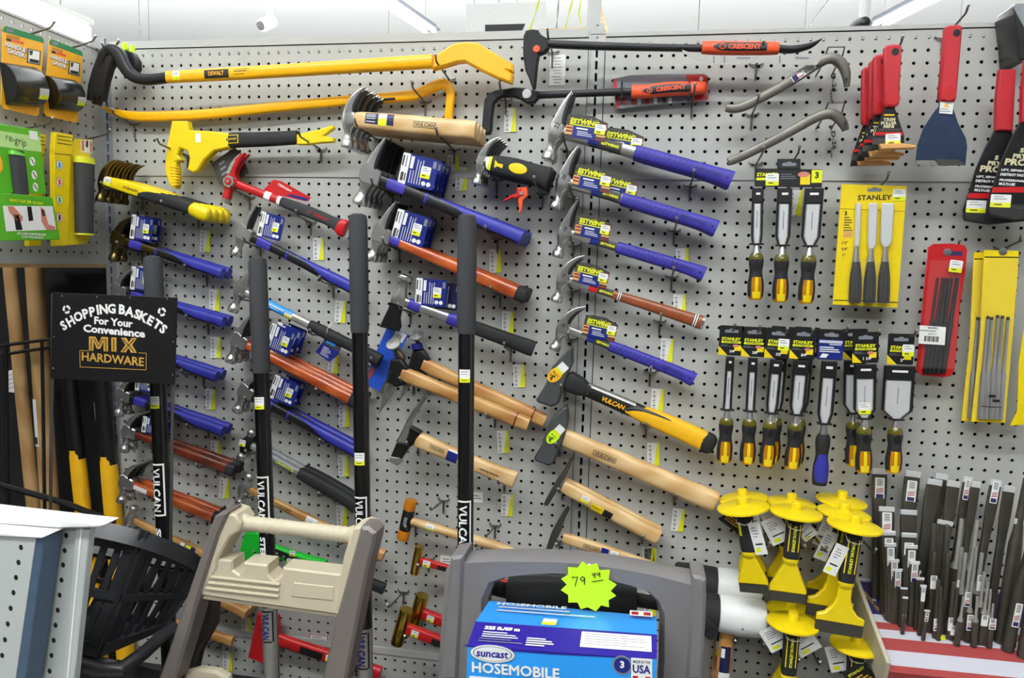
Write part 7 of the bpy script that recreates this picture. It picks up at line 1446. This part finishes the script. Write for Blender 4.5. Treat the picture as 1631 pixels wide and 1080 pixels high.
# ================================================================ GREY HOSE CART, ITS PRINTED WRAP AND THE PRICE STAR
fr = flat((915, 980), 18); t = thing('hose_cart', 'grey moulded hose reel cart handle with a bright blue wrap', 'hose reel cart', fr); k = K(690, 760, 3.3286)
I = k((300, 1075), (295, 640), (330, 545), (400, 515), (480, 500), (640, 490), (780, 498), (930, 525), (1040, 555), (1130, 585), (1180, 640), (1200, 720), (1195, 1000), (1190, 1075))
O = k((30, 1075), (75, 480), (150, 415), (330, 408), (520, 411), (680, 416), (800, 425), (930, 440), (1080, 462), (1200, 485), (1300, 505), (1420, 525), (1445, 600), (1425, 1075))
mb = MB(); mb.band(fr.l2(I), fr.l2(O), -1.4, .9, GRYPL, .12, closed=False); mb.build('handle_frame', t)
for s, px in (('l', ((92, 425), (165, 412), (160, 470), (128, 1075), (28, 1075))), ('r', ((1372, 522), (1418, 525), (1448, 545), (1446, 700), (1425, 1075), (1340, 1075), (1366, 700)))): mb = MB(); mb.prism(fr.l2(k(*px), 1.1), -1.5, 1.15, GRYPL, .2); mb.build('upright', t)
mb = MB(); a, b = fr.l(*k((400, 605))[0], -4), fr.l(*k((1080, 650))[0], -4); mb.tube([a, a+(b-a)*.3, a+(b-a)*.32, a+(b-a)*.34, b-(b-a)*.06, b], [1.15, 1.25, 1.28, 1.25, 1.3, 1.1], RUBB, 22)
c = fr.l(*k((320, 585))[0], -4); mb.tube([c+(a-c)*i/16 for i in range(17)], [.62 if i % 2 else .52 for i in range(17)], RUBB, 14); c = fr.l(*k((450, 545))[0], -6); d = fr.l(*k((700, 560))[0], -6); mb.tube([c, d], .9, BLKP, 16); mb.build('crank_tube', t)
mb = MB(); a = fr.l(*k((318, 585))[0], -4); mb.tube([a, a+V((-1.2, 0, 1.5)), a+V((-1.8, -.5, 3.0))], .5, RUBB, 10); mb.build('tube_mount', t); mb = MB(); a = fr.l(*k((1078, 650))[0], -4); mb.tube([a, a+V((3.6, 0, .5)), a+V((5, -.3, 3.2))], .5, RUBB, 10); mb.build('tube_mount', t)
# printed wrap: three faces folded over the reel
def wrapq(z0, z1, quad):
    a = [fr.l(x, y, z) for (x, y), z in zip(quad, (z0, z0, z1, z1))]; return a
k2 = lambda x, y: k((x, y))[0]
zA, zB, zC = .95, 5.2, 7.6
E1, E2 = fr.l(*k2(298, 655), zA), fr.l(*k2(1185, 740), zA); F1, F2 = fr.l(*k2(225, 765), zB), fr.l(*k2(1187, 835), zB); G1, G2 = fr.l(*k2(182, 890), zC), fr.l(*k2(1185, 965), zC)
H1, H2 = G1+V((0, -7, .2)), G2+V((0, -7, .2))
mb = MB()
def slab(a, b, c, d, m):
    n = (b-a).cross(d-a).normalized()*.1; mb.hexa([a-n, b-n, c-n, d-n, a, b, c, d], m)
slab(F1, F2, E2, E1, SKYB); slab(G1, G2, F2, F1, INDG); slab(H1, H2, G2, G1, SKYB)
def onq(a, b, c, d):       # a,b bottom; d,c top -> matrix with x along the bottom
    x = (b-a).normalized(); n = x.cross(d-a).normalized(); y = n.cross(x); M = mat4(a, x, y, n); return M, (b-a).length, (d-a).length
M1, w1, h1 = onq(F1, F2, E2, E1); M2, w2, h2 = onq(G1, G2, F2, F1); M3, w3, h3 = onq(H1, H2, G2, G1)
mb.T = M1; mb.text('HOSEMOBILE', w1*.27, h1*.85, .05, WHT, w=w1*.42, h=h1*.13, bold=1.5); mb.lines(w1*.08, h1*.72, w1*.62, 2, h1*.16, FLAGW, .05, .3); mb.box(w1*.37, h1*.05, .03, w1*.45, h1*.3, .06, WHT); mb.box(w1*.37, h1*.05, .05, w1*.45, h1*.15, .07, YELN); mb.box(w1*.85, h1*.74, .02, w1*.98, h1*.96, .05, WHT); mb.box(w1*.86, h1*.76, .04, w1*.9, h1*.9, .06, REDP); mb.box(w1*.93, h1*.76, .04, w1*.97, h1*.9, .06, REDP)
mb.T = M2; mb.text('225 ft./69 m', w2*.16, h2*.74, .05, WHT, w=w2*.2, h=h2*.16, bold=3); mb.lines(w2*.06, h2*.58, w2*.2, 3, h2*.09, WHT, .05, .4); mb.lines(w2*.05, h2*.3, w2*.26, 2, h2*.1, GREYP, .05, .3); mb.lines(w2*.31, h2*.45, w2*.15, 4, h2*.09, WHT, .05, .5); mb.box(w2*.6, h2*.24, .02, w2*.975, h2*.86, .05, WHT); mb.lines(w2*.62, h2*.78, w2*.34, 5, h2*.1, GREYP, .055, .2)
F3 = FR(fr.M @ M3); mb.T = M3; g = lambda x, y: F3.l(x, y)
mb.poly([tuple(g(x, y)[:2]) for x, y in ((745, 1030), (800, 1036), (880, 1042), (960, 1046), (1046, 1049))] + [(w3-.02, h3), (.02, h3)], .03, INDG)
c = g(784.6, 1041); rx = (g(821, 1041)-g(749, 1041)).length/2
for f, m, z in ((1, GREYP, .04), (.96, WHTP, .05), (.86, BLUEC, .06), (.82, WHTP, .07)): mb.poly(ellipse(c.x, c.y, rx*f, rx*.4*f-(.02 if f < .9 else 0), 36), z, m)
mb.text('suncast', c.x, c.y, .09, INDG, w=rx*1.4, h=rx*.3, bold=1.2, shear=.1)
c = g(821, 1067); wd_ = (g(890, 1067)-g(751, 1067)).length; mb.text('HOSEMOBILE', c.x, c.y, .05, WHT, w=wd_, h=wd_*.125, bold=1.5)
c = g(780, 1081); mb.lines(c.x-1.2, c.y+.1, 2.4, 1, .3, WHT, .05, .5)
c = g(991, 1059); mb.poly(ellipse(c.x, c.y, .56, .56, 30), .04, GREYP); mb.poly(ellipse(c.x, c.y, .46, .46, 30), .05, BLUEC); mb.text('3', c.x, c.y+.05, .07, WHT, h=.42, bold=2)
c = g(1022, 1067); mb.box(c.x-.58, c.y-1.0, .02, c.x+.58, c.y+.68, .05, WHT); mb.text('MADE IN THE', c.x, c.y+.48, .06, BLUEC, w=.95, h=.17); mb.text('USA', c.x, c.y+.06, .06, BLUEC, w=1.0, h=.5, bold=1.5); mb.box(c.x-.5, c.y-.9, .04, c.x-.2, c.y-.35, .06, REDP); mb.box(c.x+.2, c.y-.9, .04, c.x+.5, c.y-.35, .06, REDP); mb.poly([(c.x-.2, c.y-.9), (c.x+.2, c.y-.9), (c.x, c.y-.4)], .06, REDP)
mb.T = None
for a, b, c, d in ((E1, F1, G1, H1), (E2, F2, G2, H2)): e = V((a.x, H1.y, E1.z-.5)); mb.add([a, b, c, d, V((a.x, d.y, a.z))], [[0, 1, 2, 3, 4]], INDG)
mb.build('printed_wrap', t)
mb = MB(); mb.box(E1.x+1, -26, -1.2, E2.x-1, H1.y+1, E1.z-.1, GRYPL, bev=.3); mb.box(fr.l(712, 1080).x, -37.6, -1.3, fr.l(735, 1080).x+.5, -5, .8, GRYPL, bev=.2); mb.box(fr.l(1095, 1080).x, -37.6, -1.3, fr.l(1118, 1080).x, -5, .8, GRYPL, bev=.2); mb.build('reel_housing', t)
fr = flat((933, 935), 19.4); t = thing('price_star', 'lime-yellow starburst price card hanging on the grey cart', 'price sign', fr)
P = k((790, 447), (822, 470), (868, 458), (882, 495), (937, 493), (930, 545), (973, 570), (940, 605), (970, 630), (930, 652), (932, 690), (890, 680), (862, 712), (820, 690), (782, 700), (765, 665), (716, 665), (716, 625), (677, 600), (708, 570), (678, 540), (716, 518), (714, 478), (765, 482))
mb = MB(); mb.prism(fr.l2(P), -.05, 0, NEON); mb.build('card', t)
mb = MB(); pl = lambda *pts, r=.035: mb.tube([tuple(fr.l(*k2(x, y), .02)) for x, y in pts], r, BLKI, 5)
pl((735, 532), (765, 528), (752, 578)); pl((800, 545), (788, 552), (780, 540), (792, 528), (803, 535), (802, 570)); pl((862, 512), (848, 524), (842, 514), (856, 508), (858, 536), r=.03); pl((886, 510), (872, 522), (866, 512), (882, 505), (884, 532), r=.03); pl((842, 555), (902, 545), r=.025); mb.build('handwritten_price', t)
mb = MB(); a = fr.l(*k2(825, 480), -.05); mb.tube([tuple(a), (a.x, a.y, -.5)], .1, WHT, 6); mb.build('tape', t)
# ================================================================ SLOPING FLAG TRAY OF COLD CHISELS AND PUNCHES
A, B = W(1364, 926, .4), W(1416, 1066, 9.2)            # back and front of the tray's open end
ev = (B-A).normalized(); ex = V((1, 0, 0)); ex = (ex - ev*ex.dot(ev)).normalized(); en = ex.cross(ev); en = en if en.z > 0 else -en
TR = FR(mat4(A, ex, en.cross(ex), en)); TL = (B-A).length
t = thing('punch_tray', 'sloping display tray printed with a flag, holding chisels and punches', 'display tray', TR)
s_ = -1 if (TR.M.to_3x3() @ V((0, 1, 0))).dot(ev) > 0 else 1
yv = lambda f: (TL*f if s_ < 0 else -TL*f)
mb = MB(); W_ = 26
def strip_(f0, f1, m, x0=0, x1=W_): mb.box(x0, min(yv(f0), yv(f1)), -.3, x1, max(yv(f0), yv(f1)), 0, m)
strip_(0, .4, FLAGB)
for i, (f0, f1) in enumerate(((.4, .49), (.49, .57), (.57, .665), (.665, .795), (.795, .955), (.955, 1.0))): strip_(f0, f1, FLAGW if i % 2 == 0 else FLAGR)
for x, f in ((1.2, .12), (.9, .22), (1.6, .3), (2.6, .2)):
    P = []
    for i in range(10): a = rad(90+36*i); r = .28 if i % 2 == 0 else .12; P.append((x+r*math.cos(a), yv(f)+r*math.sin(a)))
    mb.poly(P, .012, FLAGW)
mb.text('MADE IN USA', .62, yv(.24), .015, GOLD, w=TL*.24, h=.3, ang=-72, bold=2); mb.build('printed_bed', t)
mb = MB(); ya, yb = yv(-.01), yv(1.01); mb.box(-.32, min(ya, yb), -2.2, 0, max(ya, yb), .75, BOARD, bev=.06); mb.build('side_board', t)
mb = MB(); yb = yv(1.0); mb.box(0, min(yb, yv(1.03)), -2.0, W_, max(yb, yv(1.03)), .04, FLAGR); mb.box(.2, min(yv(-.02), yv(.0)), -2.4, W_, max(yv(-.02), yv(.0)), .2, FLAGW); mb.box(0, min(yv(0), yv(1)), -.5, W_, max(yv(0), yv(1)), -.31, FLAGW); mb.build('front_board', t)
def on_tray(px, py): q = TR.l(px, py, 0); return TR.M @ V((q.x, q.y, .02)), q
def stand(ph, top, bot, kind, w, st=None, sz=1.0, cat='punch', name='punch', grp='punches standing in the flag tray', rot=0):
    Bp, _ = on_tray(*bot)
    d = -Bp.y + .25
    Ap = W(top[0], top[1], max(d-1.3, .35) if top[1] < 830 else d)
    y = (Ap-Bp).normalized(); z = (OUT - y*OUT.dot(y)).normalized(); fr = FR(mat4(Bp, y.cross(z), y, z)); L = (Ap-Bp).length
    t = thing(name, ph, cat, fr, grp); k = w/2*(CAMP-Ap).length/FPX     # half-width in inches
    if kind == 'bar':      # cold chisel: hexagonal bar with a broad flat blade up
        r = k*.72; swp(t, 'bar', DSTEEL, [(0, 0, r, r*.8, 4), (0, L*.45, r, r*.8, 4)], 1, 12)
        mb = MB(); mb.sweep(SW([(0, L*.44, r, r*.8, 4), (0, L*.58, r*1.0, r*.62, 4), (0, L*.8, k*.98, r*.4, 5), (0, L*.96, k, r*.3, 5)], 3), DSTEEL, 16); mb.build('blade', t)
        mb = MB(); mb.prism([(-k, L*.955), (k, L*.955), (k, L), (-k, L)], -.1, r*.3+.02, BLADE, .03); mb.build('ground_edge', t, label='bright ground cutting edge')
        zf = r*.3+.05
    elif kind == 'big':     # thick drift with a tapered shaft
        mb = MB(); mb.sweep(SW([(0, 0, k*1.15, k, 2.2), (0, L*.6, k*1.15, k, 2.2), (0, L*.68, k*.8, k*.8, 2), (0, L, k*.42, k*.42, 2)], 1), DSTEEL, 14); mb.build('shaft', t); zf = k+.03
    elif kind == 'plain':
        mb = MB(); mb.sweep(SW([(0, 0, k*1.2, k*1.1, 3), (0, L*.5, k*1.2, k*1.1, 3), (0, L*.6, k, k, 2), (0, L*.985, k*.85, k*.85, 2), (0, L, k*.6, k*.6, 2)], 1), DSTEEL, 12); mb.build('shaft', t); zf = k*1.2+.03
    else:                  # pin punch: hexagonal body, shoulder, slim pin
        b = max(k*1.9, .17); mb = MB(); mb.sweep(SW([(0, 0, b, b*.9, 3), (0, L*.5, b, b*.9, 3)], 1), DSTEEL, 8); mb.build('body', t)
        mb = MB(); mb.sweep(SW([(0, L*.5, b, b*.9, 2), (0, L*.56, b*.8, b*.75, 2), (0, L*.6, k*.9, k*.9, 2), (0, L, k*.8, k*.8, 2)], 2), ALUM, 12); mb.build('pin', t); zf = b+.03
    if st:
        f, h, sw_ = st; b = k*.62 if kind == 'bar' else .24
        mb = MB(); y0 = L*f-h; mb.box(-b, y0, zf-.02, b, y0+h, zf, WHT, r=.05)
        if sw_: mb.box(-b*.75, y0+.08, zf, b*.75, y0+h*.22, zf+.008, FLAGB)
        if sw_:
            for i in range(3): mb.poly([(-b*.75, y0+h*(.26+.08*i)), (b*.75, y0+h*(.32+.08*i)), (b*.75, y0+h*(.36+.08*i)), (-b*.75, y0+h*(.3+.08*i))], zf+.008, FLAGR, .006)
        for i in range(7): mb.box(-b*.6, y0+h*(.62+.05*i), zf, b*.6, y0+h*(.635+.05*i+.012*(i % 2)), zf+.008, BLKI)
        mb.build('flag_sticker', t)
    return t
CH = [((1401, 746), (1396, 952), 20, (.93, 1.75, 1), 'tallest at the open end of the tray'), ((1454, 750), (1430, 965), 20, (.93, 1.75, 1), 'second tallest, flag sticker near its edge'), ((1500, 754), (1469, 964), 16, None, 'slim, behind the wide unlabelled one'), ((1489, 763), (1454, 970), 19, None, 'wide and unlabelled with a handwritten mark'), ((1519, 766), (1489, 975), 16, None, 'plain, just beyond the wide unlabelled one'), ((1542, 759), (1508, 970), 11, (.98, 1.7, 1), 'narrow with a sticker up to its tip'), ((1555, 767), (1521, 980), 11, None, 'narrow and bare beside the stickered narrow one'), ((1587, 764), (1545, 985), 14, (.99, 1.8, 1), 'tall with a white sticker capping its edge'), ((1608, 774), (1574, 992), 14, None, 'tall and bare by the white-capped one'),
      ((1412, 807), (1410, 978), 20, (.95, 1.9, 1), 'medium and stickered, in front of the tallest'), ((1447, 812), (1444, 984), 21, None, 'medium and bare, before the second tallest'), ((1506, 829), (1478, 985), 19, None, 'wide-edged behind two plain round punches'), ((1415, 846), (1415, 986), 18, (.93, 1.6, 1), 'flag-stickered, third down at the open end'), ((1448, 849), (1440, 990), 19, (.9, 1.7, 0), 'barcode-stickered, third down in the second file'), ((1418, 865), (1418, 989), 15, (.95, 1.8, 0), 'barcode-stickered, fourth down at the open end'), ((1452, 868), (1446, 992), 15, (.94, 1.7, 0), 'barcode-stickered, fourth down in the second file'), ((1424, 891), (1423, 991), 13, (.98, 1.6, 1), 'small, fifth down at the open end'), ((1457, 894), (1450, 996), 13, (.98, 1.6, 1), 'small, fifth down in the second file'), ((1430, 906), (1427, 992), 12, (.98, 1.75, 1), 'small, large-stickered, at the open end'), ((1460, 909), (1452, 995), 11, (.98, 1.75, 1), 'small, large-stickered, in the second file'),
      ((1466, 920), (1459, 1003), 10, None, 'little and bare beside the large flag stickers'), ((1471, 932), (1464, 1012), 8, (.97, 1.2, 0), 'little with a narrow sticker'), ((1440, 936), (1434, 998), 9, None, 'little, brownish, low at the open end'), ((1442, 951), (1437, 1010), 7, (.55, 1.0, 1), 'smallest, low at the open end'), ((1477, 972), (1470, 1020), 7, (.95, .8, 1), 'smallest, with a curling flag sticker'), ((1623, 826), (1612, 1030), 11, None, 'stout one by the thick drift')]
for a, b, w, s, l in CH: stand('dark steel cold chisel in the flag tray, ' + l, a, b, 'bar', w, s, cat='chisel', name='cold_chisel', grp='cold chisels standing in the flag tray')
PN = [('pin', (1532, 826), (1512, 985), 7, None, 'highest pin, beyond the wide-edged chisel'), ('pin', (1557, 828), (1534, 990), 7, None, 'highest pin of all'), ('plain', (1488, 834), (1478, 1000), 9, None, 'plain round, nearer the open end'), ('plain', (1509, 836), (1498, 1002), 9, None, 'plain round, in front of the wide-edged chisel'), ('pin', (1532, 872), (1520, 1000), 6, (.62, 1.2, 1), 'below the first high pin'), ('pin', (1555, 872), (1540, 1002), 6, None, 'below the highest pin'), ('plain', (1488, 879), (1480, 1005), 7, (.72, 1.1, 0), 'slim plain round one in the second rank'), ('plain', (1510, 881), (1500, 1008), 7, None, 'slim plain round one beside the stickered'), ('pin', (1538, 881), (1524, 1008), 6, None, 'close behind the stickered pin punch'), ('pin', (1564, 881), (1548, 1008), 6, (.75, 1.3, 0), 'with a barcode sticker, far file'), ('pin', (1544, 907), (1532, 1018), 5, (.7, 1.2, 1), 'short with a flag sticker in the middle'), ('pin', (1568, 911), (1554, 1020), 5, None, 'short and bare in the far file'),
      ('plain', (1495, 923), (1489, 1016), 6, (.35, 1.0, 1), 'short bright round one'), ('plain', (1499, 934), (1494, 1020), 4.5, None, 'thin dark round one'), ('plain', (1502, 954), (1497, 1012), 4, None, 'thinnest round one by the yellow dot'), ('plain', (1519, 927), (1511, 1018), 6, (.4, 1.1, 0), 'short bright round one with barcode sticker'), ('plain', (1525, 936), (1516, 1020), 5, (.3, .8, 0), 'short slim round one'), ('pin', (1548, 927), (1540, 1022), 4.5, (.48, 1.3, 1), 'front file with a large flag sticker'), ('pin', (1574, 928), (1560, 1026), 4.5, (.5, .9, 0), 'front file with a fluttering sticker'), ('pin', (1557, 950), (1550, 1030), 4, None, 'front file, bare and short'), ('pin', (1578, 939), (1570, 1028), 4, None, 'far front corner, slim'), ('pin', (1582, 962), (1575, 1032), 3.5, (.7, .9, 1), 'far front corner, the slimmest'), ('pin', (1535, 950), (1523, 1028), 4, None, 'front rank by the yellow dot')]
for kd, a, b, w, s, l in PN: stand('dark steel punch in the flag tray, ' + l, a, b, kd, w, s)
stand('thick tapered steel drift slanting up beside the tall chisels', (1634, 762), (1592, 1022), 'big', 14, cat='drift punch', name='drift_punch')
stand('thick tapered steel drift with a white flag sticker low on its body', (1640, 860), (1604, 1036), 'big', 13, (.45, 1.9, 1), cat='drift punch', name='drift_punch')
stand('thick tapered steel drift closest to the cut-off end of the tray', (1660, 880), (1630, 1046), 'big', 14, (.5, 2.0, 1), cat='drift punch', name='drift_punch')
q = on_tray(1500, 1016)[0]; t = thing('adhesive_dot', 'small yellow paper dot stuck on the flag tray', 'sticker', FR(mat4(q, ex, en.cross(ex), en))); mb = MB(); mb.prism(ellipse(0, 0, .22, .3, 10), 0, .06, YELN); mb.build('dot', t)
